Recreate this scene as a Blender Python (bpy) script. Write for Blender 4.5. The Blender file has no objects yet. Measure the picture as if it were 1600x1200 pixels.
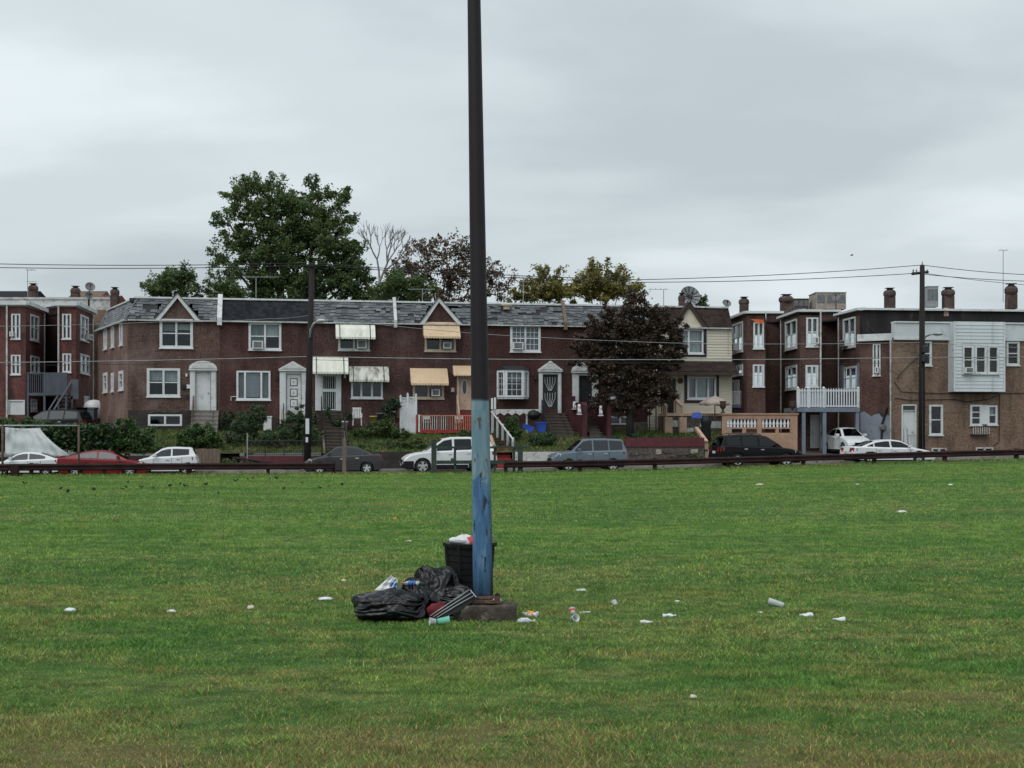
import bpy, math, random
import numpy as np
from mathutils import Vector, Matrix, noise
from mathutils.geometry import tessellate_polygon

SC = bpy.context.scene
COL = SC.collection
rnd = random.Random(7)
# ------------------------------------------------------------------ camera
CX, HY, F, H = 800.0, 670.0, 2000.0, 2.2      # principal column, horizon row, focal length (photo pixels), eye height
cam_d = bpy.data.cameras.new('camera'); cam = bpy.data.objects.new('camera', cam_d); COL.objects.link(cam)
cam.location = (0, 0, H); cam.rotation_euler = (math.radians(90), 0, 0)
cam_d.sensor_width = 36; cam_d.lens = 36 * F / 1600; cam_d.shift_y = (HY - 600) / 1600
cam_d.clip_start = 0.1; cam_d.clip_end = 3000
SC.camera = cam
SC.render.resolution_x = 1024; SC.render.resolution_y = 768
SC.view_settings.view_transform = 'Standard'; SC.view_settings.look = 'None'
SC.view_settings.exposure = 0.0; SC.view_settings.gamma = 1.0
# ------------------------------------------------------------------ sky and sun (overcast)
SUN_EL, SUN_AZ = 52.0, -32.0       # degrees; azimuth measured from behind the camera
world = bpy.data.worlds.new('World'); SC.world = world; world.use_nodes = True
def build_world():
    nt = world.node_tree; N = nt.nodes; L = nt.links
    for n in list(N): N.remove(n)
    out = N.new('ShaderNodeOutputWorld'); bg = N.new('ShaderNodeBackground'); bg.inputs['Strength'].default_value = 0.1
    sky = N.new('ShaderNodeTexSky'); sky.sky_type = 'NISHITA'; sky.sun_disc = False
    sky.sun_elevation = math.radians(SUN_EL); sky.sun_rotation = math.radians(180 + SUN_AZ)
    tc = N.new('ShaderNodeTexCoord'); sep = N.new('ShaderNodeSeparateXYZ'); L.new(tc.outputs['Generated'], sep.inputs[0])
    zz = N.new('ShaderNodeMath'); zz.operation = 'MAXIMUM'; L.new(sep.outputs['Z'], zz.inputs[0]); zz.inputs[1].default_value = 0.0
    za = N.new('ShaderNodeMath'); za.operation = 'ADD'; L.new(zz.outputs[0], za.inputs[0]); za.inputs[1].default_value = 0.22
    dv = N.new('ShaderNodeVectorMath'); dv.operation = 'DIVIDE'; L.new(tc.outputs['Generated'], dv.inputs[0])
    cb = N.new('ShaderNodeCombineXYZ'); cb.inputs[2].default_value = 1.0
    L.new(za.outputs[0], cb.inputs[0]); L.new(za.outputs[0], cb.inputs[1]); L.new(cb.outputs[0], dv.inputs[1])
    mp = N.new('ShaderNodeMapping'); mp.inputs['Scale'].default_value = (0.85, 1.25, 0.0); mp.inputs['Location'].default_value = (6.3, 1.7, 0)
    mp.inputs['Rotation'].default_value = (0, 0, math.radians(8))
    L.new(dv.outputs[0], mp.inputs[0])
    n1 = N.new('ShaderNodeTexNoise'); n1.inputs['Scale'].default_value = 0.9; n1.inputs['Detail'].default_value = 4; n1.inputs['Roughness'].default_value = 0.4
    n1.inputs['Distortion'].default_value = 0.5
    L.new(mp.outputs[0], n1.inputs['Vector'])
    n2 = N.new('ShaderNodeTexNoise'); n2.inputs['Scale'].default_value = 2.6; n2.inputs['Detail'].default_value = 4; n2.inputs['Roughness'].default_value = 0.5
    L.new(mp.outputs[0], n2.inputs['Vector'])
    mx = N.new('ShaderNodeMix'); mx.data_type = 'FLOAT'; mx.inputs[0].default_value = 0.27
    L.new(n1.outputs['Fac'], mx.inputs[2]); L.new(n2.outputs['Fac'], mx.inputs[3])
    cr = N.new('ShaderNodeValToRGB'); e = cr.color_ramp.elements; cr.color_ramp.interpolation = 'EASE'
    e[0].position = 0.34; e[0].color = (0.480, 0.548, 0.585, 1)
    e[1].position = 0.62; e[1].color = (0.745, 0.825, 0.865, 1)
    m = e.new(0.49); m.color = (0.605, 0.678, 0.715, 1)
    L.new(mx.outputs[0], cr.inputs[0])
    # overcast sky: a little brighter overhead than at the horizon, all round
    gr = N.new('ShaderNodeMapRange'); gr.inputs[1].default_value = 0.0; gr.inputs[2].default_value = 0.9
    gr.inputs[3].default_value = 9.8; gr.inputs[4].default_value = 14.6; L.new(zz.outputs[0], gr.inputs[0])
    sc = N.new('ShaderNodeVectorMath'); sc.operation = 'SCALE'; L.new(cr.outputs[0], sc.inputs[0]); L.new(gr.outputs[0], sc.inputs['Scale'])
    hs = N.new('ShaderNodeHueSaturation'); hs.inputs['Saturation'].default_value = 0.35; L.new(sky.outputs[0], hs.inputs['Color'])
    m2 = N.new('ShaderNodeMix'); m2.data_type = 'RGBA'; m2.inputs[0].default_value = 0.93
    L.new(hs.outputs[0], m2.inputs[6]); L.new(sc.outputs[0], m2.inputs[7])
    L.new(m2.outputs[2], bg.inputs['Color']); L.new(bg.outputs[0], out.inputs['Surface'])
build_world()
sun_d = bpy.data.lights.new('sun', 'SUN'); sun_d.energy = 1.5; sun_d.angle = math.radians(50); sun_d.color = (1.0, 0.97, 0.93)
sun = bpy.data.objects.new('sun', sun_d); COL.objects.link(sun); sun.location = (0, -10, 60)
sun.rotation_euler = (math.radians(90 - SUN_EL), 0, math.radians(SUN_AZ))

# ------------------------------------------------------------------ materials
def _nodes(name):
    m = bpy.data.materials.new(name); m.use_nodes = True
    nt = m.node_tree; b = nt.nodes['Principled BSDF']
    return m, nt, nt.nodes, nt.links, b
def _mixc(N, L, fac, a, b, mode='MIX'):
    x = N.new('ShaderNodeMix'); x.data_type = 'RGBA'; x.blend_type = mode
    for sock, v in ((x.inputs[0], fac), (x.inputs[6], a), (x.inputs[7], b)):
        if isinstance(v, (int, float)): sock.default_value = v
        elif isinstance(v, tuple): sock.default_value = (v[0], v[1], v[2], 1)
        else: L.new(v, sock)
    return x.outputs[2]
def _ramp(N, L, src, p0, p1):
    r = N.new('ShaderNodeMapRange'); r.interpolation_type = 'SMOOTHSTEP'
    r.inputs[1].default_value = p0; r.inputs[2].default_value = p1; L.new(src, r.inputs[0]); return r.outputs[0]
def _noise(N, L, vec, scale, detail=4, rough=0.55, dist=0.0):
    n = N.new('ShaderNodeTexNoise'); n.inputs['Scale'].default_value = scale; n.inputs['Detail'].default_value = detail
    n.inputs['Roughness'].default_value = rough; n.inputs['Distortion'].default_value = dist; L.new(vec, n.inputs['Vector']); return n.outputs['Fac']
def mat(name, c, rough=0.6, var=0.25, scale=2.0, dirt=None, dirt_amt=0.5, spec=0.35, metal=0.0, bump=0.0, bscale=30.0, coat=0.0, island=0.0, stretch=None):
    m, nt, N, L, b = _nodes(name)
    tc = N.new('ShaderNodeTexCoord'); vec = tc.outputs['Object']
    if stretch:
        mp = N.new('ShaderNodeMapping'); mp.inputs['Scale'].default_value = stretch; L.new(vec, mp.inputs[0]); vec = mp.outputs[0]
    n = _noise(N, L, vec, scale)
    f = _ramp(N, L, n, 0.3, 0.7)
    col = _mixc(N, L, f, tuple(x * (1 - var) for x in c), tuple(min(1, x * (1 + var)) for x in c))
    if dirt is not None:
        n2 = _noise(N, L, vec, scale * 1.7 + 0.3, 6, 0.65, 0.4)
        col = _mixc(N, L, _ramp(N, L, n2, 0.62 - 0.3 * dirt_amt, 0.72), col, dirt)
    if island:
        g = N.new('ShaderNodeNewGeometry')
        mr = N.new('ShaderNodeMapRange'); mr.inputs[3].default_value = 1 - island; mr.inputs[4].default_value = 1 + island
        L.new(g.outputs['Random Per Island'], mr.inputs[0])
        cc = N.new('ShaderNodeVectorMath'); cc.operation = 'SCALE'; L.new(col, cc.inputs[0]); L.new(mr.outputs[0], cc.inputs['Scale']); col = cc.outputs[0]
    L.new(col, b.inputs['Base Color'])
    b.inputs['Roughness'].default_value = rough; b.inputs['Metallic'].default_value = metal
    b.inputs['Specular IOR Level'].default_value = spec
    if coat: b.inputs['Coat Weight'].default_value = coat; b.inputs['Coat Roughness'].default_value = 0.08
    if bump:
        bp = N.new('ShaderNodeBump'); bp.inputs['Strength'].default_value = bump; bp.inputs['Distance'].default_value = 0.02
        L.new(_noise(N, L, vec, bscale, 5), bp.inputs['Height']); L.new(bp.outputs[0], b.inputs['Normal'])
    return m
def brick(name, c1, c2, mortar, stain=(0.03, 0.02, 0.02), stain_amt=0.35, bw=0.22, bh=0.075):
    m, nt, N, L, b = _nodes(name)
    tc = N.new('ShaderNodeTexCoord')
    br = N.new('ShaderNodeTexBrick'); L.new(tc.outputs['UV'], br.inputs['Vector'])
    br.inputs['Scale'].default_value = 1.0; br.inputs['Brick Width'].default_value = bw; br.inputs['Row Height'].default_value = bh
    br.inputs['Mortar Size'].default_value = 0.009; br.inputs['Mortar Smooth'].default_value = 0.2; br.inputs['Bias'].default_value = -0.1
    for k, v in (('Color1', c1), ('Color2', c2), ('Mortar', mortar)): br.inputs[k].default_value = (*v, 1)
    n1 = _noise(N, L, tc.outputs['UV'], 0.55, 5, 0.6, 0.6)
    n2 = _noise(N, L, tc.outputs['UV'], 9.5, 4, 0.7)
    hs = N.new('ShaderNodeHueSaturation'); L.new(br.outputs['Color'], hs.inputs['Color'])
    mr = N.new('ShaderNodeMapRange'); mr.inputs[1].default_value = 0.3; mr.inputs[2].default_value = 0.7; mr.inputs[3].default_value = 0.42; mr.inputs[4].default_value = 1.6
    L.new(n2, mr.inputs[0]); L.new(mr.outputs[0], hs.inputs['Value'])
    mp = N.new('ShaderNodeMapping'); mp.inputs['Scale'].default_value = (1.6, 0.35, 1); L.new(tc.outputs['UV'], mp.inputs[0])
    n3 = _noise(N, L, mp.outputs[0], 1.1, 6, 0.6, 0.3)
    mul = N.new('ShaderNodeMath'); mul.operation = 'MULTIPLY'; mul.inputs[1].default_value = min(0.75, stain_amt * 1.45)
    L.new(_ramp(N, L, n3, 0.42, 0.68), mul.inputs[0])
    col = _mixc(N, L, mul.outputs[0], hs.outputs[0], stain)
    mul2 = N.new('ShaderNodeMath'); mul2.operation = 'MULTIPLY'; mul2.inputs[1].default_value = 0.5
    L.new(_ramp(N, L, n1, 0.46, 0.72), mul2.inputs[0])
    col = _mixc(N, L, mul2.outputs[0], col, tuple(min(1, x * 1.7) for x in mortar))
    L.new(col, b.inputs['Base Color']); b.inputs['Roughness'].default_value = 0.85; b.inputs['Specular IOR Level'].default_value = 0.2
    bp = N.new('ShaderNodeBump'); bp.inputs['Strength'].default_value = 0.5; bp.inputs['Distance'].default_value = 0.01
    iv = N.new('ShaderNodeMath'); iv.operation = 'SUBTRACT'; iv.inputs[0].default_value = 1; L.new(br.outputs['Fac'], iv.inputs[1])
    L.new(iv.outputs[0], bp.inputs['Height']); L.new(bp.outputs[0], b.inputs['Normal'])
    return m
def slate_mat(name, cols, rough=0.55):
    m, nt, N, L, b = _nodes(name)
    g = N.new('ShaderNodeNewGeometry'); cr = N.new('ShaderNodeValToRGB'); cr.color_ramp.interpolation = 'CONSTANT'
    e = cr.color_ramp.elements
    while len(e) < len(cols): e.new(0.5)
    for i, c in enumerate(cols): e[i].position = i / len(cols); e[i].color = (*c, 1)
    L.new(g.outputs['Random Per Island'], cr.inputs[0])
    tc = N.new('ShaderNodeTexCoord'); n = _noise(N, L, tc.outputs['Object'], 9, 5)
    col = _mixc(N, L, _ramp(N, L, n, 0.3, 0.75), cr.outputs[0], tuple(0.45 * x for x in cols[0]), 'MIX')
    n2 = _noise(N, L, tc.outputs['Object'], 0.7, 4); col2 = _mixc(N, L, _ramp(N, L, n2, 0.4, 0.7), cr.outputs[0], col)
    L.new(col2, b.inputs['Base Color']); b.inputs['Roughness'].default_value = rough; b.inputs['Specular IOR Level'].default_value = 0.2
    return m
def leaf_mat(name, cols, transl=0.25, big=0.5):
    m, nt, N, L, b = _nodes(name)
    g = N.new('ShaderNodeNewGeometry'); cr = N.new('ShaderNodeValToRGB'); e = cr.color_ramp.elements
    while len(e) < len(cols): e.new(0.5)
    for i, c in enumerate(cols): e[i].position = i / max(1, len(cols) - 1); e[i].color = (*c, 1)
    tc = N.new('ShaderNodeTexCoord'); n = _noise(N, L, tc.outputs['Object'], big, 3)
    ad = N.new('ShaderNodeMath'); ad.operation = 'MULTIPLY_ADD'; L.new(g.outputs['Random Per Island'], ad.inputs[0]); ad.inputs[1].default_value = 0.65
    sb = N.new('ShaderNodeMath'); sb.operation = 'MULTIPLY_ADD'; L.new(n, sb.inputs[0]); sb.inputs[1].default_value = 1.3; sb.inputs[2].default_value = -0.48
    L.new(sb.outputs[0], ad.inputs[2]); L.new(ad.outputs[0], cr.inputs[0])
    L.new(cr.outputs[0], b.inputs['Base Color']); b.inputs['Roughness'].default_value = 0.5; b.inputs['Specular IOR Level'].default_value = 0.3
    tr = N.new('ShaderNodeBsdfTranslucent'); L.new(cr.outputs[0], tr.inputs['Color'])
    ms = N.new('ShaderNodeMixShader'); ms.inputs[0].default_value = transl
    L.new(b.outputs[0], ms.inputs[1]); L.new(tr.outputs[0], ms.inputs[2]); L.new(ms.outputs[0], N['Material Output'].inputs['Surface'])
    return m
def glass_mat(name, tint=(0.6, 0.66, 0.68), mirror=0.25, rough=0.04):
    m, nt, N, L, b = _nodes(name); N.remove(b)
    t = N.new('ShaderNodeBsdfTransparent'); t.inputs[0].default_value = (*tint, 1)
    g = N.new('ShaderNodeBsdfGlossy'); g.inputs['Roughness'].default_value = rough; g.inputs['Color'].default_value = (0.8, 0.85, 0.88, 1)
    fr = N.new('ShaderNodeLayerWeight'); fr.inputs[0].default_value = 0.5; pw = N.new('ShaderNodeMath'); pw.operation = 'POWER'; L.new(fr.outputs['Facing'], pw.inputs[0]); pw.inputs[1].default_value = 5.0
    ad = N.new('ShaderNodeMath'); ad.operation = 'MULTIPLY_ADD'; L.new(pw.outputs[0], ad.inputs[0]); ad.inputs[1].default_value = 0.9; ad.inputs[2].default_value = 0.04 + mirror
    tc = N.new('ShaderNodeTexCoord'); bp = N.new('ShaderNodeBump'); bp.inputs['Strength'].default_value = 0.12; bp.inputs['Distance'].default_value = 0.02
    L.new(_noise(N, L, tc.outputs['Object'], 1.6, 2), bp.inputs['Height']); L.new(bp.outputs[0], g.inputs['Normal'])
    s = N.new('ShaderNodeMixShader'); L.new(ad.outputs[0], s.inputs[0]); L.new(t.outputs[0], s.inputs[1]); L.new(g.outputs[0], s.inputs[2])
    L.new(s.outputs[0], N['Material Output'].inputs['Surface'])
    return m

M = {}
M['white'] = mat('white_paint', (0.57, 0.59, 0.60), 0.5, 0.08, 1.5, dirt=(0.38, 0.38, 0.36), dirt_amt=0.3)
M['dull_white'] = mat('weathered_white_paint', (0.50, 0.51, 0.50), 0.6, 0.15, 1.8, dirt=(0.25, 0.24, 0.22), dirt_amt=0.5)
M['vinyl'] = mat('white_vinyl', (0.60, 0.62, 0.64), 0.45, 0.08, 1.2, dirt=(0.42, 0.43, 0.42), dirt_amt=0.4)
M['awning_white'] = mat('awning_white_metal', (0.66, 0.66, 0.58), 0.45, 0.1, 1.2, dirt=(0.40, 0.38, 0.31), dirt_amt=0.35, stretch=(3, 1, .6))
M['awning_soot'] = mat('awning_sooty_metal', (0.64, 0.64, 0.57), 0.5, 0.1, 0.9, dirt=(0.10, 0.09, 0.08), dirt_amt=0.75, stretch=(1.6, 1, .5))
M['awning_tan'] = mat('awning_tan_metal', (0.56, 0.41, 0.27), 0.5, 0.08, 1.3, dirt=(0.42, 0.31, 0.21), dirt_amt=0.3)
M['stripe'] = mat('dark_green_trim', (0.05, 0.07, 0.06), 0.5)
M['tan'] = mat('tan_paint', (0.45, 0.31, 0.23), 0.7, 0.12, 2, dirt=(0.28, 0.20, 0.15), dirt_amt=0.35)
M['tan_trim'] = mat('beige_trim', (0.44, 0.37, 0.28), 0.6, 0.1, 2)
M['stucco'] = mat('tan_stucco', (0.36, 0.225, 0.155), 0.9, 0.14, 1.6, dirt=(0.22, 0.15, 0.11), dirt_amt=0.4, bump=0.4, bscale=60)
M['dark'] = mat('dark_paint', (0.018, 0.018, 0.02), 0.5, 0.3, 3)
M['iron'] = mat('black_iron', (0.02, 0.02, 0.022), 0.5, 0.3, 4)
M['brown_trim'] = mat('brown_trim', (0.055, 0.032, 0.026), 0.6, 0.2, 3)
M['red_paint'] = mat('red_paint', (0.27, 0.032, 0.028), 0.65, 0.2, 3, dirt=(0.16, 0.03, 0.03), dirt_amt=0.4)
M['maroon'] = mat('maroon_paint', (0.095, 0.022, 0.029), 0.7, 0.2, 3, dirt=(0.09, 0.025, 0.03), dirt_amt=0.4)
M['maroon_shaded'] = mat('shaded_maroon_paint', (0.06, 0.016, 0.021), 0.75, 0.25, 3, dirt=(0.035, 0.013, 0.016), dirt_amt=0.4)  # same maroon paint with the plum tree's shade mixed into the colour
M['salmon'] = mat('salmon_rail_paint', (0.44, 0.19, 0.125), 0.65, 0.15, 3, dirt=(0.28, 0.09, 0.07), dirt_amt=0.35)
M['concrete'] = mat('concrete', (0.24, 0.22, 0.2), 0.9, 0.2, 2, dirt=(0.09, 0.08, 0.07), dirt_amt=0.5, bump=0.3, bscale=50)
M['old_step'] = mat('worn_step_stone', (0.085, 0.07, 0.06), 0.9, 0.25, 3, dirt=(0.03, 0.027, 0.024), dirt_amt=0.6, bump=0.3)
M['stone'] = mat('rubble_stone', (0.10, 0.085, 0.075), 0.9, 0.3, 5, dirt=(0.03, 0.027, 0.025), dirt_amt=0.6, island=0.45, bump=0.3)
M['stone_pale'] = mat('pale_rubble_stone', (0.33, 0.29, 0.25), 0.9, 0.2, 4, dirt=(0.14, 0.12, 0.10), dirt_amt=0.5, island=0.35)
M['dark_wall'] = mat('damp_dark_wall', (0.04, 0.033, 0.03), 0.85, 0.35, 2, dirt=(0.02, 0.02, 0.018), bump=0.3)
M['wood'] = mat('weathered_wood', (0.16, 0.12, 0.09), 0.85, 0.25, 3, dirt=(0.07, 0.06, 0.05), stretch=(6, 6, 0.6))
M['pole_wood'] = mat('creosote_wood', (0.017, 0.013, 0.013), 0.85, 0.3, 3, stretch=(6, 6, 0.5))
M['rust_rail'] = mat('brown_guardrail', (0.030, 0.0145, 0.0145), 0.75, 0.3, 1.3, dirt=(0.020, 0.013, 0.013), dirt_amt=0.5, bump=0.15, spec=0.15)
M['green_rail'] = mat('dark_green_timber', (0.035, 0.05, 0.04), 0.8, 0.25, 3, dirt=(0.02, 0.03, 0.022))
M['galv'] = mat('galvanised_pipe', (0.30, 0.32, 0.33), 0.5, 0.15, 3, metal=0.4)
M['rusty_pipe'] = mat('rusty_pipe', (0.10, 0.065, 0.05), 0.8, 0.3, 4)
M['slate'] = slate_mat('grey_slate', [(0.115, 0.126, 0.138), (0.138, 0.149, 0.16), (0.092, 0.102, 0.114), (0.12, 0.131, 0.145), (0.19, 0.20, 0.202), (0.072, 0.08, 0.088), (0.115, 0.126, 0.137), (0.132, 0.141, 0.147), (0.10, 0.11, 0.123)])
M['shingle_dark'] = slate_mat('charcoal_shingle', [(0.020, 0.022, 0.027), (0.028, 0.030, 0.036), (0.015, 0.016, 0.020), (0.023, 0.025, 0.030)], 0.95)
M['shingle_brown'] = slate_mat('brown_shingle', [(0.032, 0.022, 0.020), (0.042, 0.029, 0.025), (0.025, 0.018, 0.017)], 0.95)
M['underlay'] = mat('roof_underlay', (0.035, 0.035, 0.038), 0.9, 0.3, 3)
M['tar'] = mat('tar_roof', (0.02, 0.02, 0.022), 0.7, 0.4, 1.2, dirt=(0.05, 0.05, 0.05), dirt_amt=0.3)
M['tar_wall'] = mat('tarred_parapet', (0.018, 0.016, 0.017), 0.8, 0.4, 0.8, dirt=(0.06, 0.055, 0.05), dirt_amt=0.25, stretch=(1.5, 1.5, .5))
M['brickA'] = brick('brown_brick', (0.120, 0.060, 0.047), (0.072, 0.038, 0.033), (0.135, 0.105, 0.092), stain_amt=0.35)
M['brickA_side'] = brick('pinkish_brick', (0.185, 0.105, 0.085), (0.13, 0.08, 0.067), (0.17, 0.13, 0.115), stain_amt=0.25)
M['brickB'] = brick('dark_red_brick', (0.084, 0.036, 0.030), (0.052, 0.024, 0.021), (0.080, 0.049, 0.045), stain_amt=0.45)
M['brickC'] = brick('maroon_brick', (0.084, 0.040, 0.035), (0.052, 0.026, 0.025), (0.088, 0.058, 0.055), stain_amt=0.45)
M['brickE'] = brick('deep_maroon_brick', (0.068, 0.025, 0.021), (0.042, 0.017, 0.016), (0.055, 0.034, 0.031), stain_amt=0.45)
M['brickL'] = brick('faded_red_brick', (0.150, 0.050, 0.044), (0.100, 0.036, 0.034), (0.115, 0.064, 0.058), stain_amt=0.5)
M['brickR'] = brick('brown_red_brick', (0.118, 0.060, 0.046), (0.075, 0.040, 0.033), (0.085, 0.056, 0.05), stain_amt=0.45)
M['brickT'] = brick('tan_brown_brick', (0.205, 0.13, 0.088), (0.15, 0.098, 0.07), (0.17, 0.125, 0.10), stain_amt=0.35, stain=(0.05, 0.035, 0.03))
M['brickW'] = brick('chimney_brick', (0.085, 0.05, 0.04), (0.05, 0.032, 0.027), (0.14, 0.11, 0.10), stain_amt=0.4)
M['greywash'] = mat('grey_blue_masonry_paint', (0.22, 0.25, 0.30), 0.85, 0.12, 1.5, dirt=(0.16, 0.12, 0.11), dirt_amt=0.3)
M['deck_grey'] = mat('slate_blue_deck_paint', (0.075, 0.088, 0.11), 0.7, 0.15, 2)
M['post_blue'] = mat('blue_grey_post_paint', (0.145, 0.175, 0.22), 0.6, 0.12, 2)
M['cream'] = mat('cream_siding', (0.58, 0.54, 0.445), 0.55, 0.06, 1.2, dirt=(0.45, 0.40, 0.30), dirt_amt=0.25)
M['white_siding'] = mat('white_siding', (0.54, 0.58, 0.61), 0.5, 0.06, 1.0, dirt=(0.40, 0.43, 0.44), dirt_amt=0.45)
M['curtain'] = mat('pale_curtain', (0.44, 0.45, 0.45), 0.9, 0.25, 6, stretch=(5, 5, .3))
M['sheer'] = mat('grey_sheer', (0.22, 0.235, 0.24), 0.9, 0.4, 5, stretch=(5, 5, .3))
M['blind'] = mat('window_blind', (0.50, 0.51, 0.50), 0.7, 0.1, 3)
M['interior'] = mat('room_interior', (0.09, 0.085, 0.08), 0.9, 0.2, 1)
M['glass'] = glass_mat('window_glass', (0.66, 0.72, 0.74), 0.015)
M['car_glass'] = glass_mat('car_glass', (0.02, 0.024, 0.028), 0.0, 0.03)
M['car_glass_clear'] = glass_mat('car_glass_clear', (0.06, 0.075, 0.08), 0.03, 0.03)
M['plastic_white'] = mat('white_plastic', (0.62, 0.63, 0.63), 0.35, 0.06, 2, dirt=(0.42, 0.42, 0.40), dirt_amt=0.3)
M['plastic_grey'] = mat('grey_plastic_grille', (0.14, 0.145, 0.15), 0.5, 0.2, 3)
M['plastic_blue'] = mat('blue_plastic', (0.025, 0.07, 0.36), 0.4, 0.2, 3)
M['plastic_black'] = mat('black_plastic', (0.009, 0.009, 0.010), 0.5, 0.25, 3, spec=0.25)
M['terracotta'] = mat('terracotta', (0.25, 0.09, 0.05), 0.8)
M['yellow_pot'] = mat('yellow_pot_glaze', (0.5, 0.42, 0.12), 0.6)
M['asphalt'] = mat('asphalt', (0.036, 0.036, 0.038), 0.75, 0.3, 0.8, dirt=(0.035, 0.035, 0.036), bump=0.3, bscale=80)
M['sidewalk'] = mat('sidewalk_concrete', (0.14, 0.132, 0.122), 0.9, 0.2, 0.9, dirt=(0.13, 0.12, 0.11), dirt_amt=0.5)
M['soil'] = mat('bare_soil', (0.075, 0.058, 0.04), 0.95, 0.3, 2, dirt=(0.04, 0.05, 0.022), dirt_amt=0.6)
M['far_ground'] = mat('far_ground', (0.07, 0.075, 0.06), 0.95, 0.3, 0.1)
M['bark'] = mat('grey_brown_bark', (0.07, 0.058, 0.048), 0.9, 0.3, 5, stretch=(4, 4, .7))
M['bark_dark'] = mat('dark_bark', (0.022, 0.017, 0.016), 0.9, 0.3, 5)
M['bark_pale'] = mat('pale_dead_wood', (0.20, 0.19, 0.18), 0.9, 0.3, 5)
M['leaf_green'] = leaf_mat('green_leaves', [(0.055, 0.092, 0.038), (0.110, 0.165, 0.062), (0.175, 0.235, 0.090)], 0.4, 0.35)
M['leaf_brown'] = leaf_mat('browning_leaves', [(0.050, 0.055, 0.028), (0.115, 0.080, 0.048), (0.180, 0.112, 0.074)], 0.3, 0.5)
M['leaf_yellow'] = leaf_mat('yellowing_leaves', [(0.075, 0.09, 0.03), (0.19, 0.18, 0.05), (0.32, 0.27, 0.085)], 0.35, 0.5)
M['leaf_plum'] = leaf_mat('plum_leaves', [(0.028, 0.021, 0.016), (0.062, 0.043, 0.031), (0.118, 0.080, 0.057)], 0.15, 0.7)
M['leaf_bush'] = leaf_mat('bush_leaves', [(0.026, 0.056, 0.020), (0.060, 0.112, 0.034), (0.115, 0.190, 0.056)], 0.2, 0.9)
M['leaf_yew'] = leaf_mat('yew_needles', [(0.034, 0.062, 0.030), (0.062, 0.104, 0.046), (0.100, 0.155, 0.064)], 0.15, 1.0)
M['leaf_ivy'] = leaf_mat('hedge_leaves', [(0.018, 0.038, 0.017), (0.036, 0.070, 0.026), (0.062, 0.108, 0.038)], 0.15, 0.8)
M['leaf_light'] = leaf_mat('light_plant_leaves', [(0.035, 0.06, 0.02), (0.075, 0.115, 0.035), (0.15, 0.19, 0.07)], 0.25, 1.2)

# ------------------------------------------------------------------ geometry helpers (all shapes are given in world metres)
ORG = {}
class Frame:
    """A vertical plane seen from above: origin (x, y), running direction th; s along it, d behind it."""
    def __init__(self, o, th):
        self.o = o; self.th = th; self.u = (math.cos(th), math.sin(th)); self.v = (-math.sin(th), math.cos(th))
    @staticmethod
    def through(a, b):
        return Frame(a, math.atan2(b[1] - a[1], b[0] - a[0]))
    def hit(self, px, py, d=0.0):
        rx = (px - CX) / F
        t = (d + self.o[0] * self.v[0] + self.o[1] * self.v[1]) / (rx * self.v[0] + self.v[1])
        x, y = t * rx, t
        return ((x - self.o[0]) * self.u[0] + (y - self.o[1]) * self.u[1], H + t * (HY - py) / F)
    def s(self, px, d=0.0): return self.hit(px, HY, d)[0]
    def z(self, px, py, d=0.0): return self.hit(px, py, d)[1]
    def rect(self, r, d=0.0):
        s0, s1 = self.s(r[0], d), self.s(r[2], d); pm = (r[0] + r[2]) / 2
        return s0, s1, self.z(pm, r[3], d), self.z(pm, r[1], d)
    def w(self, s, d, z): return (self.o[0] + s * self.u[0] + d * self.v[0], self.o[1] + s * self.u[1] + d * self.v[1], z)

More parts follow.
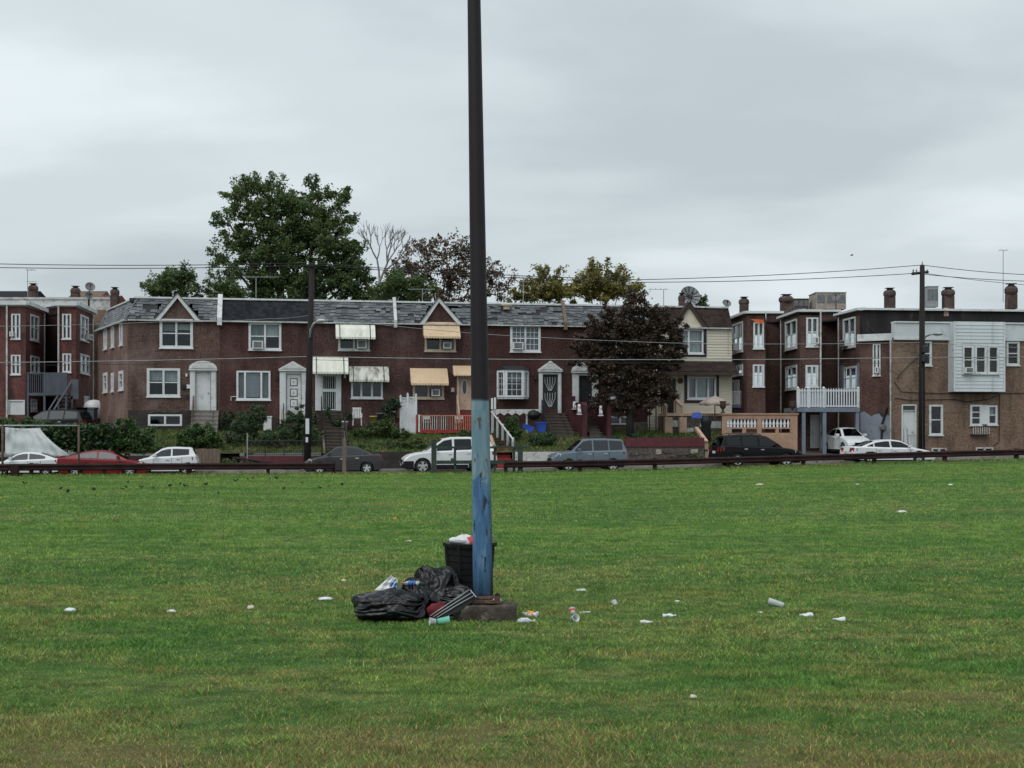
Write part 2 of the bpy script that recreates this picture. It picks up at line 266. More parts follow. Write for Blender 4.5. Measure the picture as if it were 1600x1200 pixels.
class MB:
    def __init__(self): self.v = []; self.f = []
    def add(self, vs, fs):
        n = len(self.v); self.v.extend(vs); self.f.extend([tuple(i + n for i in f) for f in fs]); return self
    def quad(self, a, b, c, d): return self.add([a, b, c, d], [(0, 1, 2, 3)])
    def poly(self, pts): return self.add(list(pts), [tuple(range(len(pts)))])
    def fbox(self, fr, s0, s1, d0, d1, z0, z1, bev=0.0):
        p = [fr.w(s, d, z) for z in (z0, z1) for d in (d0, d1) for s in (s0, s1)]
        return self.add(p, [(0, 2, 3, 1), (4, 5, 7, 6), (0, 1, 5, 4), (2, 6, 7, 3), (0, 4, 6, 2), (1, 3, 7, 5)])
    def prism(self, fr, s0, s1, poly):                    # poly of (d, z), extruded along s
        n = len(poly); a = [fr.w(s0, d, z) for d, z in poly]; b = [fr.w(s1, d, z) for d, z in poly]
        return self.add(a + b, [tuple(range(n - 1, -1, -1)), tuple(range(n, 2 * n))] + [(i, (i + 1) % n, n + (i + 1) % n, n + i) for i in range(n)])
    def dprism(self, fr, d0, d1, poly):                   # poly of (s, z), extruded along d
        n = len(poly); a = [fr.w(s, d0, z) for s, z in poly]; b = [fr.w(s, d1, z) for s, z in poly]
        return self.add(a + b, [tuple(range(n)), tuple(range(2 * n - 1, n - 1, -1))] + [((i + 1) % n, i, n + i, n + (i + 1) % n) for i in range(n)])
    def zprism(self, pts, z0, z1):                        # footprint of (x, y)
        n = len(pts); a = [(x, y, z0) for x, y in pts]; b = [(x, y, z1) for x, y in pts]
        return self.add(a + b, [tuple(range(n - 1, -1, -1)), tuple(range(n, 2 * n))] + [(i, (i + 1) % n, n + (i + 1) % n, n + i) for i in range(n)])
    def tube(self, pts, radii, n=6, cap=True):
        pts = [Vector(p) for p in pts]
        if isinstance(radii, (int, float)): radii = [radii] * len(pts)
        base = len(self.v); up = None
        for i, p in enumerate(pts):
            d = (pts[min(i + 1, len(pts) - 1)] - pts[max(i - 1, 0)])
            if d.length < 1e-9: d = Vector((0, 0, 1))
            d.normalize()
            if up is None:
                ref = Vector((0, 0, 1)) if abs(d.z) < 0.9 else Vector((1, 0, 0)); a = d.cross(ref).normalized()
            else:
                a = up - d * up.dot(d)
                a = a.normalized() if a.length > 1e-6 else d.orthogonal().normalized()
            up = a; b = d.cross(a)
            for k in range(n):
                t = 2 * math.pi * k / n
                q = p + (a * math.cos(t) + b * math.sin(t)) * radii[i]; self.v.append(tuple(q))
        for i in range(len(pts) - 1):
            for k in range(n):
                self.f.append((base + i * n + k, base + i * n + (k + 1) % n, base + (i + 1) * n + (k + 1) % n, base + (i + 1) * n + k))
        if cap:
            self.f.append(tuple(base + k for k in range(n - 1, -1, -1))); e = base + (len(pts) - 1) * n
            self.f.append(tuple(e + k for k in range(n)))
        return self
    def lathe(self, c, prof, n=16, axis=(0, 0, 1), cap=True):          # prof of (r, h) along axis from c
        ax = Vector(axis).normalized(); a = ax.orthogonal().normalized(); b = ax.cross(a); c = Vector(c); base = len(self.v)
        for r, h in prof:
            for k in range(n):
                t = 2 * math.pi * k / n; self.v.append(tuple(c + ax * h + (a * math.cos(t) + b * math.sin(t)) * r))
        m = len(prof)
        for i in range(m - 1):
            for k in range(n): self.f.append((base + i * n + k, base + i * n + (k + 1) % n, base + (i + 1) * n + (k + 1) % n, base + (i + 1) * n + k))
        if cap:
            self.f.append(tuple(base + k for k in range(n - 1, -1, -1))); self.f.append(tuple(base + (m - 1) * n + k for k in range(n)))
        return self
    def wall(self, fr, s0, s1, z0, z1, holes=(), d=0.0, depth=0.14):
        ss = sorted({s0, s1, *[x for h in holes for x in h[:2] if s0 < x < s1]}); zs = sorted({z0, z1, *[x for h in holes for x in h[2:4] if z0 < x < z1]})
        for i in range(len(ss) - 1):
            for j in range(len(zs) - 1):
                cs, cz = (ss[i] + ss[i + 1]) / 2, (zs[j] + zs[j + 1]) / 2
                if any(h[0] < cs < h[1] and h[2] < cz < h[3] for h in holes): continue
                self.quad(fr.w(ss[i], d, zs[j]), fr.w(ss[i + 1], d, zs[j]), fr.w(ss[i + 1], d, zs[j + 1]), fr.w(ss[i], d, zs[j + 1]))
        for a, b, c, e in [h[:4] for h in holes]:
            for p, q in (((a, c), (b, c)), ((b, c), (b, e)), ((b, e), (a, e)), ((a, e), (a, c))):
                self.quad(fr.w(p[0], d, p[1]), fr.w(p[0], d + depth, p[1]), fr.w(q[0], d + depth, q[1]), fr.w(q[0], d, q[1]))
        return self
    def mesh(self, name, material, loc=(0, 0, 0), rz=0.0, smooth=False, uv=True):
        c, s = math.cos(-rz), math.sin(-rz)
        vs = [((x - loc[0]) * c - (y - loc[1]) * s, (x - loc[0]) * s + (y - loc[1]) * c, z - loc[2]) for x, y, z in self.v]
        me = bpy.data.meshes.new(name); me.from_pydata(vs, [], self.f)
        if uv:
            ul = me.uv_layers.new(name='UVMap'); k = 0; data = np.zeros(2 * len(me.loops))
            W = self.v
            for f in self.f:
                p0, p1, p2 = W[f[0]], W[f[1]], W[f[2]]
                e1 = (p1[0] - p0[0], p1[1] - p0[1], p1[2] - p0[2]); e2 = (p2[0] - p0[0], p2[1] - p0[1], p2[2] - p0[2])
                nx, ny, nz = e1[1] * e2[2] - e1[2] * e2[1], e1[2] * e2[0] - e1[0] * e2[2], e1[0] * e2[1] - e1[1] * e2[0]
                l = math.sqrt(nx * nx + ny * ny + nz * nz) or 1.0; h = math.hypot(nx, ny)
                if h < 0.5 * l: 
                    for i in f: data[k] = W[i][0]; data[k + 1] = W[i][1]; k += 2
                else:
                    tx, ty = -ny / h, nx / h
                    for i in f: data[k] = W[i][0] * tx + W[i][1] * ty; data[k + 1] = W[i][2]; k += 2
            ul.data.foreach_set('uv', data)
        if smooth: me.polygons.foreach_set('use_smooth', [True] * len(me.polygons))
        if material is not None: me.materials.append(material if not isinstance(material, str) else M[material])
        return me
    def build(self, name, material, parent=None, smooth=False, loc=None, rz=0.0):
        if parent is not None: loc, rz = ORG[parent.name]
        elif loc is None:
            a = np.array(self.v); loc = ((a[:, 0].min() + a[:, 0].max()) / 2, (a[:, 1].min() + a[:, 1].max()) / 2, a[:, 2].min())
            loc = tuple(float(x) for x in loc)
        me = self.mesh(name, material, loc, rz, smooth)
        o = bpy.data.objects.new(name, me); COL.objects.link(o)
        ORG[o.name] = (loc, rz)
        if parent is not None: o.parent = parent
        else: o.location = loc; o.rotation_euler = (0, 0, rz)
        return o
def tag(o, label=None, cat=None, group=None, kind=None):
    if label: o['label'] = label
    if cat: o['category'] = cat
    if group: o['group'] = group
    if kind: o['kind'] = kind
    return o
def thing(name, label, cat, loc, rz=0.0, group=None):
    o = bpy.data.objects.new(name, None); COL.objects.link(o); o.empty_display_size = 0.3
    o.location = loc; o.rotation_euler = (0, 0, rz); ORG[o.name] = (tuple(loc), rz)
    return tag(o, label, cat, group)
def piece(name, me, parent, wloc, wrz=0.0, tilt=None):
    """one piece with shared mesh data, placed at a world position under its parent"""
    loc, rz = ORG[parent.name]; c, s = math.cos(-rz), math.sin(-rz)
    o = bpy.data.objects.new(name, me); COL.objects.link(o); o.parent = parent
    x, y = wloc[0] - loc[0], wloc[1] - loc[1]
    o.location = (x * c - y * s, x * s + y * c, wloc[2] - loc[2]); o.rotation_euler = (tilt or 0.0, 0, wrz - rz)
    ORG[o.name] = ORG[parent.name]
    return o
ZERO = Frame((0, 0), 0.0)
def bar_mesh(name, sx, sy, sz, material):              # a box standing on its own base centre
    return MB().fbox(ZERO, -sx / 2, sx / 2, -sy / 2, sy / 2, 0, sz).mesh(name, material)
def sstep(a, b, x):
    t = max(0.0, min(1.0, (x - a) / (b - a))); return t * t * (3 - 2 * t)
def leaves(name, C, S, material, parent=None, loc=(0, 0, 0), seed=1, aspect=0.55, updir=0.35):
    rg = np.random.default_rng(seed); n = len(C); C = np.asarray(C, float); S = np.asarray(S, float)[:, None]
    nr = rg.normal(size=(n, 3)); nr[:, 2] = np.abs(nr[:, 2]) + updir; nr /= np.linalg.norm(nr, axis=1)[:, None]
    t = np.cross(nr, rg.normal(size=(n, 3))); t /= np.linalg.norm(t, axis=1)[:, None] + 1e-9
    b = np.cross(nr, t)
    if parent is not None: loc, rz = ORG[parent.name]
    C = C - np.array(loc)
    V = np.stack([C - t * S, C + b * S * aspect + t * S * 0.15, C + t * S, C - b * S * aspect + t * S * 0.15], 1).reshape(-1, 3)
    me = bpy.data.meshes.new(name); me.vertices.add(4 * n); me.vertices.foreach_set('co', V.ravel())
    me.loops.add(4 * n); me.loops.foreach_set('vertex_index', np.arange(4 * n, dtype=np.int32))
    me.polygons.add(n); me.polygons.foreach_set('loop_start', np.arange(0, 4 * n, 4, dtype=np.int32))
    me.update(calc_edges=True); me.materials.append(M[material])
    o = bpy.data.objects.new(name, me); COL.objects.link(o); ORG[o.name] = (tuple(loc), 0.0)
    if parent is not None: o.parent = parent
    else: o.location = loc
    return o
# ================================================================== TERRAIN
R = Frame((0.0, 75.5), math.atan(0.176))          # plane of the terrace fronts; street, kerb and rail run parallel to it
def zs(s): return 0.62 * sstep(-6, 34, s)
D_RAIL, D_CAR, D_KERB, D_WALL = -13.8, -10.0, -8.7, -7.0
def zfield(x, y):
    s = x * R.u[0] + (y - 75.5) * R.u[1]
    return (zs(s) + 0.03) * sstep(14, 58, y) + 0.03 * sstep(40, 57, y) + 0.035 * noise.noise((x * 0.21, y * 0.21, 0.3)) * sstep(62, 50, y)
def zbank(s, d):
    wall = 0.92 + zs(s) * 0.5
    top = 2.02
    if s < -23.5: wall, top = 1.15, 2.32
    t = sstep(D_WALL + 0.1, -1.4, d)
    z = wall + (top - wall) * (0.55 * t + 0.45 * max(0, min(1, (d - D_WALL) / 6.0)))
    low = zs(s) + 0.115 + 0.065 * max(0, d - D_WALL)
    k = sstep(12.6, 13.3, s)
    return z * (1 - k) + min(low, 1.0) * k + 0.05 * noise.noise((s * 0.9, d * 0.9, 5.0))
def sheet(name, fr, ss, ds, fn, material, smooth=True):
    mb = MB(); n = len(ds)
    for s in ss:
        for d in ds: mb.v.append(fr.w(s, d, fn(s, d)))
    for i in range(len(ss) - 1):
        for j in range(n - 1): mb.f.append((i * n + j, (i + 1) * n + j, (i + 1) * n + j + 1, i * n + j + 1))
    o = mb.build(name, material, None, smooth, loc=(0, 0, 0)); o['kind'] = 'structure'; return o
def frange(a, b, st):
    n = max(1, int(round((b - a) / st))); return [a + (b - a) * i / n for i in range(n + 1)]

def grass_color(N, L, blade=False):
    tc = N.new('ShaderNodeTexCoord'); vec = tc.outputs['Object']
    mp = N.new('ShaderNodeMapping'); mp.inputs['Scale'].default_value = (0.16, 0.42, 0.2); mp.inputs['Rotation'].default_value = (0, 0, -0.06); L.new(vec, mp.inputs[0])
    big = _noise(N, L, mp.outputs[0], 1.0, 5, 0.6, 0.4)
    mp2 = N.new('ShaderNodeMapping'); mp2.inputs['Scale'].default_value = (0.7, 1.5, 1); mp2.inputs['Location'].default_value = (13, 7, 0); L.new(vec, mp2.inputs[0])
    mid = _noise(N, L, mp2.outputs[0], 1.0, 5, 0.65, 0.3)
    fine = _noise(N, L, vec, 9.0, 4, 0.6)
    col = _mixc(N, L, _ramp(N, L, big, 0.40, 0.60), (0.058, 0.134, 0.027), (0.120, 0.194, 0.045))
    col = _mixc(N, L, _ramp(N, L, mid, 0.42, 0.72), col, (0.150, 0.186, 0.050))
    mp4 = N.new('ShaderNodeMapping'); mp4.inputs['Scale'].default_value = (2.2, 3.6, 1); L.new(vec, mp4.inputs[0]); cl = _noise(N, L, mp4.outputs[0], 1.0, 5, 0.7)
    col = _mixc(N, L, _ramp(N, L, cl, 0.60, 0.36), col, (0.038, 0.092, 0.017))      # darker clover and wet tufts
    ad = N.new('ShaderNodeMath'); ad.operation = 'ADD'; L.new(big, ad.inputs[0]); L.new(mid, ad.inputs[1])
    # worn, straw-coloured turf: scattered, and more of it where people stand at the near end of the field
    sp = N.new('ShaderNodeSeparateXYZ'); L.new(vec, sp.inputs[0])
    nr = N.new('ShaderNodeMapRange'); nr.inputs[1].default_value = 8.0; nr.inputs[2].default_value = 11.2; nr.inputs[3].default_value = 0.30; nr.inputs[4].default_value = 0.0
    L.new(sp.outputs['Y'], nr.inputs[0])
    a2 = N.new('ShaderNodeMath'); a2.operation = 'ADD'; L.new(ad.outputs[0], a2.inputs[0]); L.new(nr.outputs[0], a2.inputs[1])
    a3 = N.new('ShaderNodeMath'); a3.operation = 'MULTIPLY_ADD'; L.new(fine, a3.inputs[0]); a3.inputs[1].default_value = 0.35; L.new(a2.outputs[0], a3.inputs[2])
    src = a3.outputs[0]
    if blade:                                       # each blade is either green or withered
        gi = N.new('ShaderNodeNewGeometry'); wn = N.new('ShaderNodeTexWhiteNoise'); wn.noise_dimensions = '1D'; L.new(gi.outputs['Random Per Island'], wn.inputs['W'])
        a4 = N.new('ShaderNodeMath'); a4.operation = 'MULTIPLY_ADD'; L.new(wn.outputs['Value'], a4.inputs[0]); a4.inputs[1].default_value = 0.75; L.new(src, a4.inputs[2]); sb = N.new('ShaderNodeMath'); sb.operation = 'SUBTRACT'; L.new(a4.outputs[0], sb.inputs[0]); sb.inputs[1].default_value = 0.375; src = sb.outputs[0]
    dry = _ramp(N, L, src, 1.30, 1.46)
    dm = N.new('ShaderNodeMath'); dm.operation = 'MULTIPLY'; L.new(dry, dm.inputs[0]); dm.inputs[1].default_value = 0.8
    col = _mixc(N, L, dm.outputs[0], col, (0.158, 0.118, 0.055))
    return col, fine, tc
def field_material():
    m, nt, N, L, b = _nodes('mown_field'); col, fine, tc = grass_color(N, L)
    sp = N.new('ShaderNodeSeparateXYZ'); L.new(tc.outputs['Object'], sp.inputs[0])
    # thatch under the blades; shade of the gaps darkened into its colour
    col = _mixc(N, L, 1.0, col, (0.75, 0.72, 0.72), 'MULTIPLY')
    n2 = _noise(N, L, tc.outputs['Object'], 26, 3); col = _mixc(N, L, _ramp(N, L, n2, 0.45, 0.75), col, (0.050, 0.075, 0.022))
    L.new(col, b.inputs['Base Color']); b.inputs['Roughness'].default_value = 0.9; b.inputs['Specular IOR Level'].default_value = 0.15
    bp = N.new('ShaderNodeBump'); bp.inputs['Strength'].default_value = 0.6; bp.inputs['Distance'].default_value = 0.03
    L.new(fine, bp.inputs['Height']); L.new(bp.outputs[0], b.inputs['Normal'])
    return m
def blade_material(name, bright=1.0, calm=False):
    m, nt, N, L, b = _nodes(name); col, fine, tc = grass_color(N, L, not calm)
    g = N.new('ShaderNodeNewGeometry')
    cr = N.new('ShaderNodeValToRGB'); e = cr.color_ramp.elements; cr.color_ramp.interpolation = 'CONSTANT'
    e[0].position = 0; e[0].color = (0.30, 0.34, 0.30, 1); e[1].position = 0.25; e[1].color = (0.85, 0.88, 0.80, 1)
    for p, c in ((0.5, (1.5, 1.45, 1.3)), (0.72, (0.55, 0.66, 0.5)), (0.86, (2.5, 2.0, 1.6)), (0.95, (2.6, 2.4, 3.0))): x = e.new(p); x.color = (*c, 1)  # straw blades, plus glints and self-shadow of blades put into colour
    L.new(g.outputs['Random Per Island'], cr.inputs[0])
    tone = _mixc(N, L, 0.75 if calm else 0.35, cr.outputs[0], (1.0, 1.04, 0.98))      # far turf blends into an even tone
    col = _mixc(N, L, 1.0, col, tone, 'MULTIPLY')
    col = _mixc(N, L, 1.0, col, (1.95 * bright, 1.88 * bright, 1.85 * bright), 'MULTIPLY')
    L.new(col, b.inputs['Base Color']); b.inputs['Roughness'].default_value = 0.5; b.inputs['Specular IOR Level'].default_value = 0.22
    tr = N.new('ShaderNodeBsdfTranslucent'); L.new(col, tr.inputs['Color']); ms = N.new('ShaderNodeMixShader'); ms.inputs[0].default_value = 0.25
    L.new(b.outputs[0], ms.inputs[1]); L.new(tr.outputs[0], ms.inputs[2]); L.new(ms.outputs[0], N['Material Output'].inputs['Surface'])
    return m
M['field'] = field_material(); M['blade'] = blade_material('grass_blades'); M['blade_far'] = blade_material('far_grass_blades', 1.08, True); M['blade_bank'] = blade_material('bank_grass_blades', 0.58)
def blades(name, X, Y, Z, hgt, wid, material, seed, label):
    rg = np.random.default_rng(seed); n = len(X); a = rg.uniform(0, 2 * np.pi, n); b = rg.uniform(0, 2 * np.pi, n)
    lean = hgt * rg.uniform(0.3, 1.6, n)
    dx, dy = np.cos(a) * wid, np.sin(a) * wid
    V = np.empty((n, 3, 3)); V[:, 0] = np.stack([X - dx, Y - dy, Z], 1); V[:, 1] = np.stack([X + dx, Y + dy, Z], 1)
    V[:, 2] = np.stack([X + np.cos(b) * lean, Y + np.sin(b) * lean, Z + hgt], 1)
    me = bpy.data.meshes.new(name); me.vertices.add(3 * n); me.vertices.foreach_set('co', V.ravel())
    me.loops.add(3 * n); me.loops.foreach_set('vertex_index', np.arange(3 * n, dtype=np.int32))
    me.polygons.add(n); me.polygons.foreach_set('loop_start', np.arange(0, 3 * n, 3, dtype=np.int32)); me.update(calc_edges=True)
    me.materials.append(M[material]); o = bpy.data.objects.new(name, me); COL.objects.link(o)
    return tag(o, label, 'grass', kind='stuff')
def vnoise(x, y, seed):                                # smooth value noise, vectorised
    rg = np.random.default_rng(seed); T = rg.random((256, 256)); xi = np.floor(x).astype(int); yi = np.floor(y).astype(int)
    fx, fy = x - xi, y - yi; fx = fx * fx * (3 - 2 * fx); fy = fy * fy * (3 - 2 * fy)
    g = lambda i, j: T[(xi + i) % 256, (yi + j) % 256]
    return (g(0, 0) * (1 - fx) + g(1, 0) * fx) * (1 - fy) + (g(0, 1) * (1 - fx) + g(1, 1) * fx) * fy
def build_terrain():
    # base sheet out to the horizon
    o = MB().quad((-1500, -300, -0.6), (1500, -300, -0.6), (1500, 2500, -0.6), (-1500, 2500, -0.6)).build('ground', 'far_ground', loc=(0, 0, 0)); o['kind'] = 'structure'
    sheet('field', ZERO, frange(-75, 75, 1.5), frange(-30, 78, 1.2),
          lambda x, y: zfield(x, y) - (0.9 * sstep(0.15, 0.9, (y - 75.5) * R.v[1] + x * R.v[0] - D_RAIL - 0.6)), 'field')
    S = frange(-75, 75, 2.5)
    sheet('street', R, S, [D_RAIL + 0.55, -12, -11, -10, D_KERB], lambda s, d: zs(s) - 0.03, 'asphalt')
    sheet('sidewalk', R, S, [D_KERB + 0.001, D_KERB + 0.12, -7.9, D_WALL + 0.3], lambda s, d: zs(s) + 0.11, 'sidewalk')
    sheet('kerb', R, S, [D_KERB - 0.06, D_KERB - 0.055, D_KERB, D_KERB + 0.1], lambda s, d: zs(s) + (0.115 if d > D_KERB - 0.056 else -0.08), 'concrete', False)
    sheet('bank', R, frange(-75, 13.3, 0.75), frange(D_WALL + 0.2, 0.3, 0.45) + [3, 8, 20, 60], lambda s, d: zbank(s, min(d, 0.2)), 'soil')
    sheet('driveway', R, frange(13.3, 75, 0.75), frange(D_WALL + 0.2, 1.5, 0.6) + [3, 8, 20, 60], lambda s, d: zbank(s, min(d, 1.5)), 'sidewalk')
    # mown turf
    rg = np.random.default_rng(3)
    zf = np.vectorize(zfield)
    def zone(y0, y1, dens, h0, h1, w, seed):
        half = lambda y: 0.43 * y + 2.8
        n = int(dens * (y1 - y0) * 2 * half((y0 + y1) / 2)); Y = rg.uniform(y0, y1, int(n * 1.3)); keep = rg.random(len(Y)) < half(Y) / half(y1); Y = Y[keep]
        X = rg.uniform(-1, 1, len(Y)) * half(Y)
        k = vnoise(X * 1.3 + 40, Y * 1.6 + 9, 5) * 0.6 + vnoise(X * 5 + 3, Y * 5 + 20, 6) * 0.4
        hg = (h0 + (h1 - h0) * np.clip(k * 1.6 - 0.3, 0, 1)) * rg.uniform(0.5, 1.15, len(Y))
        # bilinear height from a coarse table is enough: the field is almost flat here
        gx = np.linspace(-45, 45, 91); gy = np.linspace(0, 80, 81)
        return X, Y, hg, w * rg.uniform(0.6, 1.3, len(Y))
    gx = np.linspace(-50, 50, 201); gy = np.linspace(0, 80, 161); T = zf(gx[:, None] + 0 * gy[None], gy[None] + 0 * gx[:, None])
    def zat(X, Y):
        fx = (X + 50) * 2; fy = Y * 2; i = np.clip(fx.astype(int), 0, 199); j = np.clip(fy.astype(int), 0, 159); a = fx - i; b = fy - j
        return (T[i, j] * (1 - a) + T[i + 1, j] * a) * (1 - b) + (T[i, j + 1] * (1 - a) + T[i + 1, j + 1] * a) * b
    xs, ys, hs, ws = [], [], [], []
    for args in ((7.2, 12, 5200, 0.015, 0.046, 0.0034, 1), (12, 18, 2300, 0.018, 0.052, 0.005, 2), (18, 30, 750, 0.025, 0.06, 0.008, 3), (30, 62, 260, 0.03, 0.06, 0.013, 4)):
        X, Y, hg, w = zone(*args)
        ok = ((Y - 75.5) * R.v[1] + X * R.v[0]) < D_RAIL + 0.35
        xs.append(X[ok]); ys.append(Y[ok]); hs.append(hg[ok]); ws.append(w[ok])
    X, Y, hg, w = map(np.concatenate, (xs, ys, hs, ws))
    zz = zat(X, Y) - 0.004; nr = Y < 21.5 + 5 * (rg.random(len(Y)) - .5)
    for sel, mt, lb in ((nr, 'blade', 'short mown green grass with straw coloured patches covering the near field'), (~nr, 'blade_far', 'even mown grass covering the far half of the field')):
        blades('grass', X[sel], Y[sel], zz[sel], hg[sel], w[sel], mt, 11, lb)
    # clover-like coarser tufts standing above the turf
    n = 300; C = []
    for i in range(n):
        y = 7.5 + 12 * rnd.random() ** 1.6; x = rnd.uniform(-1, 1) * (0.42 * y); C += [(x + rnd.gauss(0, .05), y + rnd.gauss(0, .05)) for _ in range(34)]
    A = np.array(C); g = np.random.default_rng(9)
    blades('grass', A[:, 0], A[:, 1], zat(A[:, 0], A[:, 1]), g.uniform(0.03, 0.062, len(A)), g.uniform(0.003, 0.006, len(A)), 'blade', 12, 'taller tufts of coarse grass standing out of the mown turf')
    # rough grass along the rail
    n = 26000; s = g.uniform(-32, 34, n); d = D_RAIL + g.normal(0, 0.28, n) ; d = np.minimum(d, D_RAIL + 0.5)
    X = R.o[0] + s * R.u[0] + d * R.v[0]; Y = R.o[1] + s * R.u[1] + d * R.v[1]
    blades('grass', X, Y, zat(X, Y) - 0.01, g.uniform(0.04, 0.16, n), g.uniform(0.008, 0.02, n), 'blade', 13, 'ragged strip of longer grass under the brown guardrails')
    # rough lawn on the bank
    n = 42000; s = g.uniform(-24, 12.5, n); d = D_WALL + 0.35 + 6.5 * g.random(n)
    Z = np.array([zbank(a, b) for a, b in zip(s, d)])
    X = R.o[0] + s * R.u[0] + d * R.v[0]; Y = R.o[1] + s * R.u[1] + d * R.v[1]
    blades('grass', X, Y, Z - 0.01, g.uniform(0.06, 0.2, n), g.uniform(0.015, 0.035, n), 'blade_bank', 14, 'rough dark grass on the bank of front gardens before the terrace')
build_terrain()

# ================================================================== GUARDRAILS, POSTS, TIMBER BARRIER
def guardrail(pxs, label, rails=True, end0=False):
    s0 = R.s(pxs[0], D_RAIL); T = thing('guardrail', label, 'guardrail', R.w(s0, D_RAIL, zs(s0)), R.th, 'brown guardrails along the field')
    prof = [(0, -.155), (-.03, -.15), (-.085, -.11), (-.085, -.06), (-.02, -.025), (-.02, .025), (-.085, .06), (-.085, .11), (-.03, .15), (0, .155), (.008, .15), (-.015, .10), (-.05, 0), (-.015, -.10), (.008, -.15)]
    ss = [R.s(p, D_RAIL) for p in pxs]
    for a, b in zip(ss[:-1], ss[1:]):
        mb = MB(); n = len(prof)
        A = [R.w(a - 0.03, D_RAIL - 0.12 + d, zs(a) + 0.47 + z) for d, z in prof]; B = [R.w(b + 0.03, D_RAIL - 0.118 + d, zs(b) + 0.47 + z) for d, z in prof]
        mb.add(A + B, [(i, (i + 1) % n, n + (i + 1) % n, n + i) for i in range(n)] + [tuple(range(n - 1, -1, -1)), tuple(range(n, 2 * n))]); mb.build('rail', 'rust_rail', T)
    for i, s in enumerate(ss):
        z = zs(s); MB().fbox(R, s - .08, s + .08, D_RAIL - .10, D_RAIL + .10, z - 0.5, z + 0.66).build('post', 'rust_rail', T)
    return T
guardrail([-80, 49, 163, 294, 419, 521], 'brown steel guardrail in front of the red sedan, ending short of the timber post')
T = guardrail([790, 906, 1023, 1138, 1255, 1366, 1476, 1588, 1700], 'long brown steel guardrail running right from the dark green timber barrier')
s = R.s(25, D_RAIL); tag(MB().fbox(R, s - .19, s + .19, D_RAIL - .32, D_RAIL - .20, zs(s) + .0, zs(s) + .62).fbox(R, s - .15, s + .15, D_RAIL - .35, D_RAIL - .32, zs(s) + .1, zs(s) + .5).build('guardrail_end_block', 'rust_rail', rz=R.th), 'brown square end block standing at the left guardrail', 'guardrail block')
def posty(name, px, y0, y1, wpx, material, label, cat, d=D_RAIL, group=None):
    s, zt = R.hit(px, y0, d); w = wpx * 0.031 / 2; zb = zs(s)
    mb = MB().fbox(R, s - w, s + w, d - w, d + w, zb - .3, zt - .04); 
    mb.add([R.w(s + a * w, d + b * w, zt - .04) for a, b in ((-1, -1), (1, -1), (1, 1), (-1, 1))] + [R.w(s, d, zt)], [(0, 1, 4), (1, 2, 4), (2, 3, 4), (3, 0, 4)])
    return tag(mb.build(name, material, rz=R.th), label, cat, group)
posty('timber_post', 538, 685, 739, 5.5, 'wood', 'weathered grey timber post standing alone in front of the grey sedan', 'post')
def timber_barrier():
    s0 = R.s(740, D_RAIL); T = thing('timber_barrier', 'dark green timber barrier before the white parked car, with two posts and rails', 'barrier', R.w(s0, D_RAIL, zs(s0)), R.th)
    for px, yt, wd, nm in ((678, 687, 7.5, 'post'), (813, 697, 7, 'post')):
        s, zt = R.hit(px, yt, D_RAIL); w = wd * .03 / 2; MB().fbox(R, s - w, s + w, D_RAIL - w, D_RAIL + w, zs(s) - .3, zt).build(nm, 'green_rail', T)
    for px in (711, 773, 803):
        s = R.s(px, D_RAIL); MB().fbox(R, s - .05, s + .05, D_RAIL - .05, D_RAIL + .05, zs(s) - .2, R.z(px, 699, D_RAIL)).build('upright', 'green_rail', T)
    for y0, y1, a, b in ((697.5, 701, 682, 826), (719.5, 725, 682, 808), (716, 720, 704, 712)):
        sa, sb = R.s(a, D_RAIL), R.s(b, D_RAIL); za, zb = R.z(a, y1, D_RAIL), R.z(a, y0, D_RAIL)
        MB().fbox(R, sa, sb, D_RAIL - .12, D_RAIL - .06, za, zb).build('rail', 'green_rail', T)
timber_barrier()
def pipe_fence():
    d = D_RAIL + 0.1; s0 = R.s(60, d); T = thing('pipe_fence', 'rusty fence posts with a galvanised top rail left of the red sedan', 'fence', R.w(s0, d, zs(s0)), R.th)
    zt = R.z(60, 665, d)
    for px, r in ((4, .055), (123, .05)):
        s = R.s(px, d); MB().tube([R.w(s, d, -.2), R.w(s, d, zt + .05)], r, 8).build('post', 'rusty_pipe', T, True)
    MB().tube([R.w(R.s(-60, d), d, zt), R.w(R.s(125, d), d, zt)], 0.032, 8).build('top_rail', 'galv', T, True)
    for px in (60,):
        MB().tube([R.w(R.s(-60, d), d, zt - 1.35), R.w(R.s(5, d), d, zt - 1.35)], 0.02, 6).build('wire', 'rusty_pipe', T, True)
pipe_fence()
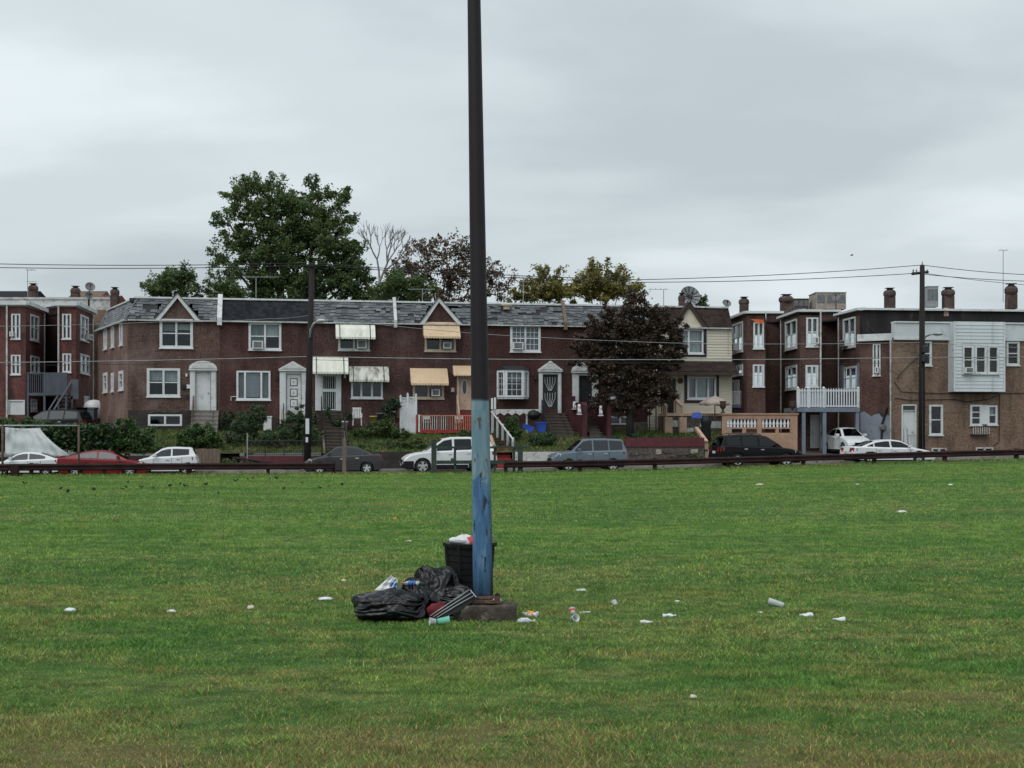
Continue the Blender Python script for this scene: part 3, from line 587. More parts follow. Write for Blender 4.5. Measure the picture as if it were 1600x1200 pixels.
# ================================================================== BUILDING PARTS
def window(parent, fr, rect, cols=2, rows=2, casing='white', fw=0.10, curtain=None, muntin=None, d=0.0, fd=0.05, sill=True, curt_rows=None, pane='glass', name='window', ratio=None, label=None):
    """rect in (s0, s1, z0, z1): casing and sash bars as one part, every pane and curtain a sub-part"""
    a, b, c, e = rect; mb = MB(); d0, d1 = d - fd, d + 0.06
    mb.fbox(fr, a - .02, a + fw, d0, d1, c - .02, e + .02).fbox(fr, b - fw, b + .02, d0, d1, c - .02, e + .02)
    mb.fbox(fr, a + fw, b - fw, d0, d1, e - fw * .8, e + .02).fbox(fr, a + fw, b - fw, d0, d1, c - .02, c + fw * .8)
    if sill: mb.fbox(fr, a - .06, b + .06, d0 - .05, d1 - .001, c - .09, c - .021)
    ia, ib, ic, ie = a + fw, b - fw, c + fw * .8, e - fw * .8
    edges = [ia + (ib - ia) * k / cols for k in range(cols + 1)] if not ratio else [ia + (ib - ia) * r for r in ratio]
    mw = 0.055 if cols > 1 else 0
    cells = []
    for k in range(cols):
        x0 = edges[k] + (mw if k > 0 else 0); x1 = edges[k + 1] - (mw if k < cols - 1 else 0)
        if k > 0: mb.fbox(fr, edges[k] - mw, edges[k] + mw, d0 + .006, d1, ic, ie)
        zc = [ic + (ie - ic) * j / rows for j in range(rows + 1)]
        for j in range(rows):
            q = 0.03
            y0 = zc[j] + (q if j > 0 else 0); y1 = zc[j + 1] - (q if j < rows - 1 else 0)
            if j > 0: mb.fbox(fr, x0, x1, d0 + .03, d1 - .01, zc[j] - q, zc[j] + q)
            cells.append((k, j, x0, x1, y0, y1))
            if muntin:
                mc, mr = muntin
                for i in range(1, mc): mb.fbox(fr, x0 + (x1 - x0) * i / mc - .013, x0 + (x1 - x0) * i / mc + .013, d + .0, d + .022, y0, y1)
                for i in range(1, mr): mb.fbox(fr, x0, x1, d + .002, d + .02, y0 + (y1 - y0) * i / mr - .013, y0 + (y1 - y0) * i / mr + .013)
    w = mb.build(name, casing, parent)
    if label: w['label'] = label
    for k, j, x0, x1, y0, y1 in cells:
        MB().quad(fr.w(x0, d + .03, y0), fr.w(x1, d + .03, y0), fr.w(x1, d + .03, y1), fr.w(x0, d + .03, y1)).build('pane', pane, w)
    if curtain:
        for k in range(cols):
            mt, frac = curtain[k % len(curtain)]
            if mt is None: continue
            x0, x1 = edges[k] + .02, edges[k + 1] - .02; zt = ie; zl = ie - (ie - ic) * frac; m2 = MB(); nseg = 9; pts = []
            for i in range(nseg + 1): pts.append((x0 + (x1 - x0) * i / nseg, d + .11 + (.02 if i % 2 else 0)))
            for i in range(nseg): m2.quad(fr.w(*pts[i], zl), fr.w(*pts[i + 1], zl), fr.w(*pts[i + 1], zt), fr.w(*pts[i], zt))
            m2.build('curtain', mt, w)
    return w
def ac_unit(fr, px0, y0, px1, y1, label, d=0.0, out=0.28):
    a, b, c, e = fr.rect((px0, y0, px1, y1), d); z = (a + b) / 2
    T = thing('air_conditioner', label, 'air conditioner', fr.w(z, d, c), fr.th, 'window air conditioners')
    MB().fbox(fr, a, b, d - out, d - .02, c, e).build('housing', 'plastic_white', T)
    MB().fbox(fr, a + .07, b - .07, d - out - .012, d - out - .001, c + .06, e - .05).build('grille', 'plastic_grey', T)
    return T
def awning(parent, fr, r, material, d=0.0, out=0.75, stripes=True, sub='stripe', curved=True, drop=0.14):
    a, b, c, e = fr.rect(r, d - out * .5)
    h = e - c; prof = [(0, e), (-.25 * out, e - .03 * h), (-.62 * out, e - .30 * h), (-out, c + drop)] if curved else [(0, e), (-out, c + drop)]
    mb = MB(); n = max(8, int((b - a) / .16)); prev = None
    for i in range(n):                                   # each metal pan of the awning is slightly ribbed
        x0, x1 = a + (b - a) * i / n, a + (b - a) * (i + 1) / n; lift = .012 if i % 2 else 0
        for k in range(len(prof) - 1):
            (p, q), (p2, q2) = prof[k], prof[k + 1]
            mb.quad(fr.w(x0, d + p2 - lift, q2), fr.w(x1, d + p2 - lift, q2), fr.w(x1, d + p - lift, q), fr.w(x0, d + p - lift, q))
        xm = (x0 + x1) / 2; P_, Z_ = prof[-1]
        mb.poly([fr.w(x0, d - out - lift, c + .05), fr.w(xm, d - out - lift, c), fr.w(x1, d - out - lift, c + .05), fr.w(x1, d - out - lift, Z_), fr.w(x0, d - out - lift, Z_)])
    for x in (a, b): mb.poly([fr.w(x, d + p, q) for p, q in prof] + [fr.w(x, d - out, c + .05), fr.w(x, d - .02, c + .05 + h * .25)])
    o = mb.build('awning', material, parent)
    if stripes:
        w = b - a
        for x0 in (a + w * .09, b - w * .14):
            m2 = MB()
            for k in range(len(prof) - 1):
                (p, q), (p2, q2) = prof[k], prof[k + 1]; m2.quad(fr.w(x0, d + p2 - .022, q2), fr.w(x0 + .055, d + p2 - .022, q2), fr.w(x0 + .055, d + p - .022, q + .004), fr.w(x0, d + p - .022, q + .004))
            m2.quad(fr.w(x0, d - out - .022, c + .03), fr.w(x0 + .055, d - out - .022, c + .03), fr.w(x0 + .055, d - out - .022, c + drop), fr.w(x0, d - out - .022, c + drop)); m2.build('stripe', 'stripe', o)
    return o
def slates(parent, fr, sa, sb, prof, material, wid=0.27, rows=7, miss=0.03, th=0.014, seed=1, edge0=None, edge1=None, jag=0.03, name='slates', cut=None):
    """prof: ((d0, z0) eave, (d1, z1) top); optional edge functions give s limits per height fraction"""
    rg = random.Random(seed); mb = MB(); (da, za), (db, zb) = prof; L = math.hypot(db - da, zb - za); nd, nz = -(zb - za) / L, (db - da) / L
    holes = [(rg.uniform(sa, sb), rg.uniform(0.1, .9), rg.uniform(.3, .8), rg.uniform(.06, .16)) for _ in range(int(miss * 60))]
    for r in range(rows):
        f0 = r / rows; f1 = min(1.0, (r + 1.35) / rows); x = sa - rg.random() * wid
        lo = edge0(f0) if edge0 else sa; hi = edge1(f0) if edge1 else sb
        while x < sb:
            w = wid * rg.uniform(.75, 1.25); x0, x1 = max(x + .004, lo), min(x + w - .004, hi); x += w
            if x1 - x0 < .05: continue
            xm = (x0 + x1) / 2
            if cut and cut(xm, f0): continue
            if any(abs(xm - h[0]) < h[2] and abs(f0 - h[1]) < h[3] for h in holes) and rg.random() < .75: continue
            if rg.random() < miss: continue
            j = rg.uniform(-jag, jag) / L; g0 = f0 + j + (.35 * jag / L if rg.random() < .1 else 0); g1 = f1
            t0 = th * rg.uniform(1.4, 2.4); t1 = .003 + .002 * rg.random(); sk = rg.uniform(-.02, .02) if rg.random() < .3 else 0
            def pt(s, f, t): return fr.w(s, da + (db - da) * f + nd * t, za + (zb - za) * f + nz * t)
            A = [pt(x0, g0 + sk, t0), pt(x1, g0 - sk, t0), pt(x1, g1, t1), pt(x0, g1, t1), pt(x0, g0 + sk, t0 - th), pt(x1, g0 - sk, t0 - th)]
            mb.add(A, [(0, 1, 2, 3), (4, 5, 1, 0), (4, 0, 3), (5, 2, 1)])
    o = mb.build(name, material, parent); o['kind'] = 'stuff'; return o

EAVE, TOP, TOPD, OV = 8.36, 9.68, 0.62, 0.14
class House: pass
def row_house(px0, px1, label, bmat, rmat, openings, gable=None, divider=None, miss=.03, wall_mat_low=None, top_trim='white', roof=True, seed=1, foundation='stone', fz=3.0, gable_fill=None, siding=False, hip=False):
    h = House(); s0, s1 = R.s(px0) + .003, R.s(px1) - .003; h.s0, h.s1 = s0, s1
    T = thing('row_house', label, 'house', R.w((s0 + s1) / 2, 0, 2.0), R.th, 'row houses of the terrace'); h.T = T
    holes = [R.rect(o) for o in openings]
    MB().wall(R, s0, s1, 1.3, EAVE, holes).build('wall', bmat, T)
    mb = MB(); zt = TOP - .08                      # party walls, rear wall, floors, flat roof: a closed hollow house
    for s in (s0 + .001, s1 - .001): mb.quad(R.w(s, 0.001, 1.3), R.w(s, 9, 1.3), R.w(s, 9, EAVE), R.w(s, 0.001, EAVE))
    mb.quad(R.w(s0, 9, 1.3), R.w(s1, 9, 1.3), R.w(s1, 9, zt), R.w(s0, 9, zt))
    mb.build('party_wall', bmat, T)
    mb = MB()
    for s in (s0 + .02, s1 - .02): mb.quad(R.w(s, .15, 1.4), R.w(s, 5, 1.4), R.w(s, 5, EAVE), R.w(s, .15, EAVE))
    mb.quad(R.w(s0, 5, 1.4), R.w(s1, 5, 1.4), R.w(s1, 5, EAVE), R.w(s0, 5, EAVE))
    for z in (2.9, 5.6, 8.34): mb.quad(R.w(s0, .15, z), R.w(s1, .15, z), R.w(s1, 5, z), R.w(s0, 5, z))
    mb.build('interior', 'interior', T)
    MB().fbox(R, s0, s1, TOPD, 9.0, zt - .2, zt).build('flat_roof', 'tar', T)
    sl = [(-OV, EAVE - .02), (TOPD, TOP - .10), (TOPD, EAVE - .02)]
    if gable is None: MB().prism(R, s0, s1, sl).build('roof', 'underlay', T)
    else:
        ga, gb, gpx, gpy = gable; a, b = R.s(ga), R.s(gb); m, zg = R.s(gpx), R.z(gpx, gpy)
        mb = MB().prism(R, b - .12, s1, sl)
        if hip: mb.add([R.w(s0 - .09, *sl[0]), R.w(s0 + .44, *sl[1]), R.w(s0 + .44, *sl[2]), R.w(a + .12, *sl[0]), R.w(a + .12, *sl[1]), R.w(a + .12, *sl[2])], [(0, 1, 2), (3, 5, 4), (0, 3, 4, 1), (1, 4, 5, 2), (0, 2, 5, 3)])
        else: mb.prism(R, s0, a + .12, sl)
        mb.build('roof', 'underlay', T)
        # wall gable standing flush with the front, its little roof running back into the mansard
        MB().dprism(R, 0.0, 1.6, [(a + .15, EAVE - .25), (b - .15, EAVE - .25), (b - .15, EAVE), (m, zg - .12), (a + .15, EAVE)]).build('gable', gable_fill or bmat, T)
        for x, sg in ((a, 1), (b, -1)):
            bw = .17; MB().dprism(R, -.16, 0.03, [(x - sg * .02, EAVE - .06), (x + sg * .26, EAVE - .06), (m + sg * .0, zg - bw * 1.5), (m, zg + .02)]).build('bargeboard', top_trim if gable_fill is None else 'brown_trim', T)
            MB().dprism(R, -.2, 1.5, [(x - sg * .06, EAVE - .02), (x - sg * .04, EAVE - .08), (m, zg + .0), (m, zg + .06)]).build('gable_roof', rmat, T)
    gc = None
    if gable is not None:
        def gc(x, f): 
            z = EAVE + (TOP - EAVE) * f; k = max(0, (zg - z) / (zg - EAVE)); return m - (m - a) * k - .03 < x < m + (b - m) * k + .03
    if roof:
        fine = rmat != 'slate'
        slates(T, R, s0 - (.1 if hip else 0), s1, ((-OV, EAVE - .03), (TOPD, TOP - .09)), rmat, wid=.3 if not fine else .24, rows=7 if not fine else 9, miss=miss, th=.028 if not fine else .006, seed=seed, jag=.05 if not fine else .006, cut=gc, edge0=(lambda f: s0 - .10 + .54 * f) if hip else None)
    MB().fbox(R, s0 + (.4 if hip else 0), s1, TOPD - .1, TOPD + .12, TOP - .1, TOP).build('roof_edge', top_trim, T)
    MB().fbox(R, s0, s1, -OV - .1, -.002, EAVE - .11, EAVE - .035).build('gutter', 'dull_white' if top_trim != 'brown_trim' else 'brown_trim', T)
    if foundation:
        fh = [x for x in holes if x[2] < fz - .05]
        fh = [(a, b, c, min(e, fz + .5)) for a, b, c, e in fh]
        MB().wall(R, s0, s1, 1.3, fz, fh, d=-.05, depth=.05).fbox(R, s0, s1, -.05, -.001, fz, fz + .02).build('foundation', foundation, T)
    if divider:
        s = s1 if divider[0] == 'r' else s0; mt = divider[1]; w = .13 if mt == 'white' else .09
        MB().prism(R, s - w, s + w, [(-OV - .22, EAVE - .30), (-OV - .02, EAVE - .32), (TOPD + .25, EAVE - .32), (TOPD + .25, TOP + .22), (TOPD - .05, TOP + .22), (-OV - .22, EAVE + .12)]).build('party_wall_cap', mt, T)
    return h
def surround(T, r, kind, door_r, door_mat, top_y, panels=True, mat_='white', glass=None):
    """door case with pilasters and a pediment; r = (x0, y0, x1, y1) of the whole case, y0 = underside of the pediment"""
    a, b, c, e = R.rect(r); zt = R.z((r[0] + r[2]) / 2, top_y); da, db, dc, de = R.rect(door_r); m = (a + b) / 2
    mb = MB().fbox(R, a, da, -.12, .05, c, e).fbox(R, db, b, -.12, .05, c, e).fbox(R, da, db, -.08, .05, de, e)
    mb.fbox(R, a + .05, da - .05, -.14, -.121, c + .15, e - .1).fbox(R, db + .05, b - .05, -.14, -.121, c + .15, e - .1)
    mb.fbox(R, a - .06, b + .06, -.24, .03, e, e + .10)
    o = mb.build('door_case', mat_, T)
    if kind == 'arch':
        pts = [(m + (b + .05 - m) * math.cos(t), e + .1 + (zt - e - .1) * math.sin(t)) for t in [math.pi * i / 14 for i in range(15)]]
        MB().dprism(R, -.26, .0, pts).build('pediment', mat_, T)
        p2 = [(m + (b - .12 - m) * math.cos(t), e + .13 + (zt - e - .3) * math.sin(t)) for t in [math.pi * i / 14 for i in range(15)]]
        MB().dprism(R, -.275, -.262, p2).build('tympanum', 'dull_white', T)
    else:
        MB().dprism(R, -.26, .0, [(a - .08, e + .1), (b + .08, e + .1), (m, zt)]).build('pediment', mat_, T)
        MB().dprism(R, -.275, -.262, [(a + .12, e + .15), (b - .12, e + .15), (m, zt - .1)]).build('tympanum', 'dull_white', T)
    dr = MB().fbox(R, da + .03, db - .03, .04, .09, dc, de - .02).build('door', door_mat, T)
    MB().lathe(R.w(db - .13, .04, dc + .98), [(.035, 0), (.04, .03), (.02, .05)], 8, (R.v[0] * -1, R.v[1] * -1, 0)).build('handle', 'galv', dr)
    return dr
def stair(name, label, s0, s1, dtop, dbot, ztop, zbot, n, material, fr=R, cheek=None, cat='steps'):
    T = thing(name, label, cat, fr.w((s0 + s1) / 2, (dtop + dbot) / 2, zbot), fr.th)
    rise = (ztop - zbot) / n; run = (dtop - dbot) / n
    me = MB().fbox(ZERO, -(s1 - s0) / 2, (s1 - s0) / 2, 0, run + .03, -.6, rise - .002).fbox(ZERO, -(s1 - s0) / 2 - .015, (s1 - s0) / 2 + .015, -.03, run + .03, rise - .05, rise).mesh('step', material)
    for i in range(n): piece('step', me, T, fr.w((s0 + s1) / 2, dbot + run * i, zbot + rise * i), fr.th)
    if cheek:
        for s in (s0 - .12, s1 + .02):
            MB().prism(fr, s, s + .1, [(dbot - .05, zbot - .3), (dbot - .05, zbot + rise), (dtop, ztop + .03), (dtop, zbot - .3)]).build('cheek_wall', cheek, T)
    return T
def handrail(T, fr, s, dtop, dbot, ztop, zbot, material, hgt=.85, r=.02, n=6, thick=None):
    pts = [fr.w(s, dtop, ztop + hgt), fr.w(s, dbot, zbot + hgt)]
    if thick: MB().prism(fr, s - thick / 2, s + thick / 2, [(dtop, ztop + hgt), (dtop, ztop + hgt - .14), (dbot, zbot + hgt - .14), (dbot, zbot + hgt)]).build('handrail', material, T)
    else: MB().tube(pts, r * 1.4, 6).build('handrail', material, T)
    for i in range(n):
        k = i / (n - 1); d = dtop + (dbot - dtop) * k; z = ztop + (zbot - ztop) * k
        MB().tube([fr.w(s, d, z - .1), fr.w(s, d, z + hgt - .02)], r if 0 < i < n - 1 else r * 1.5, 5).build('baluster', material, T)

# ================================================================== THE TERRACE
def house_A():
    h = row_house(200, 343.5, 'brown brick end house with white gable, arched white door case and angled side wall', 'brickA', 'slate',
                  [(250, 499, 301, 543), (230, 576, 281, 619), (232, 648, 284, 665), (304, 580, 331, 641)], gable=(242, 313, 277.5, 459), divider=('r', 'white'), miss=.035, seed=3, foundation='dark_wall', fz=3.22, hip=True)
    T = h.T
    window(T, R, R.rect((250, 499, 301, 543)), 2, 2, 'vinyl', .13, [('sheer', .4), ('curtain', .35)])
    window(T, R, R.rect((230, 576, 281, 619)), 2, 2, 'white', .13, [('curtain', .42), ('curtain', .45)])
    window(T, R, R.rect((232, 648, 284, 665)), 2, 1, 'vinyl', .1, None, d=-.03, sill=False)
    surround(T, (297, 579, 338, 641), 'arch', (305.5, 581, 329.5, 641), 'white', 564)
    # lamps and boxes beside the door
    for px, py, w, hh, mt in ((291.5, 586, .1, .16, 'plastic_white'), (287, 604, .16, .26, 'dark'), (294.5, 604, .18, .22, 'plastic_white'), (293, 619, .12, .2, 'dark')):
        s, z = R.hit(px, py); MB().fbox(R, s - w / 2, s + w / 2, -.1, -.001, z - hh / 2, z + hh / 2).build('mail_box' if mt == 'dark' else 'door_light', mt, T)
    # pale rubble stones showing over the basement window
    for px, py, w, hh in ((237, 642.5, .30, .22), (248, 641.5, .36, .2), (257, 642, .3, .24), (269, 642.5, .42, .22), (279, 642, .3, .2)):
        s, z = R.hit(px, py); MB().dprism(R, -.085, -.03, [(s - w / 2, z - hh * .4), (s - w * .2, z - hh / 2), (s + w / 2, z - hh * .35), (s + w * .42, z + hh * .4), (s, z + hh / 2), (s - w * .45, z + hh * .3)]).build('stone', 'old_step', T)
    # angled side wall with its own mansard
    A = R.w(h.s0, 0, 0)[:2]; B = ((152.5 - CX) / F * 80.0, 80.0); G = Frame.through(B, A); h.G = G; Lg = math.dist(A, B)
    # G runs from the far end to the front corner, so its 'behind' lies inside the house
    ops = [(163, 511, 167.5, 545), (174.5, 508, 178.5, 542), (187.5, 504, 192, 539), (162, 583, 168, 612.5), (174.5, 583, 178, 611), (186.5, 580, 193, 609)]
    holes = [G.rect(o) for o in ops]
    MB().wall(G, 0, Lg - .002, 1.3, EAVE, holes).build('side_wall', 'brickA_side', T)
    for hl in holes: window(T, G, hl, 1, 2, 'vinyl', .2, [('curtain', 1)], sill=True)
    MB().quad(G.w(0, 0, 1.3), G.w(0, 7, 1.3), G.w(0, 7, EAVE), G.w(0, 0, EAVE)).build('rear_wall', 'brickA_side', T)
    sl = [(-OV, EAVE - .02), (TOPD, TOP - .1), (TOPD, EAVE - .02)]; MB().add([G.w(0, *q) for q in sl] + [G.w(Lg + .09, *sl[0]), G.w(Lg - .44, *sl[1]), G.w(Lg - .44, *sl[2])], [(0, 1, 2), (3, 5, 4), (0, 3, 4, 1), (1, 4, 5, 2), (0, 2, 5, 3)]).build('roof', 'underlay', T)
    slates(T, G, -.05, Lg + .1, ((-OV, EAVE - .03), (TOPD, TOP - .09)), 'slate', .3, 7, .03, seed=8, jag=.05, edge1=lambda f: Lg + .12 - .54 * f)
    MB().fbox(G, 0, Lg - .4, TOPD - .1, TOPD + .12, TOP - .1, TOP).build('roof_edge', 'dull_white', T)
    MB().fbox(G, 0, Lg + .05, -OV - .1, -.002, EAVE - .11, EAVE - .035).build('gutter', 'dull_white', T)
    q = [G.w(0, TOPD, 0)[:2], G.w(Lg - .25, TOPD, 0)[:2], R.w(h.s0 + .3, 7, 0)[:2], G.w(0, 7, 0)[:2]]
    MB().zprism(q, TOP - .3, TOP - .11).build('flat_roof', 'tar', T)
    MB().fbox(G, 0, Lg + .03, -.04, -.001, 1.3, 2.55).build('foundation', 'stone', T)
    # steps
    st = stair('front_steps', 'worn stone stoop under the arched white door case', R.s(301), R.s(342), -.3, -1.75, 3.22, 2.05, 5, 'concrete', cheek=None)
    handrail(st, R, R.s(303), -.3, -1.3, 3.25, 2.4, 'wood', .8, .03, 4)
    st = stair('front_steps', 'steep garden steps beside the ivy bush, below the arched doorway', R.s(346, -4), R.s(374, -4), -2.2, -6.8, 2.0, .2, 9, 'old_step')
    return h
def house_B():
    h = row_house(343.5, 485, 'dark red brick house with charcoal shingle roof and pedimented white door case', 'brickB', 'shingle_dark',
                  [(389, 505, 439, 546), (370, 580, 422, 624), (446, 583, 472, 660)], divider=('r', 'dull_white'), miss=0.0, seed=5, foundation='dark_wall', fz=2.75)
    T = h.T
    window(T, R, R.rect((389, 505, 439, 546)), 2, 2, 'vinyl', .11, [('sheer', .95), ('blind', .5)])
    ac_unit(R, 394.5, 533, 411, 545, 'white air conditioner in the upper window of the charcoal roofed house')
    w = window(T, R, R.rect((370, 580, 422, 624)), 3, 1, 'vinyl', .09, [('sheer', 1.0), (None, 0), ('sheer', 1.0)], ratio=(0, .22, .76, 1))
    a, b, c, e = R.rect((384, 582, 406, 622)); me = bar_mesh('blind_slat', .045, .008, e - c - .1, 'white')
    for i in range(12): piece('blind_slat', me, w, R.w(a + .06 + (b - a - .1) * i / 11, .06, c + .06), R.th + .5)
    dr = surround(T, (437, 580, 478, 660), 'gable', (447, 584, 471, 658), 'white', 564.5)
    for py in (597, 613.5, 630):
        s, z = R.hit(459, py); MB().fbox(R, s - .22, s + .22, .028, .039, z - .23, z + .23).build('panel_frame', 'stripe', dr)
        MB().fbox(R, s - .17, s + .17, .02, .027, z - .18, z + .18).build('panel', 'white', dr); MB().fbox(R, s - .05, s + .05, .012, .019, z - .06, z + .06).build('panel_boss', 'tan_trim', dr)
    s, z = R.hit(432.5, 591); MB().fbox(R, s - .06, s + .06, -.14, -.001, z - .12, z + .12).build('door_light', 'dark', T)
    st = stair('front_steps', 'narrow stone steps between the two yew bushes, under the three panel door', R.s(440), R.s(474), -.3, -2.2, 2.6, 2.0, 4, 'old_step')
    handrail(st, R, R.s(443), -.3, -1.9, 2.7, 2.05, 'iron', .95, .018, 5)
    MB().tube([R.w(R.s(361), -.03, R.z(361, 626)), R.w(R.s(361), -.03, R.z(361, 620)), R.w(R.s(369), -.03, R.z(369, 619.5))], .03, 6).build('vent_pipe', 'dull_white', T)
    # white bin and leaning board by the steps
    s, z = R.hit(418, 664, -1.2)
    tag(MB().fbox(R, s - .22, s + .22, -1.4, -1.0, z - .3, z + .42).fbox(R, s - .25, s + .25, -1.43, -.97, z + .42, z + .5).build('waste_bin', 'plastic_white', rz=R.th), 'small white bin beside the leaning board, behind the left yew', 'bin')
    p = R.w(R.s(437, -1.6), -1.6, 2.0); q = R.w(R.s(441, -1.1), -1.1, R.z(441, 640, -1.1))
    tag(MB().tube([p, q], .05, 4).build('wooden_board', 'tan_trim'), 'thin wooden board leaning on the steps left of the right yew', 'board')
def house_C():
    h = row_house(485, 617.5, 'maroon brick house with three white awnings with green stripes', 'brickC', 'slate',
                  [(529, 516, 577, 546.5), (503, 583, 526, 641), (549, 590, 597.5, 621.5)], divider=('r', 'dull_white'), miss=.03, seed=11, foundation='brickC', fz=2.4)
    T = h.T
    window(T, R, R.rect((529, 516, 577, 546.5)), 2, 1, 'dull_white', .1, None)
    ac_unit(R, 557.5, 532, 572.5, 544.5, 'air conditioner below the upper white awning with green stripes')
    awning(T, R, (524.5, 506, 586, 531), 'awning_white'); awning(T, R, (488.5, 557, 544, 585.5), 'awning_white', out=.9); awning(T, R, (545.5, 572, 607.5, 597.5), 'awning_soot')
    window(T, R, R.rect((549, 590, 597.5, 621.5)), 3, 1, 'white', .09, None, ratio=(0, .3, .68, 1))
    a, b, c, e = R.rect((492.5, 585, 533, 641.5)); da, db, dc, de = R.rect((503, 586, 526, 641))
    MB().fbox(R, a, da, -.06, .05, c, e).fbox(R, db, b, -.06, .05, c, e).fbox(R, da, db, -.06, .05, de, e + .001).build('door_case', 'white', T)
    dr = MB().fbox(R, da, db, .10, .14, dc, de).build('door', 'dark', T)
    g = MB().fbox(R, da, da + .06, -.03, .01, dc, de).fbox(R, db - .06, db, -.03, .01, dc, de).fbox(R, da, db, -.028, .008, dc, dc + .06).fbox(R, da, db, -.028, .008, de - .07, de).fbox(R, da, db, -.028, .008, (dc + de) / 2 + .05, (dc + de) / 2 + .22).build('door_gate', 'white', T)
    me = bar_mesh('gate_bar', .022, .022, de - dc - .08, 'white')
    for i in range(1, 7): piece('gate_bar', me, g, R.w(da + (db - da) * i / 7, -.01, dc + .04), R.th)
    st = stair('front_steps', 'stone stoop with black iron rails under the left white awning', R.s(505), R.s(535), -.3, -2.2, 3.2, 2.1, 6, 'old_step')
    for px in (502, 536): handrail(st, R, R.s(px), -.25, -2.0, 3.2, 2.2, 'iron', .85, .02, 7)
    st = stair('front_steps', 'lower garden steps with dark rails above the grey sedan', R.s(508, -5.2), R.s(539, -5.2), -3.3, -6.8, 2.05, .75, 8, 'old_step', cheek='wood')
    handrail(st, R, R.s(541, -5.2), -3.3, -6.7, 2.1, .8, 'iron', .75, .025, 6)
    s, z = R.hit(538.8, 587); MB().tube([R.w(s, -.02, z + .05), R.w(s, -.2, z + .08)], .012, 5).lathe(R.w(s, -.22, z - .16), [(.05, 0), (.08, .1), (.05, .2), (.01, .25)], 8).build('door_light', 'plastic_white', T)
    MB().fbox(R, R.s(556), R.s(559), -.03, -.001, R.z(557, 640), R.z(557, 636)).build('vent', 'dark', T)
def house_D():
    h = row_house(617.5, 750, 'maroon brick house with gable and three tan awnings behind the light pole', 'brickC', 'slate',
                  [(664, 516, 711.5, 548), (645.5, 592, 693, 622), (717, 588, 742, 641)], gable=(655.5, 722, 685.5, 465.5), divider=None, miss=.04, seed=17, foundation='brickC', fz=2.4)
    T = h.T
    window(T, R, R.rect((664, 516, 711.5, 548)), 2, 1, 'tan_trim', .1, None); window(T, R, R.rect((645.5, 592, 693, 622)), 2, 1, 'tan_trim', .1, None)
    ac_unit(R, 691.5, 535.5, 704.5, 545, 'air conditioner under the upper tan awning below the gable'); ac_unit(R, 673.5, 608.5, 686.5, 619, 'air conditioner under the lower tan awning, above the red deck')
    awning(T, R, (661.5, 502.5, 718.5, 530), 'awning_tan', stripes=False, curved=False); awning(T, R, (641.5, 575, 700, 603), 'awning_tan', stripes=False, curved=False)
    awning(T, R, (708, 571, 742, 588.5), 'awning_tan', stripes=False, out=.6, drop=.1)
    a, b, c, e = R.rect((717.5, 589, 741, 640.5))
    MB().fbox(R, a - .14, a, -.05, .05, c, e).fbox(R, b, b + .14, -.05, .05, c, e).fbox(R, a, b, -.05, .05, e - .06, e).build('door_case', 'tan_trim', T)
    dr = MB().fbox(R, a, b, .04, .09, c, e - .06).build('door', 'tan', T)
    s, z = R.hit(725.8, 605); ring = [(s + .17 * math.cos(t), z + .48 * math.sin(t)) for t in [2 * math.pi * i / 20 for i in range(20)]]; inn = [(s + .125 * math.cos(t), z + .43 * math.sin(t)) for t in [2 * math.pi * i / 20 for i in range(20)]]
    MB().dprism(R, .02, .039, ring).build('oval_frame', 'white', dr); MB().dprism(R, .01, .019, inn).build('oval_pane', 'car_glass_clear', dr)
    MB().fbox(R, R.s(704.5), R.s(709.5), -.12, -.001, R.z(707, 612.5), R.z(707, 606)).build('mail_box', 'tan_trim', T)
    # red deck with white balusters
    d = -2.2; sa, sb = R.s(650, d), R.s(739, d); z0 = R.z(690, 675, d); z1 = R.z(690, 648.5, d)
    D = thing('deck', 'red front deck with white balusters above the white parked car', 'deck', R.w((sa + sb) / 2, d, 1.6), R.th)
    MB().fbox(R, sa, sb, d, -.1, z0, z0 + .12).fbox(R, sa, sb, d - .03, d - .001, z0 - .06, z0 + .14).build('deck_floor', 'red_paint', D)
    MB().fbox(R, sa, sb, d - .03, d + .05, z1 - .06, z1).build('top_rail', 'salmon', D)
    for s in (sa, R.s(653.5, d), sb - .06): MB().fbox(R, s, s + .09, d - .05, d + .06, z0, z1 + .02).build('post', 'red_paint' if s == sa else 'white', D)
    me = bar_mesh('baluster', .035, .035, z1 - z0 - .19, 'dull_white'); me2 = bar_mesh('baluster', .035, .035, z1 - z0 - .19, 'salmon'); n = 23
    for i in range(n): piece('baluster', me if i < 13 and i % 4 else me2, D, R.w(sa + .3 + (sb - sa - .35) * i / n, d + .01, z0 + .13), R.th)
    for px in (652, 695, 736): MB().fbox(R, R.s(px, d), R.s(px, d) + .1, d + .1, d + .2, 1.4, z0).build('leg', 'wood', D)
    # folding chair and table silhouettes on the deck
    for k, px in enumerate((667, 718)):
        s = R.s(px, -1.3); z = z0 + .13; C = thing('folding_chair', ('pale folding chair at the left end of the red deck', 'pale folding chair near the tan door on the red deck')[k], 'chair', R.w(s, -1.3, z), R.th)
        for q in (-.22, .22):
            MB().tube([R.w(s + q, -1.5, z), R.w(s + q, -1.05, z + .82)], .015, 5).build('leg', 'tan_trim', C); MB().tube([R.w(s + q, -1.05, z), R.w(s + q, -1.5, z + .45)], .015, 5).build('leg', 'tan_trim', C)
        MB().fbox(R, s - .22, s + .22, -1.5, -1.12, z + .43, z + .46).build('seat', 'dull_white', C); MB().fbox(R, s - .22, s + .22, -1.1, -1.06, z + .6, z + .82).build('backrest', 'dull_white', C)
    # beige stair rail from the door
    S_ = stair('front_steps', 'short flight from the tan oval-window door to the red deck, with beige rails', R.s(716), R.s(741), -.12, -1.15, 3.15, z0 + .14, 4, 'red_paint')
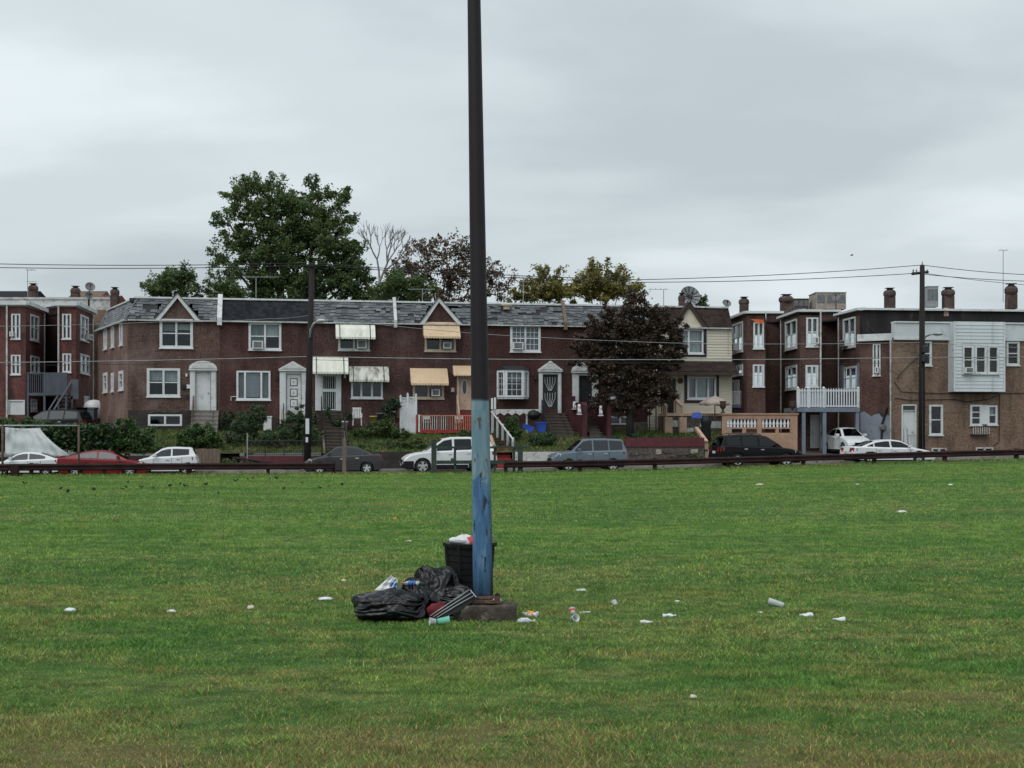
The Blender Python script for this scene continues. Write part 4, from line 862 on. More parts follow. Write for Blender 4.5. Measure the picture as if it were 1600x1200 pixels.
    handrail(S_, R, R.s(713.5), -.15, -1.2, 3.2, z0 + .14, 'tan', .95, .025, 6, thick=.07)
    # white lattice-top privacy screen
    d = -2.1; P_ = thing('privacy_fence', 'white vinyl privacy screen with post caps left of the red deck', 'fence', R.w(R.s(637, d), d, 1.6), R.th)
    for px, yt in ((626, 618), (637, 614.5), (650, 615.5)):
        s, z = R.hit(px, yt, d); zb = 1.7
        MB().fbox(R, s - .055, s + .055, d - .055, d + .055, zb, z - .08).build('post', 'vinyl', P_); MB().lathe(R.w(s, d, z - .08), [(.075, 0), (.08, .03), (.03, .05), (.04, .09), (.0, .12)], 8).build('post_cap', 'vinyl', P_)
    for (p0, p1, yt) in ((627.5, 635.5, 621), (638.5, 648.5, 620)):
        a, b = R.s(p0, d), R.s(p1, d); z1 = R.z((p0 + p1) / 2, yt, d); n = 3
        for i in range(n): MB().fbox(R, a + (b - a) * i / n + .003, a + (b - a) * (i + 1) / n - .003, d - .02, d + .02, 1.72, z1 - .42).build('board', 'vinyl', P_)
        MB().fbox(R, a, b, d - .035, d + .035, z1 - .06, z1).fbox(R, a, b, d - .035, d + .035, z1 - .44, z1 - .38).build('rail', 'vinyl', P_)
        lm = MB()
        for i in range(-3, 5):
            t = a + (b - a) * i / 4
            for sg in (1, -1):
                p, q = (t, t + .3) if sg > 0 else (t + .3, t); p, q = max(a, min(b, p)), max(a, min(b, q))
                if abs(p - q) > .05: lm.tube([R.w(p, d, z1 - .4), R.w(q, d, z1 - .06)], .014, 4)
        lm.build('lattice', 'vinyl', P_)
def house_E():
    h = row_house(750, 882.5, 'deep maroon brick house with white bow window and pedimented door case', 'brickE', 'slate',
                  [(797.5, 508.5, 844, 549), (778, 580, 824, 620.5), (847, 584, 872, 638)], divider=('r', 'wood'), miss=.10, seed=23, foundation='dark_wall', fz=2.5)
    T = h.T
    window(T, R, R.rect((797.5, 508.5, 844, 549)), 2, 2, 'vinyl', .12, [('sheer', 1), ('sheer', 1)], muntin=(3, 2))
    ac_unit(R, 800.5, 535, 816.5, 546, 'air conditioner in the upper white window right of the light pole')
    # bow window: three facets under a little hipped roof
    a, b, c, e = R.rect((777, 580, 825.5, 620.5)); o_ = .5
    P0, P1, P2, P3 = R.w(a, 0, 0)[:2], R.w(a + .38, -o_, 0)[:2], R.w(b - .38, -o_, 0)[:2], R.w(b, 0, 0)[:2]
    bay = MB().zprism([P0, P1, P2, P3], c - .12, c - .02).zprism([P0, P1, P2, P3], e + .0, e + .08).build('bay', 'vinyl', T)
    for p, q in ((P0, P1), (P1, P2), (P2, P3)):
        fr = Frame.through(p, q); Lq = math.dist(p, q); cols = 1
        window(T, fr, (.02, Lq - .02, c, e), 1, 1, 'vinyl', .11, [('sheer', .4)] if Lq > 1 else None, muntin=(2, 4) if Lq < 1 else (3, 4), sill=False)
    zr = R.z(801, 571.5)
    A0, A1, A2, A3 = R.w(a - .12, 0, e + .08), R.w(a + .34, -o_ - .12, e + .08), R.w(b - .34, -o_ - .12, e + .08), R.w(b + .12, 0, e + .08); B1, B2 = R.w(a + .35, 0, zr), R.w(b - .35, 0, zr)
    MB().poly([A0, A1, B1]).quad(A1, A2, B2, B1).poly([A2, A3, B2]).poly([A0, A3, A2, A1]).build('bay_roof', 'shingle_dark', T)
    dr = surround(T, (841.5, 581, 876.5, 645), 'gable', (847.5, 585, 871.5, 640), 'iron', 564)
    a, b, c, e = R.rect((849.5, 588, 869.5, 637)); m = (a + b) / 2
    for (z0, z1) in ((c + .05, (c + e) / 2 - .05), ((c + e) / 2 + .08, e - .05)):
        for i in range(5):
            x = a + .08 + (b - a - .16) * i / 4; MB().tube([R.w(m + (x - m) * .25, .03, z0), R.w(x, .03, (z0 + z1) / 2 + .1), R.w(x, .03, z1)], .014, 4).build('scroll_bar', 'white', dr)
    MB().lathe(R.w(m, -.24, R.z(859, 577)), [(.05, 0), (.05, .02)], 8, (-R.v[0], -R.v[1], 0)).build('number_plate', 'dark', T)
    s, z = R.hit(836, 589); MB().fbox(R, s - .07, s + .07, -.16, -.001, z - .16, z + .16).build('door_light', 'dark', T)
    # white porch beam and posts left of the steps
    d = -1.6; sa, sb = R.s(769, d), R.s(842, d); z0, z1 = R.z(800, 648.5, d), R.z(800, 639.5, d)
    Pn = thing('patio_wall', 'scalloped white patio edge with posts below the bow window', 'patio wall', R.w((sa + sb) / 2, d, 2.0), R.th)
    n = 6; 
    for i in range(n):
        x0, x1 = sa + (sb - sa) * i / n, sa + (sb - sa) * (i + 1) / n; MB().dprism(R, d - .06, d + .06, [(x0 + .01, z0 + .12), ((x0 + x1) / 2, z0 - .02), (x1 - .01, z0 + .12), (x1 - .01, z1), (x0 + .01, z1)]).build('panel', 'dull_white', Pn)
    for px in (772, 823): s = R.s(px, d); MB().fbox(R, s - .05, s + .05, d - .03, d + .05, 1.9, z0 + .1).build('post', 'dull_white', Pn)
    for px, yt in ((768.5, 622), (773, 621)): s, z = R.hit(px, yt, d); MB().fbox(R, s - .06, s + .06, d - .1, d - .061, z1, z).build('upright', 'vinyl', Pn)
    st = stair('front_steps', 'worn stone steps below the black scroll door in the white case', R.s(848), R.s(880), -.4, -3.0, 3.12, 1.85, 7, 'old_step')
    handrail(st, R, R.s(844.5), -.4, -1.2, 3.12, 2.7, 'iron', .8, .02, 4)
def figurine(fr, px, py, d, label, hgt=.5):
    s, z = fr.hit(px, py, d); p = fr.w(s, d, z)
    T = thing('garden_figurine', label, 'figurine', p, fr.th, 'white figurines on the maroon stair walls')
    MB().fbox(fr, s - .13, s + .13, d - .12, d + .12, z, z + .06).build('plinth', 'plastic_white', T)
    b = MB().lathe((p[0], p[1], z + .06), [(.085, 0), (.09, hgt * .2), (.085, hgt * .42), (.10, hgt * .6), (.07, hgt * .68), (.09, hgt * .78), (.095, hgt * .88), (.06, hgt * .96), (.0, hgt)], 10)
    b.lathe(fr.w(s - .05, d - .09, z + .06), [(.05, 0), (.045, hgt * .4), (.0, hgt * .45)], 6).lathe(fr.w(s + .05, d - .09, z + .06), [(.05, 0), (.045, hgt * .4), (.0, hgt * .45)], 6).lathe(fr.w(s, d - .07, z + hgt * .82), [(.06, 0), (.05, .07), (.0, .1)], 6, (0, -1, 0)); b.build('body', 'plastic_white', T, True)
def house_F():
    h = row_house(882.5, 1012, 'maroon brick house mostly hidden by the dark plum tree', 'brickE', 'slate',
                  [(940, 510, 985, 550), (950, 585, 1000, 622), (951, 651, 986, 663), (904, 586, 925, 644)], divider=('r', 'dull_white'), miss=.03, seed=29, foundation='stone', fz=2.6)
    T = h.T
    window(T, R, R.rect((940, 510, 985, 550)), 2, 2, 'vinyl', .12, [('sheer', .5)]); window(T, R, R.rect((950, 585, 1000, 622)), 3, 1, 'vinyl', .1, [('sheer', 1)]); window(T, R, R.rect((951, 651, 986, 663)), 2, 1, 'white', .08, None, d=-.03, sill=False)
    surround(T, (894, 583, 934, 644), 'arch', (904, 587, 925, 643), 'dark', 566)
    st = stair('front_steps', 'steps between maroon stair walls, half hidden by the plum tree', R.s(913, -2), R.s(931, -2), -.4, -3.4, 3.0, 1.85, 7, 'old_step')
    for k, (p0, p1) in enumerate(((894, 909), (933, 946))):
        a, b = R.s(p0, -2), R.s(p1, -2); mb = MB().prism(R, a, (a + b) / 2, [(-.3, 1.8), (-.3, R.z(p0, 620)), (-1.6, R.z(p0, 620)), (-1.6, 1.7)])
        mb.prism(R, (a + b) / 2 + .002, b, [(-1.0, 1.8), (-1.0, R.z(p1, 629, -2)), (-3.2, R.z(p1, 629, -2)), (-3.4, R.z(p1, 634, -2)), (-3.4, 1.5)])
        tag(mb.build('stair_wall', 'maroon_shaded', rz=R.th), ('maroon stepped stair wall nearer the black scroll door', 'maroon stepped stair wall beside the plum trunk')[k], 'stair wall')
    figurine(R, 897.5, 640, -1.7, 'white figurine at the left edge of the maroon stair walls', .42); figurine(R, 905, 648, -3.45, 'white figurine before the wider left maroon wall', .55)
    figurine(R, 929.5, 636, -1.65, 'tallest white figurine, between the two maroon stair walls', .62); figurine(R, 938.5, 650, -3.45, 'white figurine on the maroon wall nearest the plum trunk', .55)
def house_G():
    ops = [(1053, 515, 1098, 552), (1074, 589, 1118, 623), (1032, 591, 1056, 645)]
    h = row_house(1012, 1143.5, 'cream sided house with brown gable, brown roof and pent roof above the ground floor', 'cream', 'shingle_brown', ops,
                  gable=(1050, 1105, 1076.5, 473), divider=None, miss=0, seed=31, foundation=None, top_trim='dull_white', gable_fill='cream')
    T = h.T; z0, z1 = 2.3, EAVE - .05; n = 36
    hol = [R.rect(o) for o in ops]; th = (z1 - z0) / n; cache = {}
    for i in range(n):                                     # clapboards, cut round the openings
        a = z0 + th * i; segs = [(h.s0, h.s1)]
        for q in hol:
            if a + th > q[2] - .02 and a < q[3] + .02: segs = [x for sg in segs for x in ((sg[0], min(sg[1], q[0])), (max(sg[0], q[1]), sg[1])) if x[1] - x[0] > .05]
        for x0, x1 in segs:
            key = round(x1 - x0, 3)
            if key not in cache: cache[key] = MB().prism(ZERO, -(x1 - x0) / 2, (x1 - x0) / 2, [(-.001, 0), (-.034, .002), (-.034, .012), (-.006, th + .01), (-.001, th + .01)]).mesh('siding_board', M['cream'])
            piece('siding_board', cache[key], T, R.w((x0 + x1) / 2, 0, a), R.th)
    a, b, c, e = R.rect(ops[0]); MB().fbox(R, a - .2, b + .22, -.07, -.0345, c - .2, c - .02).fbox(R, b + .021, b + .22, -.071, -.0345, c - .02, e + .05).fbox(R, a - .2, a - .021, -.071, -.0345, c - .02, e + .05).build('window_surround', 'dark', T)
    window(T, R, R.rect(ops[0]), 2, 2, 'vinyl', .08, [('curtain', 1), ('curtain', 1)], d=-.03)
    a, b, c, e = R.rect(ops[1]); MB().fbox(R, a - .2, b + .2, -.07, -.0345, c - .26, c - .02).fbox(R, b + .021, b + .2, -.071, -.0345, c - .02, e + .1).fbox(R, a - .2, a - .021, -.071, -.0345, c - .02, e + .1).build('window_surround', 'dark', T)
    window(T, R, R.rect(ops[1]), 3, 1, 'vinyl', .1, [('sheer', 1), ('curtain', 1), ('sheer', 1)], ratio=(0, .28, .76, 1), d=-.03)
    a, b, c, e = R.rect(ops[2]); MB().fbox(R, a, b, .06, .1, c, e).build('door', 'dark', T)
    # brown pent roof
    zb, zt = R.z(1090, 585), R.z(1090, 565); o_ = 1.0; s0 = R.s(1030); MB().prism(R, s0, h.s1 + .06, [(-.036, zt), (-o_, zb + .12), (-o_, zb - .02), (-.036, zb - .02)]).build('pent_roof', 'underlay', T)
    slates(T, R, s0, h.s1 + .07, ((-o_ - .02, zb + .13), (-.05, zt + .012)), 'shingle_brown', .26, 6, 0, .006, 37, jag=.006)
    MB().fbox(R, s0, h.s1 + .06, -o_ - .03, -o_ - .001, zb - .06, zb + .1).build('pent_fascia', 'brown_trim', T)
    s, z = R.hit(1062.5, 595); MB().lathe(R.w(s, -.06, z), [(.16, 0), (.18, .03), (.14, .05)], 12, (-R.v[0], -R.v[1], 0)).build('wall_wreath', 'brown_trim', T)
    for px in (1015, 1025):
        s, z = R.hit(px, 599, -.9); MB().tube([R.w(s, -.9, 2.0), R.w(s, -.9, z - .15)], .035, 6).build('lamp_post', 'dark', T); MB().lathe(R.w(s, -.9, z - .18), [(.05, 0), (.15, .07), (.19, .18), (.15, .3), (.05, .36)], 12).build('lamp_globe', 'plastic_white', T, True)
    # stone base with pale blocks and the tan stair
    sa, sb = R.s(1040, -1.6), R.s(1128, -1.6)
    Wl = thing('porch_base', 'rubble porch base with pale blocks below the cream house', 'porch base', R.w((sa + sb) / 2, -1.7, 1.2), R.th)
    MB().fbox(R, sa, sb + .2, -1.7, -.04, 1.0, R.z(1090, 650, -1.7)).build('wall', 'stone', Wl)
    MB().fbox(R, sa, sb + .2, -1.78, -.041, R.z(1090, 650, -1.7) + .002, R.z(1090, 646, -1.7)).build('coping', 'tan', Wl)
    for (x0, y0, x1, y1) in ((1049, 657, 1066, 667), (1073, 668.5, 1084, 681), (1109, 658, 1127, 669), (1094, 657, 1104, 667)):
        a, b, c, e = R.rect((x0, y0, x1, y1), -1.75); MB().fbox(R, a, b, -1.74, -1.69, c, e).build('block', 'dull_white', Wl)
    st = stair('front_steps', 'steps with heavy tan rails up to the dark door of the cream house', R.s(1040, -1), R.s(1058, -1), -.1, -1.5, 3.15, 2.5, 4, 'old_step')
    for px, a, b in ((1036, 639, 672), (1060, 622, 640)): handrail(st, R, R.s(px, -1), -.2, -1.7, 3.25, 2.75, 'tan', .85, .03, 5, thick=.14)
    for px in (1043.5, 1066):
        s = R.s(px, -1.9); MB().fbox(R, s - .22, s + .22, -2.1, -1.8, 1.2, R.z(px, 652, -1.9)).build('newel', 'tan', st)
house_A(); house_B(); house_C(); house_D(); house_E(); house_F(); house_G()
# ================================================================== REAR BLOCKS LEFT AND RIGHT OF THE TERRACE
def pt(px, Y): return ((px - CX) / F * Y, Y)
def facade(T, a, b, z0, z1, material, wins=(), doors=(), name='wall', cas='white', cornice=None, curtain=None, ch=.12):
    fr = Frame.through(a, b); L = math.dist(a, b)
    rect = [fr.rect(w) for w in wins]; dre = [fr.rect(w) for w in doors]
    MB().wall(fr, 0, L, z0, z1, rect + dre, depth=.12).build(name, material, T)
    for i, r in enumerate(rect): window(T, fr, r, 2, 2, cas, min(.12, (r[1] - r[0]) * .13), curtain[i % len(curtain)] if curtain else None)
    for r in dre:
        dr = MB().fbox(fr, r[0], r[1], .02, .08, r[2], r[3]).build('door', cas, T)
        MB().fbox(fr, r[0] - .08, r[0], -.04, .05, r[2], r[3] + .08).fbox(fr, r[1], r[1] + .08, -.04, .05, r[2], r[3] + .08).fbox(fr, r[0], r[1], -.04, .05, r[3], r[3] + .08).build('door_case', cas, T)
    if cornice: MB().prism(fr, -.12, L + .12, [(-.22, z1 - ch), (-.22, z1 + .12), (.3, z1 + .16), (.3, z1), (-.03, z1 - ch * 1.6), (-.03, z1 - ch)]).build('cornice', cornice, T)
    return fr
def downspout(T, px, Y, z0, z1, material='dull_white', r=.055):
    x, y = pt(px, Y); MB().tube([(x, y - .12, z0), (x, y - .12, z1 - .25), (x, y - .12, z1)], r, 6).build('downspout', material, T)
def chimney(px0, y0, px1, y1, Y, label, wide=None, material='brickW'):
    fr = Frame((0, Y), 0); a, b, c, e = fr.rect((px0, y0, px1, y1)); m = (a + b) / 2
    T = thing('chimney', label, 'chimney', fr.w(m, 0, c), 0, 'roof chimneys'); w = (b - a) / 2; h = e - c
    MB().fbox(fr, m - w * .82, m + w * .82, -.3, .3, c - .5, c + h * .4).lathe(fr.w(m, 0, c + h * .4), [(w * .95, 0), (w * 1.12, h * .12), (w * 1.12, h * .3), (w * .9, h * .42)], 9).build('stack', material, T)
    MB().lathe(fr.w(m, 0, e - h * .18), [(w * .9, 0), (w * .6, h * .06), (w * .5, h * .12)], 10).fbox(fr, m - w * .75, m + w * .75, -.28, .28, e - h * .03, e).build('chimney_cap', 'tar', T)
    return T
def dish(px, py, rpx, Y, label, material='plastic_grey', az=0.3, el=.5, zbase=None, ribs=0):
    p = Vector(P3(px, py, Y)); r = rpx / F * Y; ax = Vector((math.sin(az), -math.cos(az), math.tan(el))).normalized()
    T = thing('satellite_dish', label, 'satellite dish', (p.x, p.y, (zbase if zbase is not None else p.z - r - .3)), 0, 'satellite dishes on the roofs')
    prof = [(r * k / 5, .30 * r * (k / 5) ** 2) for k in range(6)] + [(r * 1.02, .3 * r + .01)]
    prof[0] = (0.005, 0)
    MB().lathe(p, prof, 20, ax, cap=False).build('reflector', material, T, True)
    f = p + ax * r * .9; side = ax.cross(Vector((0, 0, 1))).normalized()
    MB().tube([p - Vector((0, 0, r * .9)) + ax * .25 * r, f], .02, 5).lathe(f, [(.05, -.05), (.07, .0), (.05, .08)], 8, ax).build('feed_arm', 'dark', T)
    MB().tube([p - ax * .02, p - ax * .25, Vector((p.x - ax.x * .25, p.y - ax.y * .25, (zbase if zbase is not None else p.z - r - .3)))], .035, 6).build('mast', 'dark', T)
    if ribs:
        up = side.cross(ax)
        for k in range(ribs):
            t = 2 * math.pi * k / ribs; dr = side * math.cos(t) + up * math.sin(t)
            MB().tube([p + ax * .02, p + dr * r * .5 + ax * (.075 * r + .02), p + dr * r + ax * (.3 * r + .02)], .022, 4).build('rib', 'iron', T)
    return T
def P3(px, py, Y): return ((px - CX) / F * Y, Y, H + (HY - py) / F * Y)

def left_block():
    T = thing('row_house', 'red brick rear of the left houses with stepped bays and white downspouts', 'house', (-30, 84, 2.3), 0, 'rear facing brick blocks'); zl, zt = 2.0, 9.86
    sheer = [[('sheer', .6)], [('curtain', .5)], [(None, 0)]]
    facade(T, pt(-70, 78), pt(40, 78), zl, zt, 'brickL', [(18.5, 491, 31.5, 529), (18, 555, 32, 584.5)], [(15, 627, 37, 648)], cornice='white', curtain=sheer)
    facade(T, pt(40, 78), pt(70, 83), zl, zt, 'brickL', [(47, 493, 60, 532), (47.5, 557, 61, 583.5), (48, 624, 57, 642)], cornice='white', curtain=sheer)
    facade(T, pt(70, 83), pt(69, 86), zl, zt + .3, 'brickL')
    facade(T, pt(69, 86), pt(94, 84), zl, zt + .55, 'brickE', cornice='white')
    facade(T, pt(91.5, 84), pt(92, 79), zl, zt + .05, 'brickL')
    facade(T, pt(92, 79), pt(119, 79), zl, zt + .05, 'brickL', [(98, 491, 111, 529), (98.5, 553, 111, 581)], cornice='white', curtain=sheer)
    facade(T, pt(119, 79), pt(146, 84.5), zl, zt + .05, 'brickL', [(125, 494, 137.5, 532), (125, 554.5, 138.5, 583.5)], [(131.5, 621, 138.5, 648)], cornice='white', curtain=sheer)
    facade(T, pt(146, 84.5), pt(146.5, 92), zl, zt + .05, 'brickT'); facade(T, pt(146.5, 92), pt(215, 92), zl, zt + .9, 'brickT')
    foot = [pt(-70, 78), pt(40, 78), pt(70, 83), pt(69, 86), pt(91, 84), pt(92, 79), pt(119, 79), pt(146, 84.5), pt(146.5, 92), pt(146, 96), pt(-70, 96)]
    MB().zprism(foot, zt - .12, zt - .02).build('flat_roof', 'tar', T)
    MB().quad((*pt(-70, 95.9), zl), (*pt(215, 95.9), zl), (*pt(215, 95.9), zt + .9), (*pt(-70, 95.9), zt + .9)).build('rear_wall', 'brickL', T)
    # higher parapet of the street fronts beyond
    a, b = pt(-70, 96), pt(172, 96); fr = Frame.through(a, b); MB().fbox(fr, 0, math.dist(a, b), 0, .3, 5, fr.z(60, 468)).fbox(fr, 0, math.dist(a, b), -.06, .36, fr.z(60, 468) + .001, fr.z(60, 464.5)).build('parapet', 'dull_white', T)
    for px, Y in ((12, 78), (70.5, 82.9), (92.5, 79), (146.3, 84.3)): downspout(T, px, Y, zl, zt + .05)
    ac_unit(Frame.through(pt(-70, 78), pt(40, 78)), 17.5, 518.5, 22.5, 526, 'air conditioner in the leftmost upper window of the left brick block')
    ac_unit(Frame.through(pt(119, 79), pt(146, 84.5)), 133.5, 523, 138.5, 531, 'air conditioner in the upper right window of the left brick block')
    # slate-blue deck with posts and stair
    fr = Frame((0, 76.6), 0); a, b, c, e = fr.rect((42, 582, 105, 615)); D = thing('rear_deck', 'slate blue timber deck on posts behind the left hedge', 'deck', fr.w((a + b) / 2, 0, 2.3), 0)
    MB().fbox(fr, a, b, 0, 2.2, c - .12, c + .05).build('deck_floor', 'deck_grey', D)
    m = fr.s(69); nb = 16
    for i in range(nb):
        x0 = m + (b - m) * i / nb; MB().fbox(fr, x0 + .006, m + (b - m) * (i + 1) / nb - .006, -.03, .0, c - .1, e).build('board', 'deck_grey', D)
    me = bar_mesh('baluster', .035, .035, e - c - .1, 'deck_grey')
    for i in range(9): piece('baluster', me, D, fr.w(a + (m - a) * i / 9, .02, c + .04), 0)
    MB().fbox(fr, a, m, -.03, .06, e - .07, e).build('top_rail', 'deck_grey', D)
    for px in (43, 69, 103): s = fr.s(px); MB().fbox(fr, s - .06, s + .06, .02, .14, 2.2, e).build('post', 'deck_grey', D)
    s0, z0 = fr.hit(116, 595); s1, z1 = fr.hit(99, 641)
    MB().tube([fr.w(s0, -.4, z0), fr.w(s1, -1.6, z1)], .07, 4).build('stair_rail', 'deck_grey', D)
    s0, z0 = fr.hit(92, 619); s1, z1 = fr.hit(82, 641); MB().tube([fr.w(s0, -.2, z0), fr.w(s1, -.6, z1)], .06, 4).build('brace', 'deck_grey', D)
    a, b, c, e = fr.rect((115, 593, 127, 624)); MB().fbox(fr, a, b, -.5, -.44, c, e).build('side_panel', 'deck_grey', D)
    for i in range(6): MB().fbox(fr, fr.s(104), fr.s(116), -.4 - .22 * i, -.2 - .22 * i, c + .3 - .22 * i, c + .34 - .22 * i).build('tread', 'deck_grey', D)
    s = fr.s(117); MB().fbox(fr, s - .05, s + .05, -.5, -.4, 2.2, c + .2).build('post', 'deck_grey', D)
    tag(MB().lathe(P3(147, 640, 79.5), [(.0, -.6), (.62, -.55), (.66, .1), (.55, .42), (.3, .58), (.0, .62)], 16).build('storage_tank', 'plastic_white', smooth=True), 'white rounded tank between the left brick block and the end house', 'tank')
    # waste bins on the alley
    for k, (px, col, lb) in enumerate(((124, 'plastic_black', 'black wheeled bin behind the hedge near the dark car'), (132, 'plastic_black', 'black wheeled bin between the other bin and the blue bin'), (142, 'deck_grey', 'dark blue wheeled bin beside the angled side wall'))):
        x, y, z = P3(px, 664, 75.5); B = thing('wheeled_bin', lb, 'bin', (x, y, z), 0, 'wheeled bins in the alley')
        MB().add([(x - .25, y - .3, z), (x + .25, y - .3, z), (x + .25, y + .3, z), (x - .25, y + .3, z), (x - .3, y - .36, z + .95), (x + .3, y - .36, z + .95), (x + .3, y + .36, z + .95), (x - .3, y + .36, z + .95)], [(0, 3, 2, 1), (4, 5, 6, 7), (0, 1, 5, 4), (1, 2, 6, 5), (2, 3, 7, 6), (3, 0, 4, 7)]).build('body', col, B)
        MB().fbox(ZERO, x - .33, x + .33, y - .4, y + .4, z + .951, z + 1.03).build('lid', col, B)
    # things on the roofs behind
    for px, py, rp, lb in ((140.5, 449, 7.5, 'upper dark satellite dish above the left brick block'), (139, 463, 6, 'lower pale satellite dish above the left brick block')): dish(px, py, rp, 93, lb, 'plastic_grey', .5, .4, 9.8)
    chimney(45, 443, 59, 464, 97, 'chimney with metal cowl beside the aerial on the left block'); chimney(111, 447, 125, 468, 97, 'dark round-topped chimney left of the twin dishes'); chimney(173, 449, 186, 470, 95, 'brown chimney just left of the end house roof')
    def gabled(px0, px1, ytop, yb, Y, label, wall, roof):
        fr = Frame((0, Y), 0); a, b, c, e = fr.rect((px0, ytop, px1, yb)); G = thing('gabled_house', label, 'house', fr.w((a + b) / 2, 3, 0), 0, 'roofs seen over the left block')
        MB().fbox(fr, a, b, 0, 6, 2, c).build('wall', wall, G)
        MB().prism(fr, a - .2, b + .2, [(-.3, c - .05), (3, e), (6.3, c - .05)]).build('roof', roof, G)
        MB().fbox(fr, b - .1, b + .25, -.35, -.3, c - .2, c + .02).build('eave_board', 'dull_white', G)
    M['red_roof'] = mat('red_shingle', (0.12, 0.03, 0.025), .85, .2, 3); M['brown_roof'] = mat('tan_brown_shingle', (0.13, 0.085, 0.06), .85, .2, 3)
    gabled(145, 170, 456, 473, 108, 'red shingled roof behind the twin dishes', 'dull_white', M['red_roof']); gabled(104, 147, 449, 470, 112, 'tan brown roof behind the left chimneys', 'brickT', M['brown_roof']); gabled(-20, 40, 449, 466, 112, 'charcoal roof at the far left skyline', 'dull_white', 'shingle_dark')
    # hedge line backing wall at the alley edge
left_block()

def right_block():
    T = thing('row_house', 'dark red brick rear block with stepped bays right of the cream house', 'house', (17, 82, 1.0), 0, 'rear facing brick blocks'); zl, zt = 0.4, 9.15
    cur = [[('sheer', .5)], [('curtain', .35)], [(None, 0)]]
    facade(T, pt(1136, 82.5), pt(1167, 77), zl, zt, 'brickR', [(1145, 505, 1161, 550), (1145, 571, 1161, 586)], [(1145, 596, 1155, 637)], cornice='white', ch=.02, curtain=cur)
    facade(T, pt(1167, 77), pt(1196, 77), zl, zt, 'brickR', [(1177.5, 504, 1193, 544), (1176.5, 570, 1193.5, 603.5)], cornice='white', ch=.02, curtain=cur)
    facade(T, pt(1196, 77), pt(1197, 82.5), zl, zt, 'brickE'); facade(T, pt(1197, 82.5), pt(1221, 82.5), zl, zt + .5, 'brickR', cornice='white', ch=.02)
    facade(T, pt(1219, 82), pt(1250, 77), zl, zt + .1, 'brickR', [(1227.5, 501, 1245.5, 545), (1228, 572, 1245.5, 608)], cornice='white', ch=.02, curtain=cur)
    facade(T, pt(1250, 77), pt(1281, 77), zl, zt + .1, 'brickR', [(1260, 496.5, 1278, 541), (1259, 571, 1278, 604)], [(1268, 650, 1278, 700)], cornice='white', ch=.02, curtain=cur)
    facade(T, pt(1281, 77), pt(1282, 82.5), zl, zt + .1, 'brickE'); facade(T, pt(1282, 82.5), pt(1310, 82.5), zl, zt + .6, 'brickR', cornice='white', ch=.02)
    fr = facade(T, pt(1308, 81), pt(1343.5, 77), zl, zt + .2, 'brickR', [(1318, 497, 1337, 542.5), (1319, 573, 1339, 609)], cornice='white', ch=.02, curtain=cur)
    a, b, c, e = fr.rect((1313, 569, 1343, 637)); MB().fbox(fr, a, fr.s(1318.5), -.02, -.001, c, e).fbox(fr, fr.s(1339.5), b, -.02, -.001, c, e).build('painted_panel', 'greywash', T)
    facade(T, pt(1343.5, 77), pt(1343.5, 92), zl, zt + .2, 'brickR')
    foot = [pt(1136, 82.5), pt(1167, 77), pt(1196, 77), pt(1197, 82.5), pt(1219, 82), pt(1250, 77), pt(1281, 77), pt(1282, 82.5), pt(1308, 81), pt(1343.5, 77), pt(1343.5, 92), pt(1136, 92)]
    MB().zprism(foot, zt - .1, zt).build('flat_roof', 'tar', T)
    for px, Y in ((1219.5, 81.8), (1281.5, 76.9), (1309.5, 80.8)): downspout(T, px, Y, zl, zt + .1)
    # orange cloth under the eave
    a = Frame.through(pt(1167, 77), pt(1196, 77)); p = [(1171, 499), (1192, 500), (1191, 507), (1181, 504)]
    MB().poly([a.w(a.s(x), -.26, a.z(x, y)) for x, y in p]).build('orange_cloth', mat('orange_cloth', (.55, .10, .03), .8), T)
    ac_unit(Frame.through(pt(1308, 81), pt(1343.5, 77)), 1319, 531.5, 1327, 541, 'air conditioner in the upper window nearest the low brown wing')
    ac_unit(Frame.through(pt(1136, 82.5), pt(1167, 77)), 1147, 537, 1153, 548, 'air conditioner in the upper window next to the cream house')
    ac_unit(Frame.through(pt(1250, 77), pt(1281, 77)), 1271, 527, 1278, 537, 'air conditioner in the upper window left of the dark recess above the white balcony')
    # low wing
    Tw = thing('low_wing', 'two storey brick wing with grey painted foot and white fascia beside the tan building', 'house', (21, 76, 1.0), 0)
    fr = facade(Tw, pt(1343.5, 75.5), pt(1397, 74.5), .4, 7.35, 'brickR', [(1364.5, 538, 1375.5, 586)], curtain=[[('blind', .3)]])
    MB().fbox(fr, -.1, math.dist(pt(1343.5, 75.5), pt(1397, 74.5)) + .1, -.25, .5, 7.35, 7.75).build('fascia', 'white', Tw)
    facade(Tw, pt(1343.5, 84), pt(1343.5, 75.5), .4, 7.35, 'brickR')
    MB().zprism([pt(1343.5, 75.6), pt(1397, 74.6), pt(1397, 84), pt(1343.5, 84)], 7.36, 7.5).build('flat_roof', 'tar', Tw)
    a = fr.s(1344.5); b = fr.s(1390); z = lambda px, py: fr.z(px, py)
    MB().dprism(fr, -.02, -.001, [(a, .4), (b, .4), (b, z(1390, 650)), (fr.s(1386), z(1386, 648)), (fr.s(1383), z(1383, 653)), (fr.s(1377), z(1377, 651)), (fr.s(1374), z(1374, 646)), (fr.s(1366), z(1366, 648)), (fr.s(1362), z(1362, 651)), (fr.s(1355), z(1355, 646)), (fr.s(1350), z(1350, 643)), (a, z(1345, 645))]).build('painted_foot', 'greywash', Tw)
    downspout(Tw, 1391, 74.5, .4, 7.4, r=.07)
    MB().tube([fr.w(fr.s(1386, -.1), -.1, fr.z(1386, 636, -.1)), fr.w(fr.s(1378, -.1), -.1, fr.z(1378, 663, -.1)), fr.w(fr.s(1377, -.1), -.1, fr.z(1377, 690, -.1))], .06, 6).build('conduit', 'iron', Tw)
